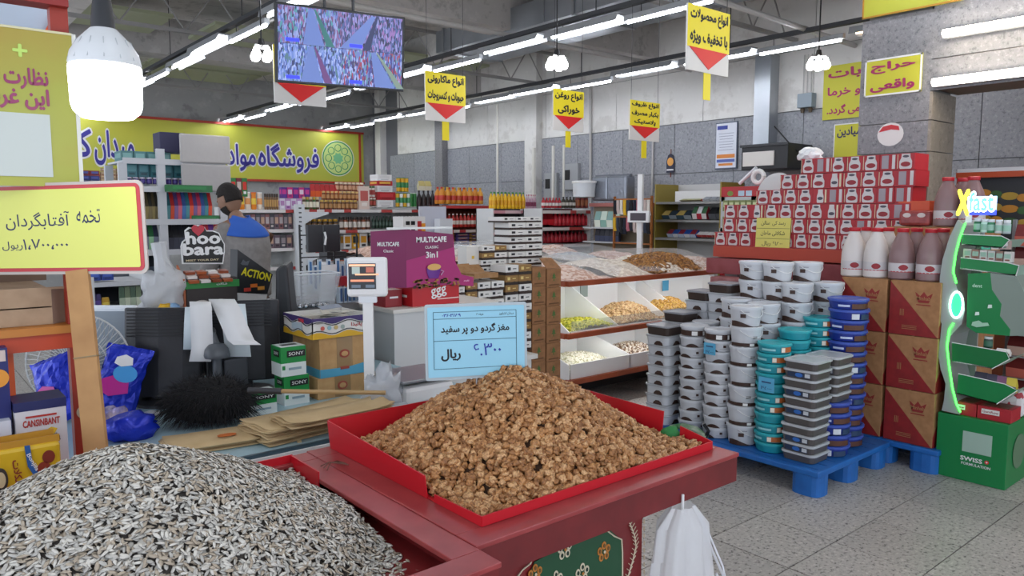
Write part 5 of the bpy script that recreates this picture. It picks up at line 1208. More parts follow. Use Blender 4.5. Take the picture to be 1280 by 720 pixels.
def bottle_at(px, x, z, kind, lb):
    loc = (x, yx_b(px, x, z), z); lbl = lb
    if kind in dp: dup(dp[kind], loc, random.uniform(-.2, .2), lbl, group='large dairy drink bottles with red caps')
    else: dp[kind] = t = dairy(kind); t.location = loc; t['label'] = lbl; t['group'] = 'large dairy drink bottles with red caps'
def yx_b(px, x, z):
    a = atX(px, 300, x); b = atX(px, 340, x); k = (z - a.z) / (b.z - a.z); return a.y + (b.y - a.y) * k
ZB = 1.141
for i, (px, k) in enumerate(((1066, 'w'), (1094, 'w'), (1126, 'b'), (1161, 'b'))): bottle_at(px, 4.785, ZB, k, '%s bottle with red cap, %s in the front row on the triangle cartons' % ('milky white' if k == 'w' else 'brownish', nth(i)))
for i, (px, k) in enumerate(((1081, 'w'), (1108, 'w'), (1143, 'b'), (1176, 'b'))): bottle_at(px, 4.945, ZB, k, '%s bottle with red cap, %s in the second row on the triangle cartons' % ('milky white' if k == 'w' else 'brownish', nth(i)))
for i, px in enumerate((1182, 1201, 1214)): bottle_at(px, 5.22 + (.0, .17, .0)[i] , ZU, 'b', 'brownish bottle with red cap on the upper tan cartons, %s from the column' % nth(i))
# red wrapped packs and orange box next to them
p = atX(1142, 281, 5.2); t = thing('wrapped_pack', 'shrink wrapped pack of red snacks on the tan cartons beside the upper bottles', 'pack', (5.2, p.y, ZU), -PI / 2)
MB().box((0, .06, .05), (.20, .12, .10)).build('pack_body', mat('#7d2e30', .35, noise=(20., '#a84a48')), t, bevel=.02)
for k in (-1, 1): flat(t, (k * .045, -.002, .07), FY, .05, .03, mat('#cfc4c0', .5), 'print', 'o')
p = atX(1142, 255, 5.3); tag(MB().bb((0, -.1, 0), (.1, .1, .065)).build('orange_box', mat('#c8502c', .5), None, (5.3, p.y, ZU + .10), bevel=.002), 'small orange box on top of the wrapped red snacks', 'box')
tag(MB().bb((0, -.11, 0), (.12, .11, .03)).build('beige_box', mat('#c9a27c', .6), None, (5.42, p.y, ZU + .10)), 'thin beige box behind the small orange box', 'box')
XC = 5.30
MR = mat('#a5202a', .5, rnd=.05); MW = mat('#cbc5c4', .5); MD = mat('#4a4550', .5); MO = mat('#8e1f28', .5)
def milk(side):
    t = thing('milk_carton', 'x', 'carton', (0, 0, -9)); w, h = .112, .118
    MB().bb((0, -w / 2, 0), (.22, w / 2, h - .002)).build('carton_body', MR, t)
    if side == 0:
        flat(t, (-.0012, 0, h * .5), FX, .08, .106, MW, 'bottle_print', [(-.42, -.5), (.42, -.5), (.5, -.4), (.5, .0), (.36, .25), (.34, .5), (-.34, .5), (-.36, .25), (-.5, 0), (-.5, -.4)])
        flat(t, (-.0026, 0, h * .33), FX, .062, .036, MO, 'oval_print', 'o'); flat(t, (-.0026, 0, h * .8), FX, .04, .018, MD, 'oval_print', 'o')
        flat(t, (-.0012, w * .46, h * .5), FX, .004, .10, mat('#d8c9a8', .5), 'edge_line')
    elif side == 1:
        flat(t, (-.0012, .02, h * .5), FX, .045, .095, mat('#9a9096', .5), 'grey_panel'); flat(t, (-.0012, -.035, h * .5), FX, .02, .10, MW, 'white_strip')
    else:
        flat(t, (-.0012, 0, h * .5), FX, .05, .104, MW, 'bottle_print', [(-.42, -.5), (.42, -.5), (.5, -.4), (.5, .0), (.36, .25), (.34, .5), (-.34, .5), (-.36, .25), (-.5, 0), (-.5, -.4)])
        flat(t, (-.0026, 0, h * .35), FX, .04, .025, MD, 'oval_print', 'o'); flat(t, (-.0026, -.04, h * .5), FX, .012, .1, mat('#d8c9a8', .5), 'edge_line')
    return t
mp = {}
rows = [(306, 893, 1134), (293, 903, 1136), (272, 905, 1138), (251, 945, 1140), (232, 975, 1144), (213, 1001, 1143)]
zr0 = atX(1060, 313, XC).z; H6 = (atX(1080, 194, XC).z - zr0) / 6
for r, (py, pa, pb) in enumerate(rows):
    z = zr0 + r * H6; ya, yb_ = yx_b(pa, XC, z), yx_b(pb, XC, z); n = int(round((ya - yb_) / .118)); w = (ya - yb_) / n
    for i in range(n):
        k = 0 if random.random() < .68 else random.choice((1, 2)); loc = (XC + random.uniform(-.004, .004), ya - w * (i + .5), z)
        lb = 'red chocolate milk carton, layer %s from below, %s across' % (nth(r), nth(i)); sc = (1, w / .1135, H6 / .119)
        if k in mp: dup(mp[k], loc, 0, lb, sc, group='wall of chocolate milk cartons')
        else: mp[k] = t = milk(k); t.location = loc; t.scale = sc; t['label'] = lb; t['group'] = 'wall of chocolate milk cartons'
for r, pys in ((6, 0),): pass
# the red stock platform carrying them
zp = zr0; pf = thing('stock_platform', 'orange red platform with a rose plank carrying the milk cartons', 'platform', (0, 0, 0)); ya, yb_ = yx_b(888, XC - .1, zp), yx_b(1064, XC - .1, zp) - .5
MB().bb((XC - .06, yb_, zp - .09), (XC + .35, ya, zp)).build('upper_board', mat('#b0402a', .5), pf)
MB().bb((XC - .12, yb_, zp - .22), (XC + .35, ya + .02, zp - .10)).build('plank', mat('#7b2a30', .5, noise=(5., '#93474c')), pf)
for y in (ya - .15, (ya + 2.5) / 2, 2.52): MB().bb((XC - .02, y - .06, 0), (XC + .06, y + .06, zp - .22)).build('post', mat('#9a9a9c', .5), pf)
for k in range(4):
    y0 = max(2.42, yx_b(1062, 5.0, 1.2) + .02) + k * .28
    t = thing('wrapped_tray', 'rose shrink wrapped tray beneath the milk cartons, %s from the column' % nth(k), 'tray', (5.02, y0, 0), group='wrapped trays under the milk cartons')
    MB().bb((0, 0, 0), (.15, .27, zp - .235)).build('tray_stack', mat('#8a4a4c', .35, noise=(9., '#a46a6a'), bump=(12., .6)), t, bevel=.01)
    flat(t, (-.002, .13, zp - .33), FX, .10, .08, mat('#b9a8a6', .4), 'label')
# handwritten yellow card
c0 = atX(966, 292, XC - .012); t = thing('handwritten_card', 'handwritten yellow price card leaning before the milk cartons', 'price card', c0, rot=(0, .05, 0)); w, h = .292, .24
MB().box((0, 0, 0), (.003, w, h)).build('card', mat('#d9cf6a', .6), t)
for k, s in enumerate(('رسد کی  سالن', 'شکلاتی ماهان', '۶۱۸۰۰ ریال')): write(s, t, (-.003, 0, h * (.33 - .33 * k)), FX, w * (.7 if k < 2 else .6), h * .17, mat('#3c4034', .6), .0)
for k in (-1, 1): flat(t, (-.002, 0, h * .165 * k), FX, w * .96, .003, mat('#6a6a3c', .6), 'ruled_line')
# white crumpled bag on top + round white lid
t = thing('crumpled_bag', 'crumpled white bag resting on the top milk cartons', 'bag', (XC + .15, yx_b(1013, XC + .15, 2), zr0 + 6 * H6)); b = bmesh.new(); bmesh.ops.create_icosphere(b, subdivisions=3, radius=.09)
for v in b.verts: v.co *= random.uniform(.85, 1.1); v.co.z = max(-.0, v.co.z * .75 + .03)
me = bpy.data.meshes.new('bag_body'); b.to_mesh(me); b.free(); me.materials.append(WHITEM); put('bag_body', me, t)
p = atX(973, 236, XC + .3); o = MB().lathe([(.16, 0), (.16, .02), (.12, .035), (.001, .04)], 24).build('round_tray', mat('#c4c5c6', .4), None, (XC + .27, p.y, p.z - .03), (0, -1.3, 0), smooth=True); tag(o, 'round pale lid standing behind the left end of the milk cartons', 'lid')
XD = 4.72; GR = mat('#0c7a3e', .4); GR2 = mat('#0a6b34', .4); NEON = mat('#35f03a', emit=3.2); ACR = mat('#9a9e9c', .35); CARDW = mat('#c9c9c4', .5)
gd = thing('green_display', 'green promotional stand with curved neon edge, sloped trays and printed base box', 'display stand', (XD, 1.72, 0))
def L(px, py, x=XD): q = atX(px, py, x); return (q.x - XD, q.y - 1.72, q.z)
DW = .36     # width along -y
D2 = .34     # depth along +x
MB().bb((0, -.365, 0), (D2, 0, .375)).build('base_box', GR, gd, bevel=.003)
flat(gd, (.19, -.368, .19), FY, .2, .2, mat('#5a7a5c', .5), 'side_print', 'o')
flat(gd, (-.002, -.215, .235), FX, .15, .12, mat('#9fb8a8', .5), 'blank_square')
write('SWISS', gd, (-.003, -.19, .135), FX, .115, .026, WHITE, .03); write('FORMULATION', gd, (-.003, -.215, .105), FX, .15, .016, WHITE, .01)
flat(gd, (-.003, -.27, .138), FX, .022, .022, mat('#c8202c', .5), 'cross_badge', 'o'); write('+', gd, (-.005, -.27, .138), FX, .012, .012, WHITE, .04)
# curved spine: outline in the plane x = XD
sp_ = [(1197, 275), (1187, 296), (1178, 325), (1175, 345), (1174, 362), (1171, 375), (1172, 392), (1177, 405), (1175, 425), (1172, 440), (1176, 462), (1182, 480), (1180, 500), (1177, 513), (1199, 518), (1195, 505), (1192, 485), (1186, 462), (1184, 440), (1188, 420), (1202, 405), (1206, 388), (1203, 372), (1197, 362), (1191, 345), (1193, 325), (1200, 300), (1207, 282)]
MB().prism([L(*q) for q in sp_], (.30, 0, 0)).build('spine_panel', ACR, gd)
MB().tube([Vector(L(*q)) + Vector((-.004, 0, 0)) for q in ((1207, 279), (1200, 298), (1195, 318), (1192, 340), (1196, 354))], .0052, 8).build('neon_edge', NEON, gd, smooth=True)
MB().tube([Vector(L(*q)) + Vector((-.004, 0, 0)) for q in ((1192, 404), (1187, 412), (1184, 432), (1187, 458), (1191, 485), (1196, 505), (1201, 515))], .0052, 8).build('neon_edge', NEON, gd, smooth=True)
cc = Vector(L(1196, 381)); MB().tube([cc + Vector((-.006, .034 * math.cos(a), .075 * math.sin(a))) for a in np.linspace(0, 2 * PI, 21)], .0055, 6, cap=False).build('neon_ring', mat('#c8ffe8', emit=3.0), gd)
flat(gd, tuple(cc + Vector((-.004, 0, 0))), FX, .06, .14, mat('#2fa878', emit=.8), 'oval_sign', 'o')
MB().bb((.28, -.09, .36), (.30, -.0, 1.50)).build('back_panel', mat('#8f9390', .5), gd)
# sloped trays: (left top, left bottom, right bottom, right top) of the side cheek
trays = [((1203, 293), (1202, 306), (1253, 310), (1262, 300), (1252, 295)), ((1201, 322), (1200, 336), (1270, 345), (1274, 332), (1258, 328)), ((1190, 428), (1190, 452), (1240, 461), (1262, 449), (1258, 440)), ((1198, 467), (1196, 492), (1246, 505), (1272, 488), (1256, 480))]
for k, q in enumerate(trays):
    pts = [L(*p) for p in q]
    MB().prism(pts, (.012, 0, 0)).build('tray_cheek', (GR, GR, GR2, GR)[k], gd)
    y0, y1 = pts[0][1], pts[3][1]; zb = (pts[1][2] + pts[2][2]) / 2
    MB().prism([pts[1], pts[2], (pts[2][0], pts[2][1], pts[2][2] + .006), (pts[1][0], pts[1][1], pts[1][2] + .006)], (.28, 0, 0)).build('tray_floor', CARDW, gd)
    MB().prism([pts[2], pts[3], (pts[3][0], pts[3][1] + .005, pts[3][2]), (pts[2][0], pts[2][1] + .005, pts[2][2])], (.28, 0, 0)).build('tray_front', mat('#8fae9c', .4), gd)
    e = MB(); e.tube([Vector(p) + Vector((-.002, 0, 0)) for p in (pts[0], pts[4], pts[3], pts[2])], .0025, 5); e.build('tray_edge', WHITE, gd)
wp = [L(*p) for p in ((1210, 342), (1238, 341), (1240, 362), (1252, 380), (1250, 395), (1263, 412), (1262, 420), (1220, 416), (1208, 408))]
MB().prism(wp, (.012, 0, 0)).build('wing_panel', GR, gd); MB().prism([wp[1], wp[2], wp[3], wp[4], wp[5], wp[6], (wp[6][0], wp[6][1] - .12, wp[6][2] + .02), (wp[3][0], wp[3][1] - .13, wp[3][2] + .02), (wp[1][0], wp[1][1] - .12, wp[1][2])], (.25, 0, 0)).build('step_panel', mat('#7d8a80', .5), gd)
flat(gd, (-.006, L(1226, 405)[1], L(1226, 405)[2]), FX, .09, .04, mat('#9fc8ac', .5), 'mint_print', [(-.5, -.3), (-.2, -.5), (.5, -.1), (.4, .3), (.1, .2), (-.1, .5), (-.45, .2)])
for (px, py) in ((1222, 392), (1238, 383)): flat(gd, (-.006, L(px, py)[1], L(px, py)[2]), FX, .022, .022, mat('#d8e8dc', .5), 'gum_print', [(-.5, -.5), (.5, -.3), (.4, .5), (-.4, .4)])
write('dent', gd, (-.006, L(1222, 357)[1], L(1222, 357)[2]), FX, .05, .02, mat('#bfe8cc', .5), .01)
# lit lettering on top
tp = thing('lit_logo', 'glowing blue and white lettering with a yellow X on top of the green display', 'lit sign', (XD, 1.72, 0))
c = L(1224, 252)
MB().bb((.0, c[1] - .085, c[2] - .075), (.012, c[1] + .06, c[2] - .045)).build('sign_base', mat('#3040c8', emit=1.0), tp)
me, tw, th = text_mesh('fast', .07, mat('#e8f4ff', emit=1.6)); put('lettering_halo', me, tp, (-.002, c[1] - .012, c[2]), FX, (.135 / tw, .12 / th, 1))
me, tw2, th2 = text_mesh('fast', .015, mat('#5a9be8', emit=1.0)); put('lettering', me, tp, (-.006, c[1] - .012, c[2]), FX, (.135 / tw, .12 / th, 1))
MB().bb((.001, c[1] - .085, c[2] - .05), (.01, c[1] + .06, c[2] + .03)).build('sign_panel', mat('#9cc4f4', emit=.8), tp)
write('X', tp, (-.012, L(1205, 252)[1], L(1205, 252)[2] - .005), FX, .07, .15, mat('#e8e03a', emit=1.3), .06); 
MB().bb((.0, L(1207, 270)[1] - .03, L(1207, 276)[2] - .01), (.01, L(1207, 270)[1], L(1207, 262)[2])).build('sign_neck', WHITEM, tp)
# goods in the trays
def dg(px, py, dx, kind, cols, w, h, lb, group='goods in the green display'):
    q = Vector(L(px, py)); o = put(WORD[kind], unit(kind, cols), None, (XD + .03 + dx, q.y + 1.72, q.z), (0, 0, -PI / 2), (w, w, h)); tag(o, lb, kind if kind in ('jar', 'box', 'can', 'bottle') else 'pack', group)
for i, (px, c_) in enumerate(((1219, '#1d6a44'), (1228, '#bfe0d0'), (1236, '#2a7c50'), (1246, '#c8c8c4'), (1256, '#a8b4b4'))): dg(px, 290 + i * .6, 0, 'jar', (c_, '#d8dcda', '#8fb8a4'), .042, .075, 'little gum pot on the top tray, %s from the spine' % nth(i))
for i in range(6): dg(1208 + i * 10, 324 + i * .9, 0, 'box', (('#b8b4ae', '#8a6a5c', '#c8c4be')[i % 3], '#8fae9c', '#7c4c3c'), .045, .06, 'small boxed gum on the second tray, %s from the spine' % nth(i))
for i, c_ in enumerate(('#48b89a', '#d8d0c8', '#b09a92')): dg(1232 + i * 11, 312, 0, 'box', (c_, '#e0e4e0', '#6a8a7c'), .05, .055, 'little mint box between the upper trays, %s from the spine' % nth(i))
for i in range(3): dg(1248 + 4 * i, 362 + 22 * i, .02, 'bag', ('#b0907c', '#d8c8a8', '#8a5a4a'), .07, .05, 'foil sachet on the stepped side, %s from the top' % nth(i))
dg(1231, 436, .02, 'jar', ('#2a4a3c', '#e0e4e2', '#3c6a54'), .05, .065, 'dark gum pot with white lid on the third tray'); dg(1250, 446, .02, 'bag', ('#d8d4cc', '#c05a3c', '#e8e4dc'), .07, .04, 'white and orange sachet on the third tray')
for i, c_ in enumerate(('#2c2a3c', '#3a3448', '#7a4a6a', '#c8b43c')): dg(1222 + i * 12, 484 + i * 2.5, .02, 'bag', (c_, '#8a8498', c_), .07, .08, ('black', 'dark violet', 'purple', 'yellow')[i] + ' sachet on the lowest sloped tray')
def rbox(y0, dx, lb):
    t = thing('sweets_box', lb, 'box', (XD + .03 + dx, y0, .376), group='red sweets boxes on the green base'); w, d, h = .17, .16, .075
    MB().bb((0, -w, 0), (d, 0, h)).build('box_body', mat('#a8202a', .45), t, bevel=.002); flat(t, (-.002, -w * .4, h * .62), FX, .09, .028, mat('#e0dcd8', .5), 'name_plate'); write('GumRow', t, (-.004, -w * .4, h * .62), FX, .08, .015, RINK, .02); MB().bb((.02, -w + .02, h), (d - .02, -.02, h + .003)).build('lid_print', mat('#6a3c2c', .5), t)
rbox(1.70, 0, 'red sweets box on the green base, next to the spine'); rbox(1.525, .0, 'red sweets box on the green base, away from the spine')
t = thing('spotted_bag', 'white bag with red spots behind the red sweets boxes', 'bag', (XD + .24, 1.45, .376)); MB().box((0, 0, .08), (.1, .2, .16)).build('bag_body', speckle(['#d8d4d2', '#d8d4d2', '#b04048', '#e4e0de'], 40), t, bevel=.03)
os_ = thing('orange_shelf', 'orange topped shelf with a dark printed fruit panel near the granite column', 'shelf', (6.6, 1.6, 0)); 
zt = atX(1230, 222, 6.6).z; zt2 = atX(1230, 215, 6.6).z; zb = atX(1230, 350, 6.6).z
ya, yb_ = atX(1196, 222, 6.6).y, -.5
MB().bb((0, yb_ - 1.6, zt2), (.5, ya - 1.6, zt2 + .03)).build('white_ledge', WHITEM, os_); MB().bb((-.02, yb_ - 1.6, zt), (.5, ya - 1.6, zt2)).build('orange_beam', mat('#c4502a', .45), os_)
MB().bb((.04, yb_ - 1.6, zb), (.08, ya - 1.6, zt)).build('printed_panel', mat('#34363a', .5), os_); MB().bb((0, yb_ - 1.6, 0), (.5, ya - 1.6, zb)).build('shelf_body', mat('#8a4a30', .6), os_); 
for y in (ya - .03, yb_): MB().bb((0, y - 1.6, 0), (.5, y - 1.57, zt2)).build('side_upright', ORG, os_)
for j in range(3):
    for i in range(5): q = atX(1243 + 17 * (i - 1), 241 + 16 * j + 2 * i, 6.6); flat(os_, (.038, q.y - 1.6, q.z), FX, .085 if i % 2 else .12, .06, mat(('#c98a34', '#3f6a3c', '#b8963c')[(i + j) % 3], .5), 'fruit_print', 'o')
RP = [('#9c2a2c', '#c86a5c', '#6a1a1c'), ('#8a1f26', '#d8b8a8', '#5c1418')]
for r in range(9):
    for c_ in range(6):
        z = 1.33 - r * .145; y = 1.62 - c_ * .115; o = put('red_packet', unit('bag', RP[(r + c_) % 2]), None, (5.72, y, z), (0, 0, -PI / 2 + random.uniform(-.1, .1)), (.11, .09, .14)); tag(o, 'red snack packet on the back rack, layer %s from the top, %s from the display' % (nth(r), nth(c_)), 'packet', 'red packets behind the green display')
rk_ = thing('packet_rack', 'wire rack holding the red packets behind the green display', 'rack', (5.66, 1.7, 0))
for r in range(9): MB().bb((0, -.75, 1.33 - r * .145 - .006), (.16, 0, 1.33 - r * .145 - .001)).build('rack_shelf', GREYM, rk_)
for y in (0, -.76): MB().bb((.1, y - .01, 0), (.13, y + .01, 1.5)).build('rack_post', GREYM, rk_)
# black bags and cable hanging at the column corner
t = thing('hanging_cable', 'thick dark cable loop hanging at the corner of the granite column', 'cable', atD(1160, 180, 6.0)); MB().tube([(0, 0, .15), (.02, -.02, .02), (.0, .02, -.12), (.06, -.08, -.28), (.1, -.2, -.36)], .018, 8).build('cable_run', BLACK, t, smooth=True); MB().tube([(0, .05, .1), (.02, .06, -.2), (.0, .02, -.55), (.02, -.0, -.8)], .03, 8).build('cable_sleeve', BLACK, t, smooth=True)
t = thing('water_bottle_pack', 'clear and blue bottle standing beside the upper brown bottles', 'bottle', (5.5, 2.32, ZU)); MB().lathe([(.04, 0), (.045, .02), (.045, .2), (.02, .26), (.018, .28)], 14).build('bottle_body', mat('#a8b8c0', .2, alpha=.7), t, smooth=True); MB().lathe([(.046, .08), (.046, .17)], 14).build('label', mat('#3a7ab8', .4), t)
# ================================================================ THE TILL COUNTER AND WHAT STANDS ON IT
ZC = .78
ct = thing('till_counter', 'till counter with a pale blue top and an orange brown front rail', 'counter', (0, 0, 0))
CT = mat('#a9c6cf', .25, noise=(2., '#9dbbc6'))
MB().bb((.46, 2.32, ZC - .012), (1.95, 2.53, ZC)).bb((-.5, 2.53, ZC - .012), (1.95, 3.62, ZC)).build('counter_top', CT, ct)
MB().bb((.46, 2.305, ZC - .010), (1.95, 2.32, ZC + .002)).build('dark_edge', mat('#3e5560', .4), ct); MB().bb((.46, 2.295, ZC - .022), (1.95, 2.32, ZC - .010)).build('white_edge', WHITE, ct)
MB().bb((.46, 2.30, ZC - .075), (1.95, 2.34, ZC - .022)).build('front_rail', mat('#a8481e', .45), ct)
MB().bb((.48, 2.36, .05), (1.93, 3.58, ZC - .02)).build('cabinet_body', mat('#5a5053', .6), ct); MB().bb((.48, 2.34, .1), (1.9, 2.36, ZC - .09)).build('front_panel', mat('#6e6468', .5), ct)
PAPER = mat('#e4e5e3', .7); KB = mat('#cbb185', .75, noise=(14., '#bda377', .3, .7))
def onc(px, py, z=ZC): return atZ(px, py, z)
BG = mat('#17863c', .45); BGW = mat('#d6ddda', .45)
def batt(px, py, z, lb, w=.105, d=.095, h=.118):
    p = atZ(px, py, z) if z == ZC else Vector((px, py, z)); t = thing('battery_box', lb, 'box', p, group='green and white battery boxes')
    MB().bb((0, 0, 0), (w, d, h * .45)).build('white_lower', BGW, t); MB().bb((0, 0, h * .45), (w, d, h)).build('green_upper', BG, t)
    MB().bb((.003, .003, h), (w - .003, d - .003, h + .001)).build('top_print', BGW, t); flat(t, (w * .5, d * .5, h + .001), (0, 0, 0), w * .6, d * .3, BLACK, 'name_plate')
    flat(t, (w * .6, -.0012, h * .76), FY, w * .72, h * .22, BLACK, 'name_plate'); write('SONY', t, (w * .6, -.0026, h * .76), FY, w * .6, h * .12, WHITE, .02)
    flat(t, (-.0012, d * .42, h * .78), FX, d * .55, h * .22, BLACK, 'name_plate'); write('SONY', t, (-.0026, d * .42, h * .78), FX, d * .45, h * .11, WHITE, .02)
    flat(t, (w * .55, -.0012, h * .25), FY, w * .5, h * .08, mat('#8aa0a8', .5), 'print_line'); flat(t, (w * .1, -.0012, h * .3), FY, .012, .016, mat('#17863c', .5), 'print')
    return p
b0 = batt(356, 508, ZC, 'lower green and white battery box beside the tan cartons'); batt(b0.x - .012, b0.y - .004, ZC + .1195, 'upper green and white battery box beside the tan cartons')
b1 = atZ(308, 522, ZC); t_ = batt(b1.x, b1.y - .0, ZC + .0001, 'front battery box lying half behind the black duster', .12, .07, .09)
p = atZ(401, 500, ZC); KC = mat('#c29a68', .8, noise=(25., '#b48c5c'))
def ccart(z, h, lb, band, dx=0, w=.24, d=.26):
    t = thing('tan_carton', lb, 'carton', (p.x + dx, p.y, z)); MB().bb((0, 0, 0), (w, d, h)).build('carton_body', KC, t, bevel=.002)
    MB().bb((w * .32, -.001, .002), (w * .62, 0, h)).build('clear_tape', mat('#9a7c55', .25, spec=.6), t)
    if band:
        MB().prism([(0, -.0018, 0), (w, -.0018, 0), (w, -.0018, h * .30), (w * .5, -.0018, h * .2), (0, -.0018, h * .22)], (0, .001, 0)).build('blue_band', mat('#4f9dbb', .6), t)
        MB().prism([(-.0018, 0, 0), (-.0018, d, 0), (-.0018, d, h * .22), (-.0018, 0, h * .22)], (.001, 0, 0)).build('blue_band', mat('#4f9dbb', .6), t)
    flat(t, (w * .46, -.003, h * .56), FY, .045, .036, mat('#9a4436', .7), 'round_stamp', 'o'); flat(t, (w * .46, -.0045, h * .56), FY, .030, .022, KC, 'stamp_centre', 'o'); flat(t, (w * .46, -.003, h * .2), FY, .04, .012, mat('#9a4436', .7), 'stamp_line')
    return t
ccart(ZC, .088, 'lower tan carton under the blue banded one', False, -.012); ccart(ZC + .089, .165, 'upper tan carton with a blue band along its bottom', True)
t = thing('printed_tray_box', 'open tray box with purple, white and yellow wavy print on the tan cartons', 'box', (p.x - .035, p.y - .012, ZC + .255)); w, d, h = .275, .28, .085
MB().bb((0, 0, 0), (w, .004, h)).bb((0, d - .004, 0), (w, d, h)).bb((0, 0, 0), (.004, d, h)).bb((w - .004, 0, 0), (w, d, h)).bb((0, 0, 0), (w, d, .004)).build('tray_body', mat('#dfddd6', .5), t)
def wave(base, amp, f, ph, top, L_): return [(L_ * i / 16, base + amp * math.sin(f * i / 16 * 2 * PI + ph)) for i in range(17)] + [(L_, top), (0, top)]
for nm, bs, tp_, c_ in (('purple_band', h * .78, h, '#3c2c66'), ('yellow_band', h * .22, 0, '#d8a820')):
    MB().prism([(x, -.001, z) for x, z in wave(bs, .008, 2, .5, tp_, w)], (0, -.001, 0)).build(nm, mat(c_, .5), t); MB().prism([(-.001, x, z) for x, z in wave(bs, .008, 2, 2.5, tp_, d)], (-.001, 0, 0)).build(nm, mat(c_, .5), t)
b = MB(); 
for nm, bs in (('black_line', h * .30), ('black_line', h * .72)): b.tube([(x, -.0025, z) for x, z in wave(bs, .008, 2, .5, 0, w)[:17]], .0022, 4); b.tube([(-.0025, x, z) for x, z in wave(bs, .008, 2, 2.5, 0, d)[:17]], .0022, 4)
b.build('wave_line', INK, t); write('پانیذا', t, (w * .72, -.0025, h * .54), FY, .05, .022, mat('#b02a30', .5), .02)
for k in range(4): flat(t, (w * .16 + .03 * k, -.0025, h * .5), FY, .018, .018, mat(('#c85a4a', '#8ab0b8', '#c8b070', '#9aa8a0')[k], .5), 'picture', 'o')
flat(t, (w * .92, -.0025, h * .5), FY, .03, .05, mat('#6a2c2c', .5), 'picture', 'o'); flat(t, (-.0025, d * .5, h * .5), FX, .1, .03, mat('#b8c8d0', .5), 'picture'); flat(t, (-.0025, d * .35, h * .82), FX, .05, .014, mat('#c83040', .5), 'picture')
tt = thing('loose_papers', 'loose papers and small foil bits lying in the printed tray box', 'papers', (p.x + .05, p.y + .08, ZC + .262))
for k in range(12): MB().box((random.uniform(-.05, .15), random.uniform(-.05, .14), .06 + .003 * k), (.09, .07, .0012)).build('paper_slip', mat(('#b8b4a8', '#8a93a0', '#c9c4b4')[k % 3], .6), tt, (0, 0, 0), (random.uniform(-.1, .1), random.uniform(-.1, .1), random.uniform(-.3, .3)))
MB().bb((-.06, -.06, 0), (.17, .16, .055)).build('paper_pile', mat('#a8a294', .7), tt)
MBK = mat('#24262b', .45, bump=(40., .15)); MBD = mat('#17181b', .55)
def monitor(px, py, z, W, H, lb, rot, tilt=-.10):
    c = atD(px, py, z); t = thing('computer_monitor', lb, 'monitor', (c.x, c.y, ZC), rot); zc = c.z - ZC
    b = MB(); n = 10
    prof = [(-.5, .0), (-.49, -.015), (-.3, -.045), (0, -.052), (.3, -.045), (.49, -.015), (.5, 0), (.5, .02), (-.5, .02)]
    o = MB().prism([(x * W, y, -H / 2) for x, y in prof], (0, 0, H)).build('rear_shell', MBK, t, (0, 0, zc), (tilt, 0, 0), bevel=.006)
    v = MB()
    for k in range(9): v.bb((-W * .40, -.052, H * .18 + k * .013), (W * .40, -.043, H * .18 + k * .013 + .005))
    stuff(v.build('vent_slot', MBD, t, (0, -.002, zc), (tilt, 0, 0)))
    MB().bb((-W * .49, .02, -H * .49), (W * .49, .026, H * .49)).build('screen_front', mat('#0e0f12', .2), t, (0, 0, zc), (tilt, 0, 0))
    MB().box((0, -.02, (zc - H * .3) / 2 + .02), (.07, .035, zc - .05)).build('stand_neck', MBK, t); MB().lathe([(.12, 0), (.12, .012), (.03, .025)], 20).build('stand_base', MBK, t, smooth=True)
monitor(205, 440, 3.05, .31, .36, 'left black monitor seen from behind, receipts over its corner', -YAW + .02)
monitor(304, 425, 3.22, .30, .34, 'right black monitor seen from behind, covered by hanging receipts', -YAW + .25)
def ribbon(name, lb, pts, w, m, side=(1, 0, 0), cat='receipt'):
    b = MB(); pts = [Vector(p) for p in pts]; s = Vector(side).normalized() * w / 2; vs = []
    for p_ in pts: vs += [p_ - s, p_ + s]
    b.add(vs, [(2 * i, 2 * i + 1, 2 * i + 3, 2 * i + 2) for i in range(len(pts) - 1)]); o = b.build(name, m, smooth=True, thick=.0012); tag(o, lb, cat); return o
Rr = tuple(_r)
RCP = mat('#dadbdb', .6)
dd = 2.94
ribbon('till_receipt', 'long curled till receipt over the left monitor, its printed end hanging lowest', [atD(252, 392, dd + .14), atD(250, 377, dd + .05), atD(251, 384, dd - .01), atD(252, 410, dd), atD(253, 435, dd - .005), atD(250, 452, dd - .02)], .085, RCP, Rr)
ribbon('till_receipt', 'pale receipt hanging behind the printed one between the monitors', [atD(243, 390, dd + .12), atD(243, 384, dd + .05), atD(242, 405, dd + .02), atD(241, 437, dd + .02)], .075, mat('#cfdbdf', .6), Rr)
ribbon('till_receipt', 'wide white receipt folded over the right monitor, curling out at its foot', [atD(278, 388, dd + .16), atD(277, 374, dd + .08), atD(283, 384, dd + .02), atD(292, 405, dd), atD(301, 425, dd - .03), atD(309, 431, dd - .07)], .105, RCP, Rr)
ribbon('till_receipt', 'bluish receipt behind the wide one, reaching lowest on the right monitor', [atD(292, 392, dd + .14), atD(291, 380, dd + .08), atD(293, 400, dd + .03), atD(298, 446, dd + .02)], .10, mat('#cfdbdf', .6), Rr)
q = atD(271, 437, 2.95); t = thing('desk_scanner', 'grey domed hand scanner in its stand between the two monitors', 'scanner', (q.x, q.y, ZC)); DG = mat('#50555a', .35)
zq = q.z - ZC
MB().lathe([(.05, 0), (.05, .01), (.02, .02), (.018, zq - .02)], 18).build('stand', DG, t, smooth=True); MB().lathe([(.048, 0), (.05, .01), (.044, .034), (.028, .052), (.001, .06)], 24).build('dome_head', DG, t, (0, 0, zq - .03), smooth=True); MB().tube([(0, .01, zq + .02), (-.01, .02, zq + .06), (0, .05, zq + .07)], .016, 8).build('neck', DG, t, smooth=True)
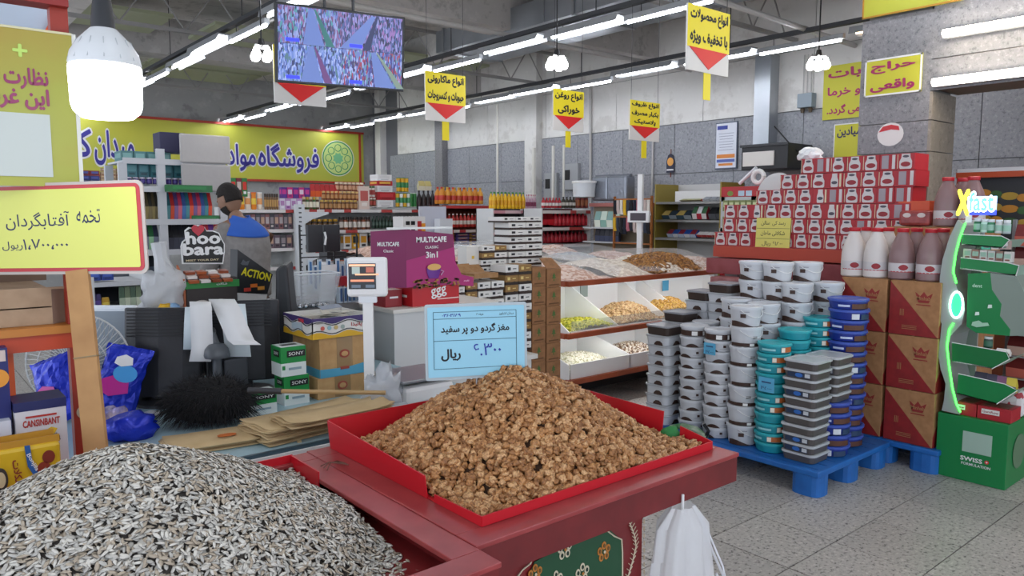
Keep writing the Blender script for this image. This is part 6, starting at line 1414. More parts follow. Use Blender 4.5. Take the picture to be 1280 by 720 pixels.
MB().bb((.02, -.03, 0), (.11, .06, zq - .04)).build('printer_body', mat('#34383e', .5), t, bevel=.006)
q = atZ(266, 532, ZC); t = thing('feather_duster', 'black fluffy duster with a wooden handle lying across the counter', 'duster', (q.x, q.y + .03, ZC))
rn = random.Random(5); b = MB()
ax = Vector((math.cos(YAW) * .9 + .1, -math.sin(YAW) + .25, 0)).normalized()
def quill(o, d, L_, w):
    d = Vector(d).normalized(); s = d.cross(Vector((rn.random() - .5, rn.random() - .5, rn.random() - .5))).normalized() * w; m1 = o + d * L_ * .5 + Vector((0, 0, -.01 + .02 * rn.random())); e = o + d * L_ + Vector((0, 0, -.25 * L_))
    e.z = max(e.z, .002); b.add([o - s, o + s, m1 + s, m1 - s, e], [(0, 1, 2, 3), (3, 2, 4)])
nrm = [(rn.gauss(0, 1), rn.gauss(0, 1), rn.gauss(0, 1)) for _ in range(5200)]
for n_ in nrm:
    v = Vector(n_).normalized(); u = rn.random(); c = ax * (-.10 + .20 * u) + Vector((0, 0, .085)); rad = .04 + .05 * math.sin(u * PI)
    if v.z < -.75: continue
    quill(c + v * rad * .5, v + ax * -.25 * (1 - u), .06 + .045 * rn.random(), .0013)
stuff(b.build('feathers', mat('#1a1a1d', .8, noise=(30., '#3a3632', .6, .85)), t))
bb_ = bmesh.new(); bmesh.ops.create_icosphere(bb_, subdivisions=3, radius=1)
for v in bb_.verts: v.co = ax * v.co.x * .15 + Vector((-ax.y, ax.x, 0)) * v.co.y * .085 + Vector((0, 0, .088 + v.co.z * .085))
me = bpy.data.meshes.new('feather_core'); bb_.to_mesh(me); bb_.free(); me.materials.append(mat('#141416', .9)); put('feather_core', me, t)
h0 = ax * .12 + Vector((0, 0, .10)); h1 = atD(352, 489, 2.62) - t.location; h2 = atD(482, 491, 2.62) - t.location; h0 = atD(310, 488, 2.62) - t.location
MB().tube([h0, h1], .011, 10).build('handle_sleeve', mat('#2c2c30', .5), t, smooth=True); MB().tube([h1, h2], .0075, 8).build('wooden_handle', mat('#a88a5c', .6), t, smooth=True)
# tweezers / scissors and black cable near it
t = thing('scissors', 'pair of red handled scissors with black cables left of the duster', 'scissors', (*onc(225, 498)[:2], ZC + .012))
for s in (-1, 1): MB().tube([(.03 * s + .02 * math.cos(a), .02 + .014 * math.sin(a), .01) for a in np.linspace(0, 2 * PI, 12)], .005, 6).build('handle_ring', mat('#a8281e', .45), t); MB().tube([(.02 * s, .01, .01), (-.01 * s, -.06, .01), (-.03 * s, -.12, .008)], .004, 5).build('blade', STEEL, t)
t = thing('black_cable', 'tangled black cables lying on the counter beside the duster', 'cable', (*onc(212, 500)[:2], ZC + .006)); 
MB().tube([(-.06 + .03 * i, .03 * math.sin(i * 1.7), .004 + .01 * (i % 2)) for i in range(7)], .005, 6).build('cable_run', BLACK, t, smooth=True); MB().tube([(-.05 + .025 * i, .04 * math.cos(i * 1.3), .012) for i in range(6)], .004, 6).build('cable_run', BLACK, t, smooth=True); MB().box((.05, -.02, .012), (.08, .05, .028)).build('plug_block', BLACK, t, bevel=.01)
def bags(px, py, n, w, d, rot, lb, mark=False, curl=.05, zz=ZC):
    p_ = atZ(px, py, zz); t = thing('paper_bag_stack', lb, 'paper bags', (p_.x, p_.y, zz), rot)
    for k in range(n):
        f = lambda u, v, k=k: ((u - .5) * w + .006 * math.sin(k * 2.1), (v - .5) * d + .008 * math.sin(k * 1.3), .004 + .0052 * k + curl * max(0, abs(u - .5) * 2 - .55) ** 2 * (k / n + .4) + .004 * math.sin(v * 9 + k))
        MB().grid(f, 12, 4).build('paper_bag', KB, t, smooth=True, thick=.0035)
    if mark:
        MB().tube([(.05 + .028 * math.cos(a), -.03 + .011 * math.sin(a), .008 + .0052 * n) for a in np.linspace(0, 2 * PI, 20)], .0028, 5).build('orange_mark', mat('#b8601c', .6), t); MB().tube([(.055 + .018 * math.cos(a), -.03 + .007 * math.sin(a), .008 + .0052 * n) for a in np.linspace(0, 2 * PI, 14)], .0022, 5).build('orange_mark', mat('#b8601c', .6), t)
bags(388, 536, 11, .44, .19, .16, 'thick stack of kraft paper bags behind the walnut tray', curl=.02)
bags(418, 520, 4, .40, .15, .05, 'upper fan of kraft paper bags towards the scale', curl=.05, zz=ZC + .055)
bags(262, 556, 5, .28, .17, -.15, 'kraft paper bags with an orange ring mark under the duster', True, .01)
q = atD(462, 480, 3.0); t = thing('price_scale', 'white weighing scale with a lit display head on a pole behind the cartons', 'scale', (q.x, q.y, ZC), -YAW + .1)
zh = atD(467, 345, 3.0).z - ZC
MB().bb((-.02, -.015, 0), (.02, .015, zh - .05)).build('pole', WHITE, t, bevel=.003); MB().box((0, 0, zh), (.155, .05, .155)).build('display_head', WHITE, t, (0, 0, 0), bevel=.012)
MB().box((0, 0, zh - .085), (.07, .04, .03)).build('head_collar', WHITEM, t)
flat(t, (-.018, -.026, zh + .005), FY, .105, .10, mat('#191c22', .2), 'screen'); 
for (dx, dz, w_, h_, c_) in ((-.042, .028, .03, .028, '#7f8a86'), (.012, .030, .03, .02, '#8a4a3c'), (.0, .012, .09, .006, '#e09a74'), (-.018, .048, .1, .008, '#e0a080'), (-.018, -.012, .09, .008, '#c87a5c'), (-.042, -.034, .035, .012, '#46505c'), (.012, -.034, .035, .012, '#46505c')): flat(t, (dx, -.0275, zh + dz), FY, w_, h_, mat(c_, .3, emit=.5), 'screen_field')
q = atD(520, 470, 3.02)
t = thing('scale_platform', 'steel weighing platform on a white base in front of the white cabinet', 'scale', (q.x, q.y, ZC), 0)
MB().bb((-.11, -.10, .02), (.12, .15, .10)).build('scale_base', WHITE, t, bevel=.02); MB().bb((-.13, -.11, .115), (.13, .14, .128)).build('weighing_plate', mat('#8e9194', .35, .6), t, bevel=.004); MB().bb((-.04, -.03, .1), (.04, .05, .116)).build('support', GREYM, t)
q = atD(500, 482, 2.75); t = thing('card_reader', 'small grey card terminal lying tilted beside the plastic bag', 'terminal', (q.x, q.y, ZC + .0), 0, rot=(0, 0, -.1))
MB().box((0, 0, .035), (.09, .11, .04)).build('terminal_body', mat('#9aa3a8', .4), t, (0, 0, 0), (.25, 0, 0), bevel=.008); MB().box((.0, -.01, .062), (.07, .05, .004)).build('terminal_screen', mat('#b8c4c6', .3), t, (0, 0, 0), (.25, 0, 0)); MB().box((0, 0, .012), (.06, .08, .024)).build('cradle', BLACK, t)
# clear plastic bag crumpled
def crumple(name, lb, loc, sc, m, cat='bag', seed=1, sub=3, amp=.25, flatz=True):
    rn = random.Random(seed); bm = bmesh.new(); bmesh.ops.create_icosphere(bm, subdivisions=sub, radius=1)
    for v in bm.verts:
        v.co *= 1 + rn.uniform(-amp, amp); 
        if flatz: v.co.z = max(v.co.z, -.8)
        v.co = Vector((v.co.x * sc[0], v.co.y * sc[1], (v.co.z + .8) * sc[2]))
    me = bpy.data.meshes.new(name); bm.to_mesh(me); bm.free(); me.materials.append(m); me.polygons.foreach_set('use_smooth', [True] * len(me.polygons)); o = put(name, me, None, loc); tag(o, lb, cat); return o
CLP = mat('#dfe4ea', .15, alpha=.45, bump=(25., .9)); CLP2 = mat('#d8dadc', .3, alpha=.7, bump=(18., .9))
crumple('clear_plastic_bag', 'crumpled clear plastic bag between the tan cartons and the steel platform', (*atD(481, 470, 2.85)[:2], ZC), (.075, .06, .10), CLP, seed=4, amp=.42)
q0, q1 = atD(470, 383, 3.95), atD(562, 378, 3.75)
wc = thing('white_cabinet', 'plain white cabinet that carries the magenta coffee display', 'cabinet', (q0.x, q0.y - .18, 0)); WCt = q0.z; LW = .66
MB().bb((0, 0, 0), (LW, .55, WCt - .02)).build('cabinet_body', mat('#c9cac9', .4), wc); MB().bb((-.01, -.01, WCt - .02), (LW + .01, .56, WCt)).build('cabinet_top', mat('#d4d0c8', .4), wc); MB().bb((LW - .02, -.002, .2), (LW, 0, WCt - .04)).build('trim_strip', GREYM, wc)
base = Vector((q0.x, q0.y - .18, WCt))
# red box
t = thing('red_coffee_box', 'red coffee box with a large white swirl script under the magenta display', 'box', base + Vector((.13, .03, 0))); RB = mat('#b81820', .4)
w, d, h = .30, .17, .105; MB().bb((0, 0, 0), (w, d, h)).build('box_body', RB, t, bevel=.002); write('ggg', t, (w * .55, -.002, h * .62), FY, .10, .055, WHITE, .01, spin=.15); flat(t, (w * .75, -.002, h * .3), FY, .14, .006, mat('#e8c8c0', .5), 'text_line'); flat(t, (-.002, d * .5, h * .5), FX, .07, .012, WHITE, 'text_line')
t = thing('red_coffee_box', 'plain end of a second red box left of the swirl script box', 'box', base + Vector((.01, .10, 0))); MB().bb((0, 0, 0), (.10, .15, .09)).build('box_body', mat('#8e1a20', .4), t); flat(t, (.05, -.002, .05), FY, .05, .01, WHITE, 'text_line')
# magenta display, folded card: two faces and a cut-out wing
MG = mat('#7c1c52', .45); MG2 = mat('#a8246c', .45)
md_ = thing('coffee_display', 'magenta folded coffee display card with a purple cup picture and white lettering', 'display', base + Vector((.0, .02, .105)))
H = .30; fw = .30
MB().prism([(.09, 0, 0), (.09 + fw * .98, 0, 0), (.52, 0, -.02), (.52, 0, .03), (.44, 0, .05), (.40, 0, .12), (.385, 0, .27), (.09, 0, H)], (0, .006, 0)).build('front_face', MG2, md_)
MB().prism([(.088, -.001, .14), (.386, -.001, .20), (.384, -.001, .27), (.09, -.001, H)], (0, .002, 0)).build('dark_upper', MG, md_)
MB().prism([(.09, 0, 0), (.09, 0, H), (-.055, .10, H - .01), (-.055, .10, 0)], (0, .006, 0)).build('side_face', MG, md_)
write('MULTICAFE', md_, (.245, -.004, .245), FY, .19, .030, WHITE, .03); write('CLASSIC', md_, (.245, -.004, .205), FY, .085, .014, WHITE, .01); write('3in1', md_, (.245, -.004, .165), FY, .075, .034, WHITE, .02)
sr = (PI / 2, 0, -math.atan2(.10, .145)); write('MULTICAFE', md_, (.012, .045, .225), sr, .11, .022, WHITE, .03); write('Classic', md_, (.012, .045, .19), sr, .05, .014, WHITE, .01)
MB().lathe([(.03, 0), (.042, .03), (.045, .055)], 20).build('cup_picture', mat('#6a2a8a', .4), md_, (.255, -.004, .04)).scale = (1, .12, 1)
flat(md_, (.255, -.0095, .10), FY, .085, .035, mat('#d9a860', .5), 'cup_foam', 'o'); MB().tube([(.30, -.006, .08), (.318, -.006, .075), (.30, -.006, .055)], .004, 5).build('cup_handle', mat('#c890b8', .4), md_)
rn = random.Random(8); b = MB()
for k in range(60): b.box((rn.uniform(.10, .42), -.003, rn.uniform(-.005, .035) * (1.0)), (.016, .003, .009), rn.randrange(2), None)
stuff(b.build('coffee_beans', [mat('#4a2c18', .5), mat('#a8743c', .5)], md_)); write('multi', md_, (.47, -.004, .015), FY, .035, .01, mat('#e8b8d0', .5), .01)
o = MB().bb((.0, .02, .405), (.38, .06, .415)).build('torn_paper', PAPER, None, base); tag(o, 'strip of white torn paper along the top of the magenta display', 'paper')
o.location = base + Vector((0, 0, -.0)); 
q = atD(250, 388, 3.75); ZS = q.z; ts = thing('till_shelf', 'raised dark shelf behind the monitors carrying displays and bins', 'shelf', (0, 0, 0))
MB().bb((.55, 3.62, ZS - .03), (1.95, 4.15, ZS)).build('shelf_board', mat('#6c6a68', .6), ts)
for x in (.58, 1.88): MB().bb((x, 3.64, 0), (x + .04, 4.12, ZS - .03)).build('leg', mat('#4a4a4c', .6), ts)
MB().bb((.60, 4.08, .1), (1.9, 4.1, ZS - .03)).build('rear_board', mat('#3c3c40', .7), ts)
def ons(px, py=385, dy=0.0): v = atY(px, py, 3.72 + dy); return Vector((v.x, 3.72 + dy, ZS))
# wafer display with a shaped head card
hb = ons(226); t = thing('wafer_display', 'black wafer display with round white lettering and a red heart above stacked bars', 'display', hb)
def ph(px, py): v = atY(px, py, 3.72); return (v.x - hb.x, 0, v.z - ZS)
out = [(227, 318), (226, 308), (228, 302), (232, 299), (231, 288), (236, 284), (240, 285), (243, 281), (250, 281), (256, 284), (258, 288), (266, 288), (274, 291), (277, 298), (281, 305), (281, 315), (279, 330), (228, 330)]
MB().prism([ph(*v) for v in out], (0, .008, 0)).build('head_card_border', WHITE, t)
cx_, cy_ = 254, 306; MB().prism([ph(cx_ + (a - cx_) * .94, cy_ + (b_ - cy_) * .93) for a, b_ in out], (0, .004, 0)).build('head_card', mat('#15130f', .5), t).location.y = -.004
def wr(s, pa, pb, pya, pyb, m, bold): a, b_ = Vector(ph(pa, pyb)), Vector(ph(pb, pya)); write(s, t, ((a.x + b_.x) / 2, -.006, (a.z + b_.z) / 2), FY, b_.x - a.x, b_.z - a.z, m, bold)
wr('hoo', 232, 275, 289, 306, WHITE, .035); wr('bara', 228, 279, 303, 320, WHITE, .035); wr('MEET YOUR DAY', 232, 273, 323, 327, mat('#d8c8a0', .5), .02)
hc = ph(247, 288); flat(t, (hc[0], -.007, hc[2]), FY, .062, .055, mat('#b82838', .45), 'heart', [(0, -.5), (.42, -.05), (.5, .25), (.3, .48), (.08, .42), (0, .22), (-.08, .42), (-.3, .48), (-.5, .25), (-.42, -.05)])
z1, z0 = ph(254, 330)[2], ph(254, 346)[2]; W_ = ph(281, 330)[0]
MB().bb((.0, -.10, 0), (W_ + .02, .0, z0)).build('display_base', mat('#3a3230', .6), t)
MB().bb((-.01, -.104, z0 - .045), (W_ + .03, -.10, z0 - .012)).build('green_front', mat('#2a8a3c', .45), t); write('شکلات', t, (W_ * .75, -.106, z0 - .028), FY, .05, .012, WHITE, .02)
MB().prism([(-.012, -.10, 0), (-.012, 0, 0), (-.012, 0, z1), (-.012, -.10, z0)], (.008, 0, 0)).build('orange_cheek', mat('#b0623a', .5), t)
for k in range(3):
    for i in range(4): MB().box((W_ * (.14 + .24 * i), -.08 + .03 * k, z0 + .004 + .014 * k), (W_ * .2, .04, .012)).build('wafer_bar', mat(('#a8562c', '#e2dcd6', '#8a4020')[(i + k) % 3], .4), t, (0, 0, 0), (.15, 0, 0))
for i in range(2): flat(t, (W_ * (.3 + .4 * i), -.102, z0 * .35), FY, .07, .03, mat(('#d8d0c8', '#d8d0c8')[i], .5), 'picture', 'o'); flat(t, (W_ * (.3 + .4 * i), -.1035, z0 * .35), FY, .035, .018, mat('#5a2430', .5), 'picture', 'o')
# ACTION box
q = ons(300, 385, -.02); t = thing('sweets_case', 'black slanted case with yellow hand lettering and orange pictures right of the wafer display', 'case', q)
def pa_(px, py): v = atY(px, py, 3.70); return (v.x - q.x, 0, v.z - ZS)
MB().prism([pa_(*v) for v in ((297, 312), (341, 343), (334, 368), (296, 366))], (0, .10, 0)).build('case_body', mat('#16171a', .45), t)
MB().prism([pa_(*v) for v in ((298, 366), (334, 367), (333, 376), (298, 376))], (0, .12, 0)).build('white_front', PAPER, t)
a, b_ = Vector(pa_(300, 345)), Vector(pa_(340, 345)); write('ACTION', t, ((a.x + b_.x) / 2 - .0, -.003, (pa_(0 + 320, 343)[2])), FY, .15, .042, mat('#d8cc20', .4), .03, spin=-.28)
for px_, py_, c_ in ((317, 357, '#e0762a'), (326, 360, '#e8a040'), (309, 362, '#c84030')): v = pa_(px_, py_); flat(t, (v[0], -.003, v[2]), FY, .035, .018, mat(c_, .5), 'picture')
v = pa_(306, 328); flat(t, (v[0], -.003, v[2]), FY, .045, .03, mat('#4a4e54', .5), 'picture', [(-.5, -.2), (-.2, .5), (.1, .1), (.5, .3), (.3, -.5), (-.3, -.4)])
# carton between them and small goods
t = thing('cookie_box', 'low white box with dark round cookie pictures below the wafer display', 'box', ons(238, 385, -.10)); 
MB().bb((-.04, 0, 0), (.20, .06, .05)).build('box_body', mat('#cfcac6', .5), t)
for k in range(3): flat(t, (.0 + .075 * k, -.002, .027), FY, .045, .026, mat('#4a2030', .5), 'picture', 'o')
# tied white plastic bag, tissue packs
crumple('white_plastic_bag', 'thin white plastic bag standing upright left of the wafer display', ons(206, 385, -.05), (.095, .07, .13), CLP2, seed=9, amp=.30)
tag(MB().tube([ons(206) + Vector((0, -.04, .2)), ons(201) + Vector((0, -.04, .28)), ons(199) + Vector((0, -.04, .35))], [.05, .03, .035], 8).build('white_plastic_bag', CLP2, smooth=True), 'gathered neck of white plastic sticking up beside the wafer display', 'bag')
for k, (px, c_, nm) in enumerate(((200, '#d8cc18', 'lime yellow'), (206, '#e0b020', 'golden'), (214, '#8ab4dc', 'light blue'), (220, '#ddd6c8', 'cream'), (211, '#e0dce4', 'white'))):
    crumple('sachet_pack', '%s crumpled sachet pack heaped behind the left monitor' % nm, ons(px, 385, -.16 + .01 * k) + Vector((0, 0, .03 if k in (1, 2) else 0)), (.033, .026, .028), mat(c_, .35), 'packet', seed=20 + k, sub=2)
crumple('silver_bag', 'grey plastic bag lying at the left end of the raised shelf', ons(178, 385, -.05), (.09, .05, .022), mat('#8f9296', .3, bump=(20., .8)), seed=31)
# clear bins and foil pouches
t = thing('clear_bin', 'flared clear plastic bin on the raised shelf before the toothbrush rack', 'bin', ons(390, 388, -.02) - Vector((0, 0, .02))); b = MB()
w0, w1, hh = .095, .125, .19; vs = [(-w0, -.07, .02), (w0, -.07, .02), (w0, .07, .02), (-w0, .07, .02), (-w1, -.09, hh), (w1, -.09, hh), (w1, .09, hh), (-w1, .09, hh)]
b.add(vs, [(0, 1, 2, 3), (0, 1, 5, 4), (1, 2, 6, 5), (2, 3, 7, 6), (3, 0, 4, 7)]); b.build('bin_body', mat('#cfd4d8', .15, alpha=.22), t, thick=.003); MB().tube([vs[4], vs[5], vs[6], vs[7], vs[4]], .004, 5).build('bin_rim', mat('#dfe3e6', .2), t)
t2 = thing('price_sheet', 'white sheet standing behind the clear bin', 'sheet', ons(410, 388, .08)); MB().prism([(-.05, 0, 0), (.04, 0, 0), (.06, 0, .2), (-.03, 0, .2)], (0, .002, 0)).build('sheet_paper', PAPER, t2)
for k in range(5): crumple('foil_pouch', 'small silver foil pouch, %s from the left, before the clear bin' % nth(k), ons(374 + 8 * k, 392, -.13) + Vector((0, 0, .0)), (.022, .02, .014), mat('#a8acb0', .25, .8), 'pouch', seed=40 + k, sub=2)
# rack with the black folder, hanging brush packs
t = thing('brush_rack', 'thin black wire rack with hanging toothbrush packs and a black case', 'rack', ons(415, 388, .12)); RK = BLACK
for x in (-.18, .02, .16): MB().bb((x, 0, 0), (x + .008, .008, .42 if x < 0 else .36)).build('rack_post', RK, t)
for z in (.24, .36): MB().bb((-.18, 0, z), (.165, .008, z + .006)).build('rail', RK, t)
for k, x in enumerate((-.10, .0)): MB().bb((x - .045, -.03, .27), (x + .045, .0, .42)).build('black_case', mat('#1b1b1e', .4), t, bevel=.004)
MB().tube([(-.05, -.035, .31), (-.045, -.04, .35), (-.05, -.035, .38)], .006, 6).build('case_clasp', WHITE, t)
for i in range(11):
    o = MB().bb((-.012, -.02, 0), (.012, -.012, .14)).bb((-.005, -.026, .01), (.005, -.02, .13), 1).build('brush_pack', [mat('#c9d4dc', .4), mat(('#3f74a8', '#2f5a88', '#5a8ab4')[i % 3], .4)], None, ons(415, 388, .12) + Vector((-.13 + .027 * i, 0, .09 - .03 * (i % 2)))); tag(o, 'blue toothbrush pack on the wire rack, %s from the left' % nth(i), 'packet', 'toothbrush packs on the wire rack')
for i in range(5): o = MB().bb((-.015, 0, 0), (.015, .03, .085)).bb((-.005, -.004, .01), (.006, 0, .08), 1).build('brush_pack', [mat('#b8c8d4', .4), mat('#2c5480', .4)], None, ons(427 + 5.2 * i, 388, -.05)); tag(o, 'short toothbrush pack standing on the raised shelf, %s from the left' % nth(i), 'packet', 'short toothbrush packs')
tag(MB().bb((0, 0, 0), (.09, .06, .05)).build('red_box', mat('#a01c26', .45), None, ons(426, 388, .02) + Vector((0, 0, .0855))), 'small red box laid over the short toothbrush packs', 'box')
for i, (c_, z) in enumerate((('#d8982a', .0), ('#2a2a2c', .05), ('#d8982a', .09), ('#e0dcd8', .14), ('#232325', .19))): tag(MB().bb((0, 0, 0), (.12, .1, .048 if i in (0, 4, 1) else .04)).build('lamp_box', mat(c_, .5), None, Vector((q0.x - .05, q0.y + .45, WCt - .1 + .13 + z))), '%s box, layer %s from below, behind the magenta display' % (('amber', 'black', 'amber', 'white', 'black')[i], nth(i)), 'box', 'boxes behind the magenta display')
t = thing('box_stand', 'grey stand under the amber and black boxes behind the magenta display', 'stand', (q0.x - .05, q0.y + .45, 0)); MB().bb((0, 0, 0), (.12, .1, WCt + .03)).build('stand_body', GREYM, t)
# dark chair back
c = atD(345, 352, 3.45); t = thing('office_chair', 'dark office chair back rising behind the right monitor', 'chair', (c.x, c.y, 0), -.5)
MB().prism([(-.02, 0, .75), (.05, 0, .72), (.07, 0, 1.0), (.05, 0, c.z + .08), (.0, 0, c.z + .06)], (0, .30, 0)).build('backrest', mat('#222529', .5), t, bevel=.015); MB().bb((-.25, .02, .45), (.12, .3, .52)).build('seat', mat('#1f2124', .6), t); MB().tube([(-.05, .15, .03), (-.05, .15, .45)], .03, 10).build('stem', BLACK, t)
for k in range(5): a = k * 2 * PI / 5; MB().tube([(-.05, .15, .08), (-.05 + .22 * math.cos(a), .15 + .22 * math.sin(a), .03)], .015, 6).build('foot', BLACK, t)
c = atD(99, 455, 2.95); t = thing('table_fan', 'white round table fan behind the blue crisp bags', 'fan', (c.x, c.y, ZC), -YAW + .1); zf = c.z - ZC; Rf = .197
b = MB()
for s, yy in ((-1, -.045), (1, .045)):
    for k in range(54):
        a = 2 * PI * k / 54; b.tube([(.045 * math.cos(a), yy * 1.3, zf + .045 * math.sin(a)), (.13 * math.cos(a + .12), yy * 1.15, zf + .13 * math.sin(a + .12)), (Rf * math.cos(a + .22), yy * .2, zf + Rf * math.sin(a + .22))], .0016, 4)
WIRE = mat('#c9cac8', .4); stuff(b.build('guard_wire', WIRE, t)); 
for rr, yy in ((Rf, 0), (.045, -.058), (.13, -.052)): MB().tube([(rr * math.cos(a), yy, zf + rr * math.sin(a)) for a in np.linspace(0, 2 * PI, 40)], .004 if rr == Rf else .002, 6).build('guard_ring', WIRE, t)
for k in range(3):
    a = k * 2 * PI / 3; pts = [(.02 * math.cos(a), 0, zf + .02 * math.sin(a)), (.15 * math.cos(a - .35), -.02, zf + .15 * math.sin(a - .35)), (.165 * math.cos(a), .0, zf + .165 * math.sin(a)), (.14 * math.cos(a + .4), .02, zf + .14 * math.sin(a + .4))]; MB().poly(pts).build('blade', mat('#9aa4ac', .3, alpha=.9), t, thick=.002)
MB().lathe([(.04, 0), (.045, .02), (.04, .12), (.02, .14)], 16).build('motor', WHITEM, t, (0, 0, zf), (-PI / 2, 0, 0), smooth=True); MB().tube([(0, .08, .02), (0, .08, zf - .02)], .014, 8).build('stem', WHITEM, t); MB().lathe([(.10, 0), (.10, .015), (.03, .03)], 24).build('fan_base', WHITEM, t, (0, .06, 0), smooth=True)
q = atD(140, 412, 3.15); t = thing('white_panel_case', 'white edged grey flat case standing behind the fan', 'case', (q.x, q.y, ZC), -YAW); zz = atD(140, 382, 3.15).z - ZC
MB().bb((-.22, 0, 0), (.10, .04, zz)).build('case_shell', mat('#dfe6ec', .4), t, bevel=.012); MB().bb((-.205, -.004, .02), (.085, 0, zz - .022)).build('grey_face', mat('#8f9aa4', .5), t)
def crisp(name, lb, loc, w, h, rot, seed, cols):
    rn = random.Random(seed); t = thing(name, lb, 'crisp bag', loc, rot=rot)
    def f(u, v, s):
        x = (u - .5) * w * (1 - .12 * math.sin(v * PI)); z = (v) * h; k = math.sin(u * PI) ** .5 * math.sin(v * PI) ** .5; return (x + rn.uniform(-.004, .004), s * .035 * k + rn.uniform(-.006, .006) * k + s * .0008, z + rn.uniform(-.003, .003))
    for s in (-1, 1): MB().grid(lambda u, v: f(u, v, s), 12, 14).build('foil_' + ('front' if s < 0 else 'rear'), cols[0], t)
    for k, m in enumerate(cols[1:]):
        sh = [(-.5, -.3), (-.1, -.5), (.5, -.25), (.42, .3), (0, .5), (-.45, .2)]; flat(t, ((-.02, .03, 0)[k % 3] * w * 3, -.042 - .002 * k, h * (.4 + .18 * k)), FY, w * (.62 - .12 * k), h * (.32 - .07 * k), m, 'print', sh if k != 1 else 'o')
FB = mat('#1c34c0', .22, .25, bump=(26., .7)); FPI = mat('#c02a90', .3); FLB = mat('#4aa0e0', .3); FW = mat('#d8dce4', .25, .3, bump=(30., .9))
q = atZ(140, 520, ZC); crisp('crisp_bag', 'glossy blue crisp bag with a pink and light blue print, standing by the left monitor', (q.x, q.y + .02, ZC), .17, .27, (-.35, .25, -YAW + .25), 3, [FB, FPI, FLB, WHITE])
q = atZ(78, 532, ZC); crisp('crisp_bag', 'glossy blue crisp bag leaning before the fan with wrinkled top', (q.x, q.y + .05, ZC), .17, .25, (-.3, -.35, -YAW - .1), 5, [FB, FPI])
q = atZ(165, 548, ZC); crumple('crisp_bag', 'crumpled lower blue crisp bag lying nearest the seeds', (q.x, q.y, ZC), (.085, .07, .05), FB, 'crisp bag', seed=51, amp=.16); crumple('crisp_bag', 'silver and pink crumpled bag between the blue crisp bags', (q.x - .03, q.y + .12, ZC), (.06, .05, .05), mat('#b8a8b8', .25, .4, noise=(20., '#5060c8'), bump=(30., .9)), 'crisp bag', seed=52, amp=.2)
q = atZ(190, 522, ZC); crumple('foil_scrap', 'small silver foil scrap on the counter beside the crisp bags', (q.x, q.y, ZC), (.035, .025, .014), mat('#c4c6c8', .3, .5, bump=(40., .9)), 'foil', seed=53, amp=.3)
tag(MB().box((0, 0, .004), (.012, .010, .008)).build('crumb', KB, None, onc(300 + 74, 553)), 'small brown crumb on the counter edge before the paper bags', 'crumb')
# ================================================================ THE STALL: CARTS, HEAPS, SIGNS, LEFT RACK
CR1 = mat('#7c2022', .45, noise=(7., '#681a1c')); CRT = mat('#a04040', .33, noise=(12., '#8a2e30', .3, .75)); TRAY = mat('#c01826', .35)
ZR = .85
def cart(name, lb, x0, x1, y0, y1, ped):
    t = thing(name, lb, 'cart', (0, 0, 0)); w = .072
    for (a, b_, c_, d_) in ((x0, x1, y0, y0 + w), (x0, x1, y1 - w, y1), (x0, x0 + w, y0 + w, y1 - w), (x1 - w, x1, y0 + w, y1 - w)):
        MB().bb((a, c_, ZR - .012), (b_, d_, ZR)).build('rim_board', CRT, t, bevel=.002)
    for (a, b_, c_, d_) in ((x0 + .004, x1 - .004, y0 + .004, y0 + .024), (x0 + .004, x1 - .004, y1 - .024, y1 - .004), (x0 + .004, x0 + .024, y0 + .024, y1 - .024), (x1 - .024, x1 - .004, y0 + .024, y1 - .024)):
        MB().bb((a, c_, ZR - .085), (b_, d_, ZR - .012)).build('side_board', CR1, t)
    MB().bb((x0 + .02, y0 + .02, ZR - .075), (x1 - .02, y1 - .02, ZR - .06)).build('cart_floor', CR1, t)
    a, b_, c_, d_ = ped
    MB().bb((a, c_, .12), (b_, d_, ZR - .075)).build('pedestal', CR1, t)
    for x in (a, b_ - .05):
        for y in (c_, d_ - .05): MB().bb((x, y, 0), (x + .05, y + .05, .12)).build('leg', CR1, t)
    return t
X0, X1, Y0, Y1 = .917, 1.882, 1.215, 2.04
wcart = cart('walnut_cart', 'red wooden cart with painted green flower panel, carrying the walnuts', X0, X1, Y0, Y1, (1.0, 1.512, 1.265, 1.95))
# painted panel: green field with an arch corner, flowers, vine
yp = 1.262; GPN = mat('#15472a', .5); CRM = mat('#cfc3a8', .6); OFL = mat('#b8742c', .6); DKG = mat('#0e2a1a', .6)
def fp(px, py): v = atY(px, py, yp); return (v.x, v.z)
out = [(650, 745), (668, 702), (755, 655), (766, 666), (777, 675), (777, 780), (650, 800)]
MB().prism([(*[fp(*q)[0]], yp, fp(*q)[1]) for q in out], (0, -.0015, 0)).build('green_panel', GPN, wcart)
MB().tube([(fp(*q)[0], yp - .003, fp(*q)[1]) for q in ((645, 722), (652, 712), (662, 704), (666, 694))], .002, 5).build('arch_line', CRM, wcart); MB().tube([(fp(*q)[0], yp - .003, fp(*q)[1]) for q in ((755, 655), (758, 663), (767, 670), (776, 674), (777, 690), (777, 760))], .002, 5).build('arch_line', CRM, wcart)
def flower(px, py, s, m):
    cx, cz = fp(px, py)
    for k in range(5):
        a = PI / 2 + k * 2 * PI / 5; flat(wcart, (cx + s * .62 * math.cos(a), yp - .002, cz + s * .62 * math.sin(a)), FY, s * .62, s * .8, m, 'petal', 'o'); flat(wcart, (cx + s * .62 * math.cos(a), yp - .0036, cz + s * .62 * math.sin(a)), FY, s * .28, s * .42, DKG if m is CRM else mat('#6a4a20', .6), 'petal_eye', 'o')
    flat(wcart, (cx, yp - .005, cz), FY, s * .28, s * .28, OFL if m is CRM else CRM, 'flower_centre', 'o')
flower(705, 686, .026, CRM); flower(754, 689, .026, OFL); flower(727, 716, .026, CRM); flower(668, 717, .024, OFL); flower(694, 725, .024, CRM)
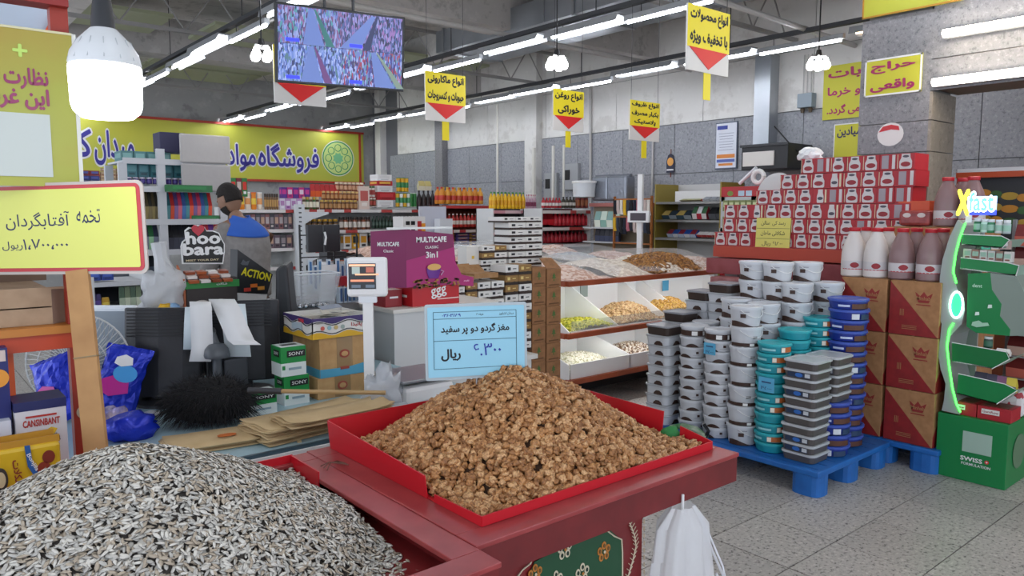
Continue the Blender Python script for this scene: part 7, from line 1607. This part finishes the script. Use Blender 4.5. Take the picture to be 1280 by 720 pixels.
vine = [fp(783, 645), fp(787, 655), fp(792, 668), fp(794, 682), (fp(790, 700)), fp(784, 720), fp(782, 740)]
MB().tube([(x, yp - .003, z) for x, z in vine], .0016, 5).build('vine_stem', CRM, wcart); b = MB()
for i in range(6):
    for j in range(3):
        u = j / 3; x = vine[i][0] * (1 - u) + vine[i + 1][0] * u; z = vine[i][1] * (1 - u) + vine[i + 1][1] * u
        for s in (-1, 1): b.tube([(x, yp - .003, z), (x + s * .011, yp - .003, z + .010)], .0011, 4)
stuff(b.build('vine_leaf', CRM, wcart))
b = MB()
for k in range(16): x, z = fp(804.5, 645 + k * 9); b.bb((x - .001, yp - .004, z), (x + .001, yp, z + .012))
stuff(b.build('dashed_line', CRM, wcart))
# green brace
MB().tube([(1.51, 1.33, .635), (1.645, 1.33, .765)], .011, 8).build('brace', mat('#1f3a24', .5), wcart)
bc = thing('wheel_bar', 'dark bar under the right end of the walnut cart', 'bar', (1.55, 1.6, 0)); MB().bb((0, 0, 0), (.03, .3, .76)).build('bar_upright', mat('#2a1c1a', .6), bc)
bpy.data.objects.remove(bc.children[0]); bpy.data.objects.remove(bc)
tx0, tx1, ty0, ty1 = .985, 1.845, 1.283, 2.02; zt0 = ZR + .001
tr = thing('red_walnut_tray', 'bright red folded sheet tray with raised side flaps on the walnut cart', 'tray', (0, 0, 0))
MB().bb((tx0, ty0, zt0), (tx1, ty1, zt0 + .002)).build('tray_floor', TRAY, tr)
def wall(p0, p1, h0, h1, nm, out=(0, 0)):
    a, b_ = Vector((*p0, zt0)), Vector((*p1, zt0)); o = Vector((*out, 0)); pts = [a, b_, b_ + Vector((0, 0, h1)) + o, a + Vector((0, 0, h0)) + o]; MB().poly(pts).build(nm, TRAY, tr, thick=.003)
wall((tx0, ty1), (tx0, 1.50), .085, .060, 'side_flap', (-.008, 0)); wall((tx0, 1.47), (tx0, ty0), .020, .024, 'low_lip')
wall((tx0, ty0), (tx1, ty0), .024, .024, 'front_lip'); wall((tx1, ty0), (tx1, 1.40), .024, .045, 'low_lip')
wall((tx1, 1.47), (tx1, ty1), .075, .085, 'side_flap', (.008, 0)); wall((tx0, ty1), (tx1, ty1), .085, .085, 'back_flap', (0, .008))
o = crumple('green_cloth', 'green cloth scrap tucked in the gap at the right corner of the red tray', (1.835, 1.43, zt0), (.03, .03, .022), mat('#2a7a3c', .7), 'cloth', seed=61, sub=2)
def height_walnut(x, y):
    dx, dy = (x - 1.415) / .43, (y - 1.68) / .40; d = (abs(dx) ** 2.1 + abs(dy) ** 2.1) ** (1 / 2.1); return zt0 + .014 + .225 * max(0, 1 - d ** 1.3) + .006 * math.sin(x * 23) * math.sin(y * 19)
def height_seed(x, y):
    dx, dy = (x - .36) / (.50 if x > .36 else .56), (y - 1.66) / .44; d = (abs(dx) ** 2 + abs(dy) ** 2) ** .5; return ZR - .014 - .05 * max(0, min(1, (1.85 - y) / .6)) + .25 * max(0, 1 - d ** 1.3) + .006 * math.sin(x * 17) * math.sin(y * 13)
def pile(name, lb, hf, x0, x1, y0, y1, n, shapes, mats, base_m, size, flatk, layers, root_cat, seed, dens=None):
    rng = np.random.default_rng(seed)
    root = thing(name, lb, root_cat, (0, 0, 0))
    b = MB().grid(lambda u, v: (x0 + (x1 - x0) * u, y0 + (y1 - y0) * v, hf(x0 + (x1 - x0) * u, y0 + (y1 - y0) * v) - size * .45), 60, 50); stuff(b.build('heap_core', base_m, root, smooth=True))
    xs = rng.uniform(x0 + .006, x1 - .006, n); ys = rng.uniform(y0 + .006, y1 - .006, n)
    V = []; F = []; M_ = []; off = 0
    for s_i, (sv, sf, sm) in enumerate(shapes):
        idx = np.arange(s_i, n, len(shapes)); sv = np.array(sv); k = len(idx)
        eps = .008
        h = np.array([hf(xs[i], ys[i]) for i in idx]); hx = np.array([hf(xs[i] + eps, ys[i]) for i in idx]); hy = np.array([hf(xs[i], ys[i] + eps) for i in idx])
        nx, ny, nz = -(hx - h) / eps, -(hy - h) / eps, np.ones(k); nn = np.stack([nx, ny, nz], 1) + rng.normal(0, flatk, (k, 3)); nn /= np.linalg.norm(nn, axis=1, keepdims=True)
        a = rng.uniform(0, 2 * PI, k); t_ = np.stack([np.cos(a), np.sin(a), np.zeros(k)], 1); t_ -= nn * np.sum(t_ * nn, 1, keepdims=True); t_ /= np.linalg.norm(t_, axis=1, keepdims=True); bt = np.cross(nn, t_)
        sc = size * rng.uniform(.82, 1.15, k)
        P = sv[None, :, :] * sc[:, None, None]; W = P[:, :, 0:1] * t_[:, None, :] + P[:, :, 1:2] * bt[:, None, :] + P[:, :, 2:3] * nn[:, None, :]
        W += np.stack([xs[idx], ys[idx], h + rng.uniform(-layers, layers * .35, k)], 1)[:, None, :]
        V.append(W.reshape(-1, 3)); nv = len(sv); sf = np.array(sf)
        F.append((sf[None] + (np.arange(k) * nv)[:, None, None] + off).reshape(-1, sf.shape[1])); off += nv * k
        mm = np.array(sm)[None, :] + (rng.integers(0, 3, k) * (len(mats) // 3))[:, None]; M_.append(mm.reshape(-1))
    V = np.concatenate(V); F = np.concatenate(F); M_ = np.concatenate(M_)
    me = bpy.data.meshes.new('loose_pieces'); me.vertices.add(len(V)); me.vertices.foreach_set('co', V.ravel()); w = F.shape[1]
    me.loops.add(len(F) * w); me.loops.foreach_set('vertex_index', F.ravel()); me.polygons.add(len(F)); me.polygons.foreach_set('loop_start', np.arange(len(F)) * w)
    for m in mats: me.materials.append(m)
    me.polygons.foreach_set('material_index', M_); me.update(calc_edges=True)
    stuff(put('loose_pieces', me, root)); return root
# walnut kernels
shapes = []
rn = random.Random(11)
for k in range(6):
    bm = bmesh.new(); bmesh.ops.create_icosphere(bm, subdivisions=2 if k < 2 else 1, radius=.5)
    bmesh.ops.triangulate(bm, faces=bm.faces)
    for v in bm.verts:
        x, y, z = v.co; r = 1 + rn.uniform(-.34, .26) - .40 * math.exp(-(y / .09) ** 2) * (1 if z > 0 else .2); v.co = (x * r * 1.05, y * r * .85, max(z, -.28) * r * .7)
    bm.verts.ensure_lookup_table(); shapes.append(([tuple(v.co) for v in bm.verts], [[v.index for v in f.verts] for f in bm.faces], [0] * len(bm.faces))); bm.free()
# the shapes must share a face width of three: they do
WN = [mat('#c08a54', .5, noise=(220., '#8a5c34', .42, .66)), mat('#d8ab78', .45, noise=(220., '#a3744a', .4, .66)), mat('#a87444', .55, noise=(200., '#744a26', .4, .66))]
pile('walnut_heap', 'heap of shelled brown walnut kernels in the red tray', height_walnut, tx0 + .012, tx1 - .012, ty0 + .008, ty1 - .01, 7200, shapes, WN, mat('#3a2413', .9), .0255, .6, .014, 'walnuts', 3)
# sunflower seeds
def seed_shape(w, t):
    vs = [(-.5, 0, 0)]; rings = [(-.28, .8), (.12, 1.0)]
    for x, k in rings:
        for a in range(6): an = a * PI / 3 + PI / 6; vs.append((x, w * k * math.cos(an) * .5, t * k * math.sin(an) * .5))
    vs.append((.5, 0, 0)); fs = []; ms = []
    for a in range(6):
        b_ = (a + 1) % 6; m = (0, 0, 1, 0, 1, 1)[a]
        fs.append((0, 1 + b_, 1 + a)); ms.append(m); fs += [(1 + a, 1 + b_, 7 + b_), (1 + a, 7 + b_, 7 + a)]; ms += [m, m]; fs.append((7 + a, 7 + b_, 13)); ms.append(m)
    return (vs, [list(f) for f in fs], ms)
SD = [mat('#b9b6ae', .55), mat('#6c6964', .6), mat('#d3cfc5', .55), mat('#86827b', .6), mat('#b0a390', .6), mat('#5c5044', .6)]
pile('seed_heap', 'heap of grey striped sunflower seeds in the nearest red cart', height_seed, -.42, .842, 1.20, 1.965, 29000, [seed_shape(.36, .19), seed_shape(.42, .17), seed_shape(.33, .20)], SD, mat('#4a4540', .9), .0205, .24, .008, 'sunflower seeds', 5)
scart = cart('seed_cart', 'nearest red wooden cart heaped with sunflower seeds', -.47, .914, 1.125, 2.03, (-.3, .7, 1.3, 1.9))
MB().bb((-.4, 1.972, ZR - .05), (.845, 1.976, ZR + .022)).build('inner_red_sheet', TRAY, scart); MB().bb((.840, 1.80, ZR - .05), (.844, 1.976, ZR + .020)).build('inner_red_sheet', TRAY, scart)
# wire clip between carts
t = thing('wire_tie', 'rusty twisted wire tying the two red carts together', 'wire', (.915, 1.86, ZR + .004))
for k in range(3): MB().tube([(-.03, -.02 + .02 * k, 0), (-.01, .01 * math.sin(k), .01), (.02, .02 - .015 * k, .004), (.035, -.01 * k, .0)], .0016, 5).build('wire_strand', mat('#6a4a3c', .5, .4), t)
c = atD(596, 426, 2.21); t = thing('walnut_price_board', 'pale blue printed price board standing in the walnut heap', 'price board', c, rot=(PI / 2 - .06, .015, -YAW * .62))
BW_, BH = .306, .222
t.rotation_euler = (PI / 2 - .05, -.0, -YAW * .62)
def rr(w, h, r, n=5): return [(x, y) for x, y in rrect(w / 2, h / 2, r, n)]
MB().prism([(x, y, 0) for x, y in rr(BW_, BH, .008)], (0, 0, -.003)).build('laminate', mat('#a9b4b8', .25), t); MB().prism([(x, y, .001) for x, y in rr(BW_ - .016, BH - .018, .004)], (0, 0, .001)).build('sheet', mat('#8fc6da', .35), t)
LB = mat('#1d4a5c', .5); ln = MB(); x0, x1, ya, yb_, yc, yd = -.128, .120, .088, .068, .004, -.078
for y in (ya, yb_, yc, yd): ln.bb((x0, y - .0007, .002), (x1, y + .0007, .0028))
for x in (x0, x1): ln.bb((x - .0007, yd, .002), (x + .0007, ya, .0028))
stuff(ln.build('ruled_line', LB, t)); Z0 = (0, 0, 0)
write('مغز گردو دو پر سفید', t, (-.004, .036, .003), Z0, .205, .032, INK, .025); write('ریال', t, (-.078, -.038, .003), Z0, .058, .036, INK, .03); HB = mat('#1f2f9a', .5)
write('۶.۳۰۰', t, (.030, -.026, .003), Z0, .085, .036, HB, .0); write('میدان کشاورز', t, (.09, .078, .003), Z0, .045, .009, INK, .0); write('غرفه ۳', t, (.010, .078, .003), Z0, .022, .008, INK, 0); write('۰۳/۰۳/۸۹', t, (-.075, .078, .003), Z0, .055, .009, HB, .02)
MB().tube([(0, -BH / 2, -.004), (0, -BH / 2 - .16, -.004)], .004, 6).build('board_pin', STEEL, t)
def ply(px, py, w=2.08): return atD(px, py, w)
cn = [ply(-70, 229, 2.14), ply(172, 231, 2.03), ply(184, 337, 2.0), ply(-70, 349, 2.12)]
O = sum(cn, Vector()) / 4; ex = ((cn[1] + cn[2]) / 2 - (cn[0] + cn[3]) / 2).normalized(); ez = Vector((0, 0, 1)); ez = (ez - ex * ez.dot(ex)).normalized(); nrm = ex.cross(ez)
R3 = Matrix((ex, ez, nrm)).transposed().to_euler(); W_ = ((cn[1] + cn[2]) / 2 - (cn[0] + cn[3]) / 2).length; H_ = (cn[1] - cn[2]).length
t = thing('seed_price_board', 'large yellow handwritten price board with red rim above the sunflower seeds', 'price board', O, rot=R3)
MB().prism([(x, y, 0) for x, y in rr(W_ + .018, H_ + .016, .02)], (0, 0, -.004)).build('clear_laminate', mat('#b9b0a8', .2), t)
MB().prism([(x, y, .0005) for x, y in rr(W_, H_, .016)], (0, 0, .001)).build('red_rim', mat('#b8343c', .35), t); MB().prism([(x, y, .0018) for x, y in rr(W_ - .022, H_ - .020, .006)], (0, 0, .001)).build('yellow_sheet', mat('#d9de6e', .4), t)
def bx(px): 
    a = (px + 70) / (178 + 70); return -W_ / 2 + W_ * a
PEN = mat('#1c2450', .5)
write('آفتابگردان', t, (bx(52), .022, .003), Z0, bx(92) - bx(12), .050, PEN, -.0); write('تخمه', t, (bx(115), .032, .003), Z0, bx(130) - bx(101), .038, PEN, 0)
write('۱٬۷۰۰٬۰۰۰', t, (bx(60), -.042, .003), Z0, bx(93) - bx(37), .030, PEN, 0); write('ریول', t, (bx(18), -.046, .003), Z0, bx(31) - bx(5), .026, PEN, 0)
a, b_ = atD(97, 338, 2.06), atD(124, 600, 2.02)
st = thing('wooden_stick', 'light wooden batten holding up the yellow price board, stuck into the seeds', 'stick', b_); d_ = a - b_; Lk = d_.length
o = MB().bb((-.029, -.008, 0), (.029, .008, Lk)).build('batten', mat('#b48a58', .7, noise=(9., '#a1774a')), st); o.rotation_euler = d_.to_track_quat('Z', 'Y').to_euler(); o.rotation_euler.rotate_axis('Z', -YAW + .1)
o = MB().bb((-.03, -.010, Lk * .58), (.03, .010, Lk * .585)).build('string', mat('#8a7a5c', .8), st); o.rotation_euler = st.children[0].rotation_euler; o = MB().bb((-.002, -.0095, Lk * .40), (.018, -.008, Lk * .405)).build('crack', mat('#3a2614', .8), st); o.rotation_euler = st.children[0].rotation_euler
YR = 2.46; OR = mat('#b8401c', .45); RR = mat('#9a2c18', .45)
rk = thing('stall_rack', 'orange red metal stall rack at the edge of the picture, posts and cross rails', 'rack', (0, 0, 0))
xp = atY(103, 520, YR).x
MB().bb((xp - .022, YR, 0), (xp + .022, YR + .04, 2.4)).build('rack_post', RR, rk); x2 = atY(12, 470, YR + .02).x
MB().bb((x2 - .012, YR + .02, .7), (x2 + .012, YR + .04, atY(12, 432, YR).z)).build('rack_post', mat('#d85a24', .45), rk)
MB().bb((-1.0, YR, 0), (-.96, YR + .04, 2.4)).build('rack_post', RR, rk)
zs = atY(50, 418, YR).z; zl = atY(60, 590, YR).z
MB().bb((-1.0, YR - .01, zs - .045), (xp + .022, YR + .02, zs)).build('front_rail', OR, rk); MB().bb((-1.0, YR - .02, zs), (xp + .02, YR + .55, zs + .022)).build('rack_shelf', mat('#b8742c', .5), rk)
MB().bb((-1.0, YR - .35, zl - .02), (xp + .02, YR + .0, zl)).build('rack_shelf', mat('#b8384c', .5), rk)
for x in (-.98, xp - .04): MB().bb((x, YR - .34, 0), (x + .03, YR - .31, zl - .02)).build('leg', RR, rk)
zt_ = atY(60, 8, YR).z; MB().bb((-1.0, YR - .03, zt_ + .0), (xp + .02, YR + .04, zt_ + .09)).build('top_rail', mat('#8e1e18', .45), rk)
flat(rk, (xp, YR - .002, zl + .16), FY, .03, .035, mat('#b8a890', .7), 'sticker', 'o')
# cardboard trays on the shelf with a green printed lid
t = thing('cardboard_tray', 'stack of tan cardboard trays with a green printed inner wall on the stall rack', 'carton', (0, YR + .03, zs + .023)); CB2 = mat('#a98f74', .8, noise=(20., '#9b8167'))
x1_ = xp - .005
for k in range(2): MB().bb((-.7, 0, k * .052), (x1_ - .05, .45, k * .052 + .048)).build('tray_side', CB2, t)
MB().bb((-.7, .35, .10), (x1_ - .01, .36, .28)).build('tray_back', mat('#7d6656', .8), t); MB().bb((-.7, 0, .10), (x1_ + .0, .01, .106)).build('tray_edge', CB2, t); MB().prism([(x1_ - .05, .0, 0), (x1_ - .0, .04, 0), (x1_ - .0, .04, .10), (x1_ - .05, 0, .10)], (0, .01, 0)).build('corner_gusset', mat('#8d7868', .8), t)
flat(t, (-.02, .345, .14), FY, .55, .12, mat('#1c5a38', .6), 'green_print', [(-.5, -.5), (.5, -.5), (.38, -.1), (.2, .22), (0, .4), (-.2, .5), (-.5, .5)])
# boxes and pouches on the low shelf
t = thing('biscuit_box', 'white biscuit box with navy lid edge and red brand lettering on the low rack shelf', 'box', (atY(20, 580, YR - .05).x, YR - .09, zl)); w = atY(90, 580, YR - .05).x - t.location.x - .012; h = atY(50, 497, YR - .05).z - zl
MB().bb((0, 0, 0), (w, .12, h)).build('box_body', mat('#cfcdd0', .45), t, bevel=.002); MB().bb((-.001, -.001, h - .024), (w + .001, .121, h + .001)).build('navy_lid', mat('#1d2458', .45), t); MB().bb((0, -.001, 0), (w, 0, .02)).build('blue_foot', mat('#2a3a88', .45), t)
write('CANSINBANT', t, (w * .5, -.002, h * .74), FY, w * .72, .020, mat('#b03028', .5), .03); write('Coco Vanilla', t, (w * .5, -.002, h * .54), FY, w * .7, .022, INK, .0); flat(t, (w * .65, -.001, h * .62), FY, w * .3, .022, mat('#d8b42c', .5), 'flower_picture', [(-.5, -.5), (.3, -.4), (.5, .2), (.1, .5), (-.3, .1)]); flat(t, (w * .5, -.002, h * .82), FY, w * .6, .005, mat('#b03028', .5), 'red_line')
t = thing('paper_pack', 'plain white and violet pack left of the biscuit box', 'pack', (t.location.x - .11, YR - .10, zl)); MB().bb((0, 0, 0), (.10, .10, .19)).build('pack_body', mat('#c9ccd6', .5), t); MB().prism([(0, -.001, .10), (.1, -.001, .10), (.05, -.001, .14), (0, -.001, .17)], (0, .001, 0)).build('violet_print', mat('#3c3c88', .5), t)
t = thing('navy_snack_pack', 'navy snack pack with an orange disc beside the orange rack post', 'pack', (x2 - .11, YR - .065, zl)); MB().bb((0, 0, .0), (.10, .06, .38)).build('pack_body', mat('#1c2464', .4), t); flat(t, (.075, -.002, .30), FY, .05, .05, mat('#d89030', .5), 'orange_disc', 'o'); MB().bb((.0, .001, -.01), (.1, .06, 0)).build('pack_foot', INK, t); flat(t, (.05, -.002, .36), FY, .09, .03, mat('#c8b8b0', .5), 'white_print')
YPK = mat('#c9a01e', .35, noise=(6., '#d8b42a')); 
for k, (pxa, pxb, pyt, pyb, lb) in enumerate(((0, 80, 551, 625, 'front yellow date chocolate pouch with brown picture and blue ribbon'), (-30, 72, 543, 610, 'rear yellow pouch, only its sealed top showing'))):
    y = YR - .27 + .05 * k; a, b2 = atY(pxa - 40, pyb, y), atY(pxb, pyb, y); z1 = atY(40, pyt, y).z; t = thing('chocolate_pouch', lb, 'pouch', (a.x, y, zl)); w = b2.x - a.x; h = z1 - zl
    MB().bb((0, 0, 0), (w, .03, h - .012)).build('pouch_body', YPK if k == 0 else mat('#b88a2c', .4), t, bevel=.01); MB().bb((0, .008, h - .014), (w, .014, h + .004)).build('sealed_top', mat('#b8862c', .4), t)
    if k == 0:
        for (u, v, r, c_) in ((.86, .72, .028, '#7a2c1c'), (.80, .55, .03, '#8a3420'), (.88, .45, .035, '#6a2414'), (.80, .32, .032, '#7a2c1c'), (.88, .25, .03, '#8a3420')): flat(t, (w * u, -.002, h * v), FY, r, r * 1.2, mat(c_, .5), 'date_picture', 'o')
        flat(t, (w * .68, -.003, h * .68), FY, .03, .09, mat('#2a5a9a', .45), 'blue_ribbon', [(-.5, .5), (-.1, .5), (.0, .0), (.5, -.45), (.2, -.5), (-.35, -.1)]); write('Bonjila', t, (w * .68, -.0045, h * .68), FY, .05, .012, WHITE, .02, spin=-1.2)
        write('شکلات', t, (w * .52, -.003, h * .55), FY, .07, .016, mat('#8a2c2c', .5), .02, spin=-1.5); flat(t, (w * .34, -.003, h * .5), FY, .03, .06, mat('#3a3430', .5), 'dark_emblem', 'o'); flat(t, (w * .34, -.0045, h * .5), FY, .02, .04, mat('#c8b890', .5), 'emblem_centre', 'o')
yq = YR - .05; a, b2 = atY(-120, 130, yq), atY(94, 130, yq); z1, z0 = atY(60, 39, yq).z, atY(60, 233, yq).z
t = thing('rack_poster', 'tall yellow green poster with magenta writing on the stall rack', 'poster', (a.x, yq, z0)); w, h = b2.x - a.x, z1 - z0; PG = mat('#9fa23a', .5, noise=(1.6, '#a8823a', .45, .7))
MB().bb((0, 0, 0), (w, .006, h)).build('sheet', PG, t); MB().bb((w, -.002, 0), (w + .010, .012, h)).build('white_edge_strip', mat('#cfcfc8', .4), t); MB().bb((0, -.002, h - .004), (w, .008, h + .002)).build('top_edge', mat('#cfc9a0', .4), t)
def qx(px): return atY(px, 130, yq).x - a.x
def qz(py): return atY(50, py, yq).z - z0
MGT = mat('#8e2c5c', .5)
write('نظارت شما', t, ((qx(62) + qx(-36)) / 2, -.003, qz(100)), FY, qx(62) - qx(-36), .058, MGT, .03); write('این غرفه', t, ((qx(62) + qx(-24)) / 2, -.003, qz(125)), FY, qx(62) - qx(-24), .058, MGT, .03)
flat(t, ((qx(61) + qx(-20)) / 2, -.002, (qz(143) + qz(221)) / 2), FY, qx(61) - qx(-20), qz(143) - qz(221), mat('#b8c0bc', .5), 'blank_square'); write('+', t, (qx(29), -.003, qz(66)), FY, .034, .034, mat('#b8d868', .5), .02)
t = thing('ceiling_glow_panel', 'pale bluish panel standing in for ceiling light glimpsed behind the poster with an orange stripe', 'stand-in panel', (0, 0, 0)); q1, q2 = atY(-60, 60, 3.1), atY(82, -40, 3.1)  # added panel; its pale blue imitates ceiling light glimpsed behind the poster
MB().bb((q1.x, 3.1, q1.z), (q2.x - .02, 3.12, q2.z + .3)).build('panel_sheet', mat('#c4d2e2', .5), t); v1, v2 = atY(56, 38, 3.08), atY(73, 24, 3.08); MB().prism([v1, v1 + Vector((.05, 0, 0)), v2 + Vector((.02, 0, .03)), v2 + Vector((-.01, 0, .02))], (0, -.01, 0)).build('orange_stripe', mat('#e0541c', .5), t)
c = atD(852, 690, 2.05); bg = thing('carrier_bag', 'translucent white carrier bag with walnuts hanging under the right end of the walnut cart', 'bag', (c.x, c.y, 0))
zt_ = ZR - .09; b = MB(); n = 84; prof = [(.03, zt_ - .0), (.065, zt_ - .05), (.075, zt_ - .14), (.09, zt_ - .24), (.105, zt_ - .34), (.11, zt_ - .42), (.09, zt_ - .50), (.03, zt_ - .53)]
vs = []
for j, (r, z) in enumerate(prof):
    for i in range(n): an = 2 * PI * i / n; k = 1 + .10 * math.sin(an * 7 + j * .5) + .05 * math.sin(an * 13 + j); vs.append((r * k * math.cos(an) * 1.22, r * k * math.sin(an) * .85, z))
b.add(vs, [(j * n + i, j * n + (i + 1) % n, (j + 1) * n + (i + 1) % n, (j + 1) * n + i) for j in range(7) for i in range(n)] + [tuple(range(7 * n, 8 * n))])
b.build('bag_skin', mat('#f2f2f4', .35, alpha=.48, bump=(22., .6)), bg, smooth=True)
for k, (x, y, z, r) in enumerate(((-.03, .0, -.40, .055), (.05, .01, -.43, .05), (.0, -.02, -.47, .06), (.07, 0, -.36, .035))): MB().lathe([(.001, -r), (r * .7, -r * .7), (r, 0), (r * .7, r * .7), (.001, r)], 12).build('nut_bundle', mat('#9c6e5a', .7), bg, (x, y, zt_ + z), smooth=True)
MB().tube([(.05, -.02, zt_ - .04), (.10, -.03, zt_ - .15), (.14, -.04, zt_ - .23), (.16, -.05, zt_ - .27), (.145, -.05, zt_ - .29), (.12, -.03, zt_ - .22)], .004, 6).build('bag_handle', mat('#e6e7ea', .3), bg, smooth=True); MB().tube([(.06, -.03, zt_ - .06), (.12, -.05, zt_ - .19), (.15, -.06, zt_ - .30), (.12, -.05, zt_ - .33)], .003, 6).build('bag_handle', mat('#e6e7ea', .3), bg, smooth=True)
MB().tube([(0, 0, zt_ + .03), (0, 0, zt_ - .02)], .004, 6).build('tie_loop', WHITE, bg)
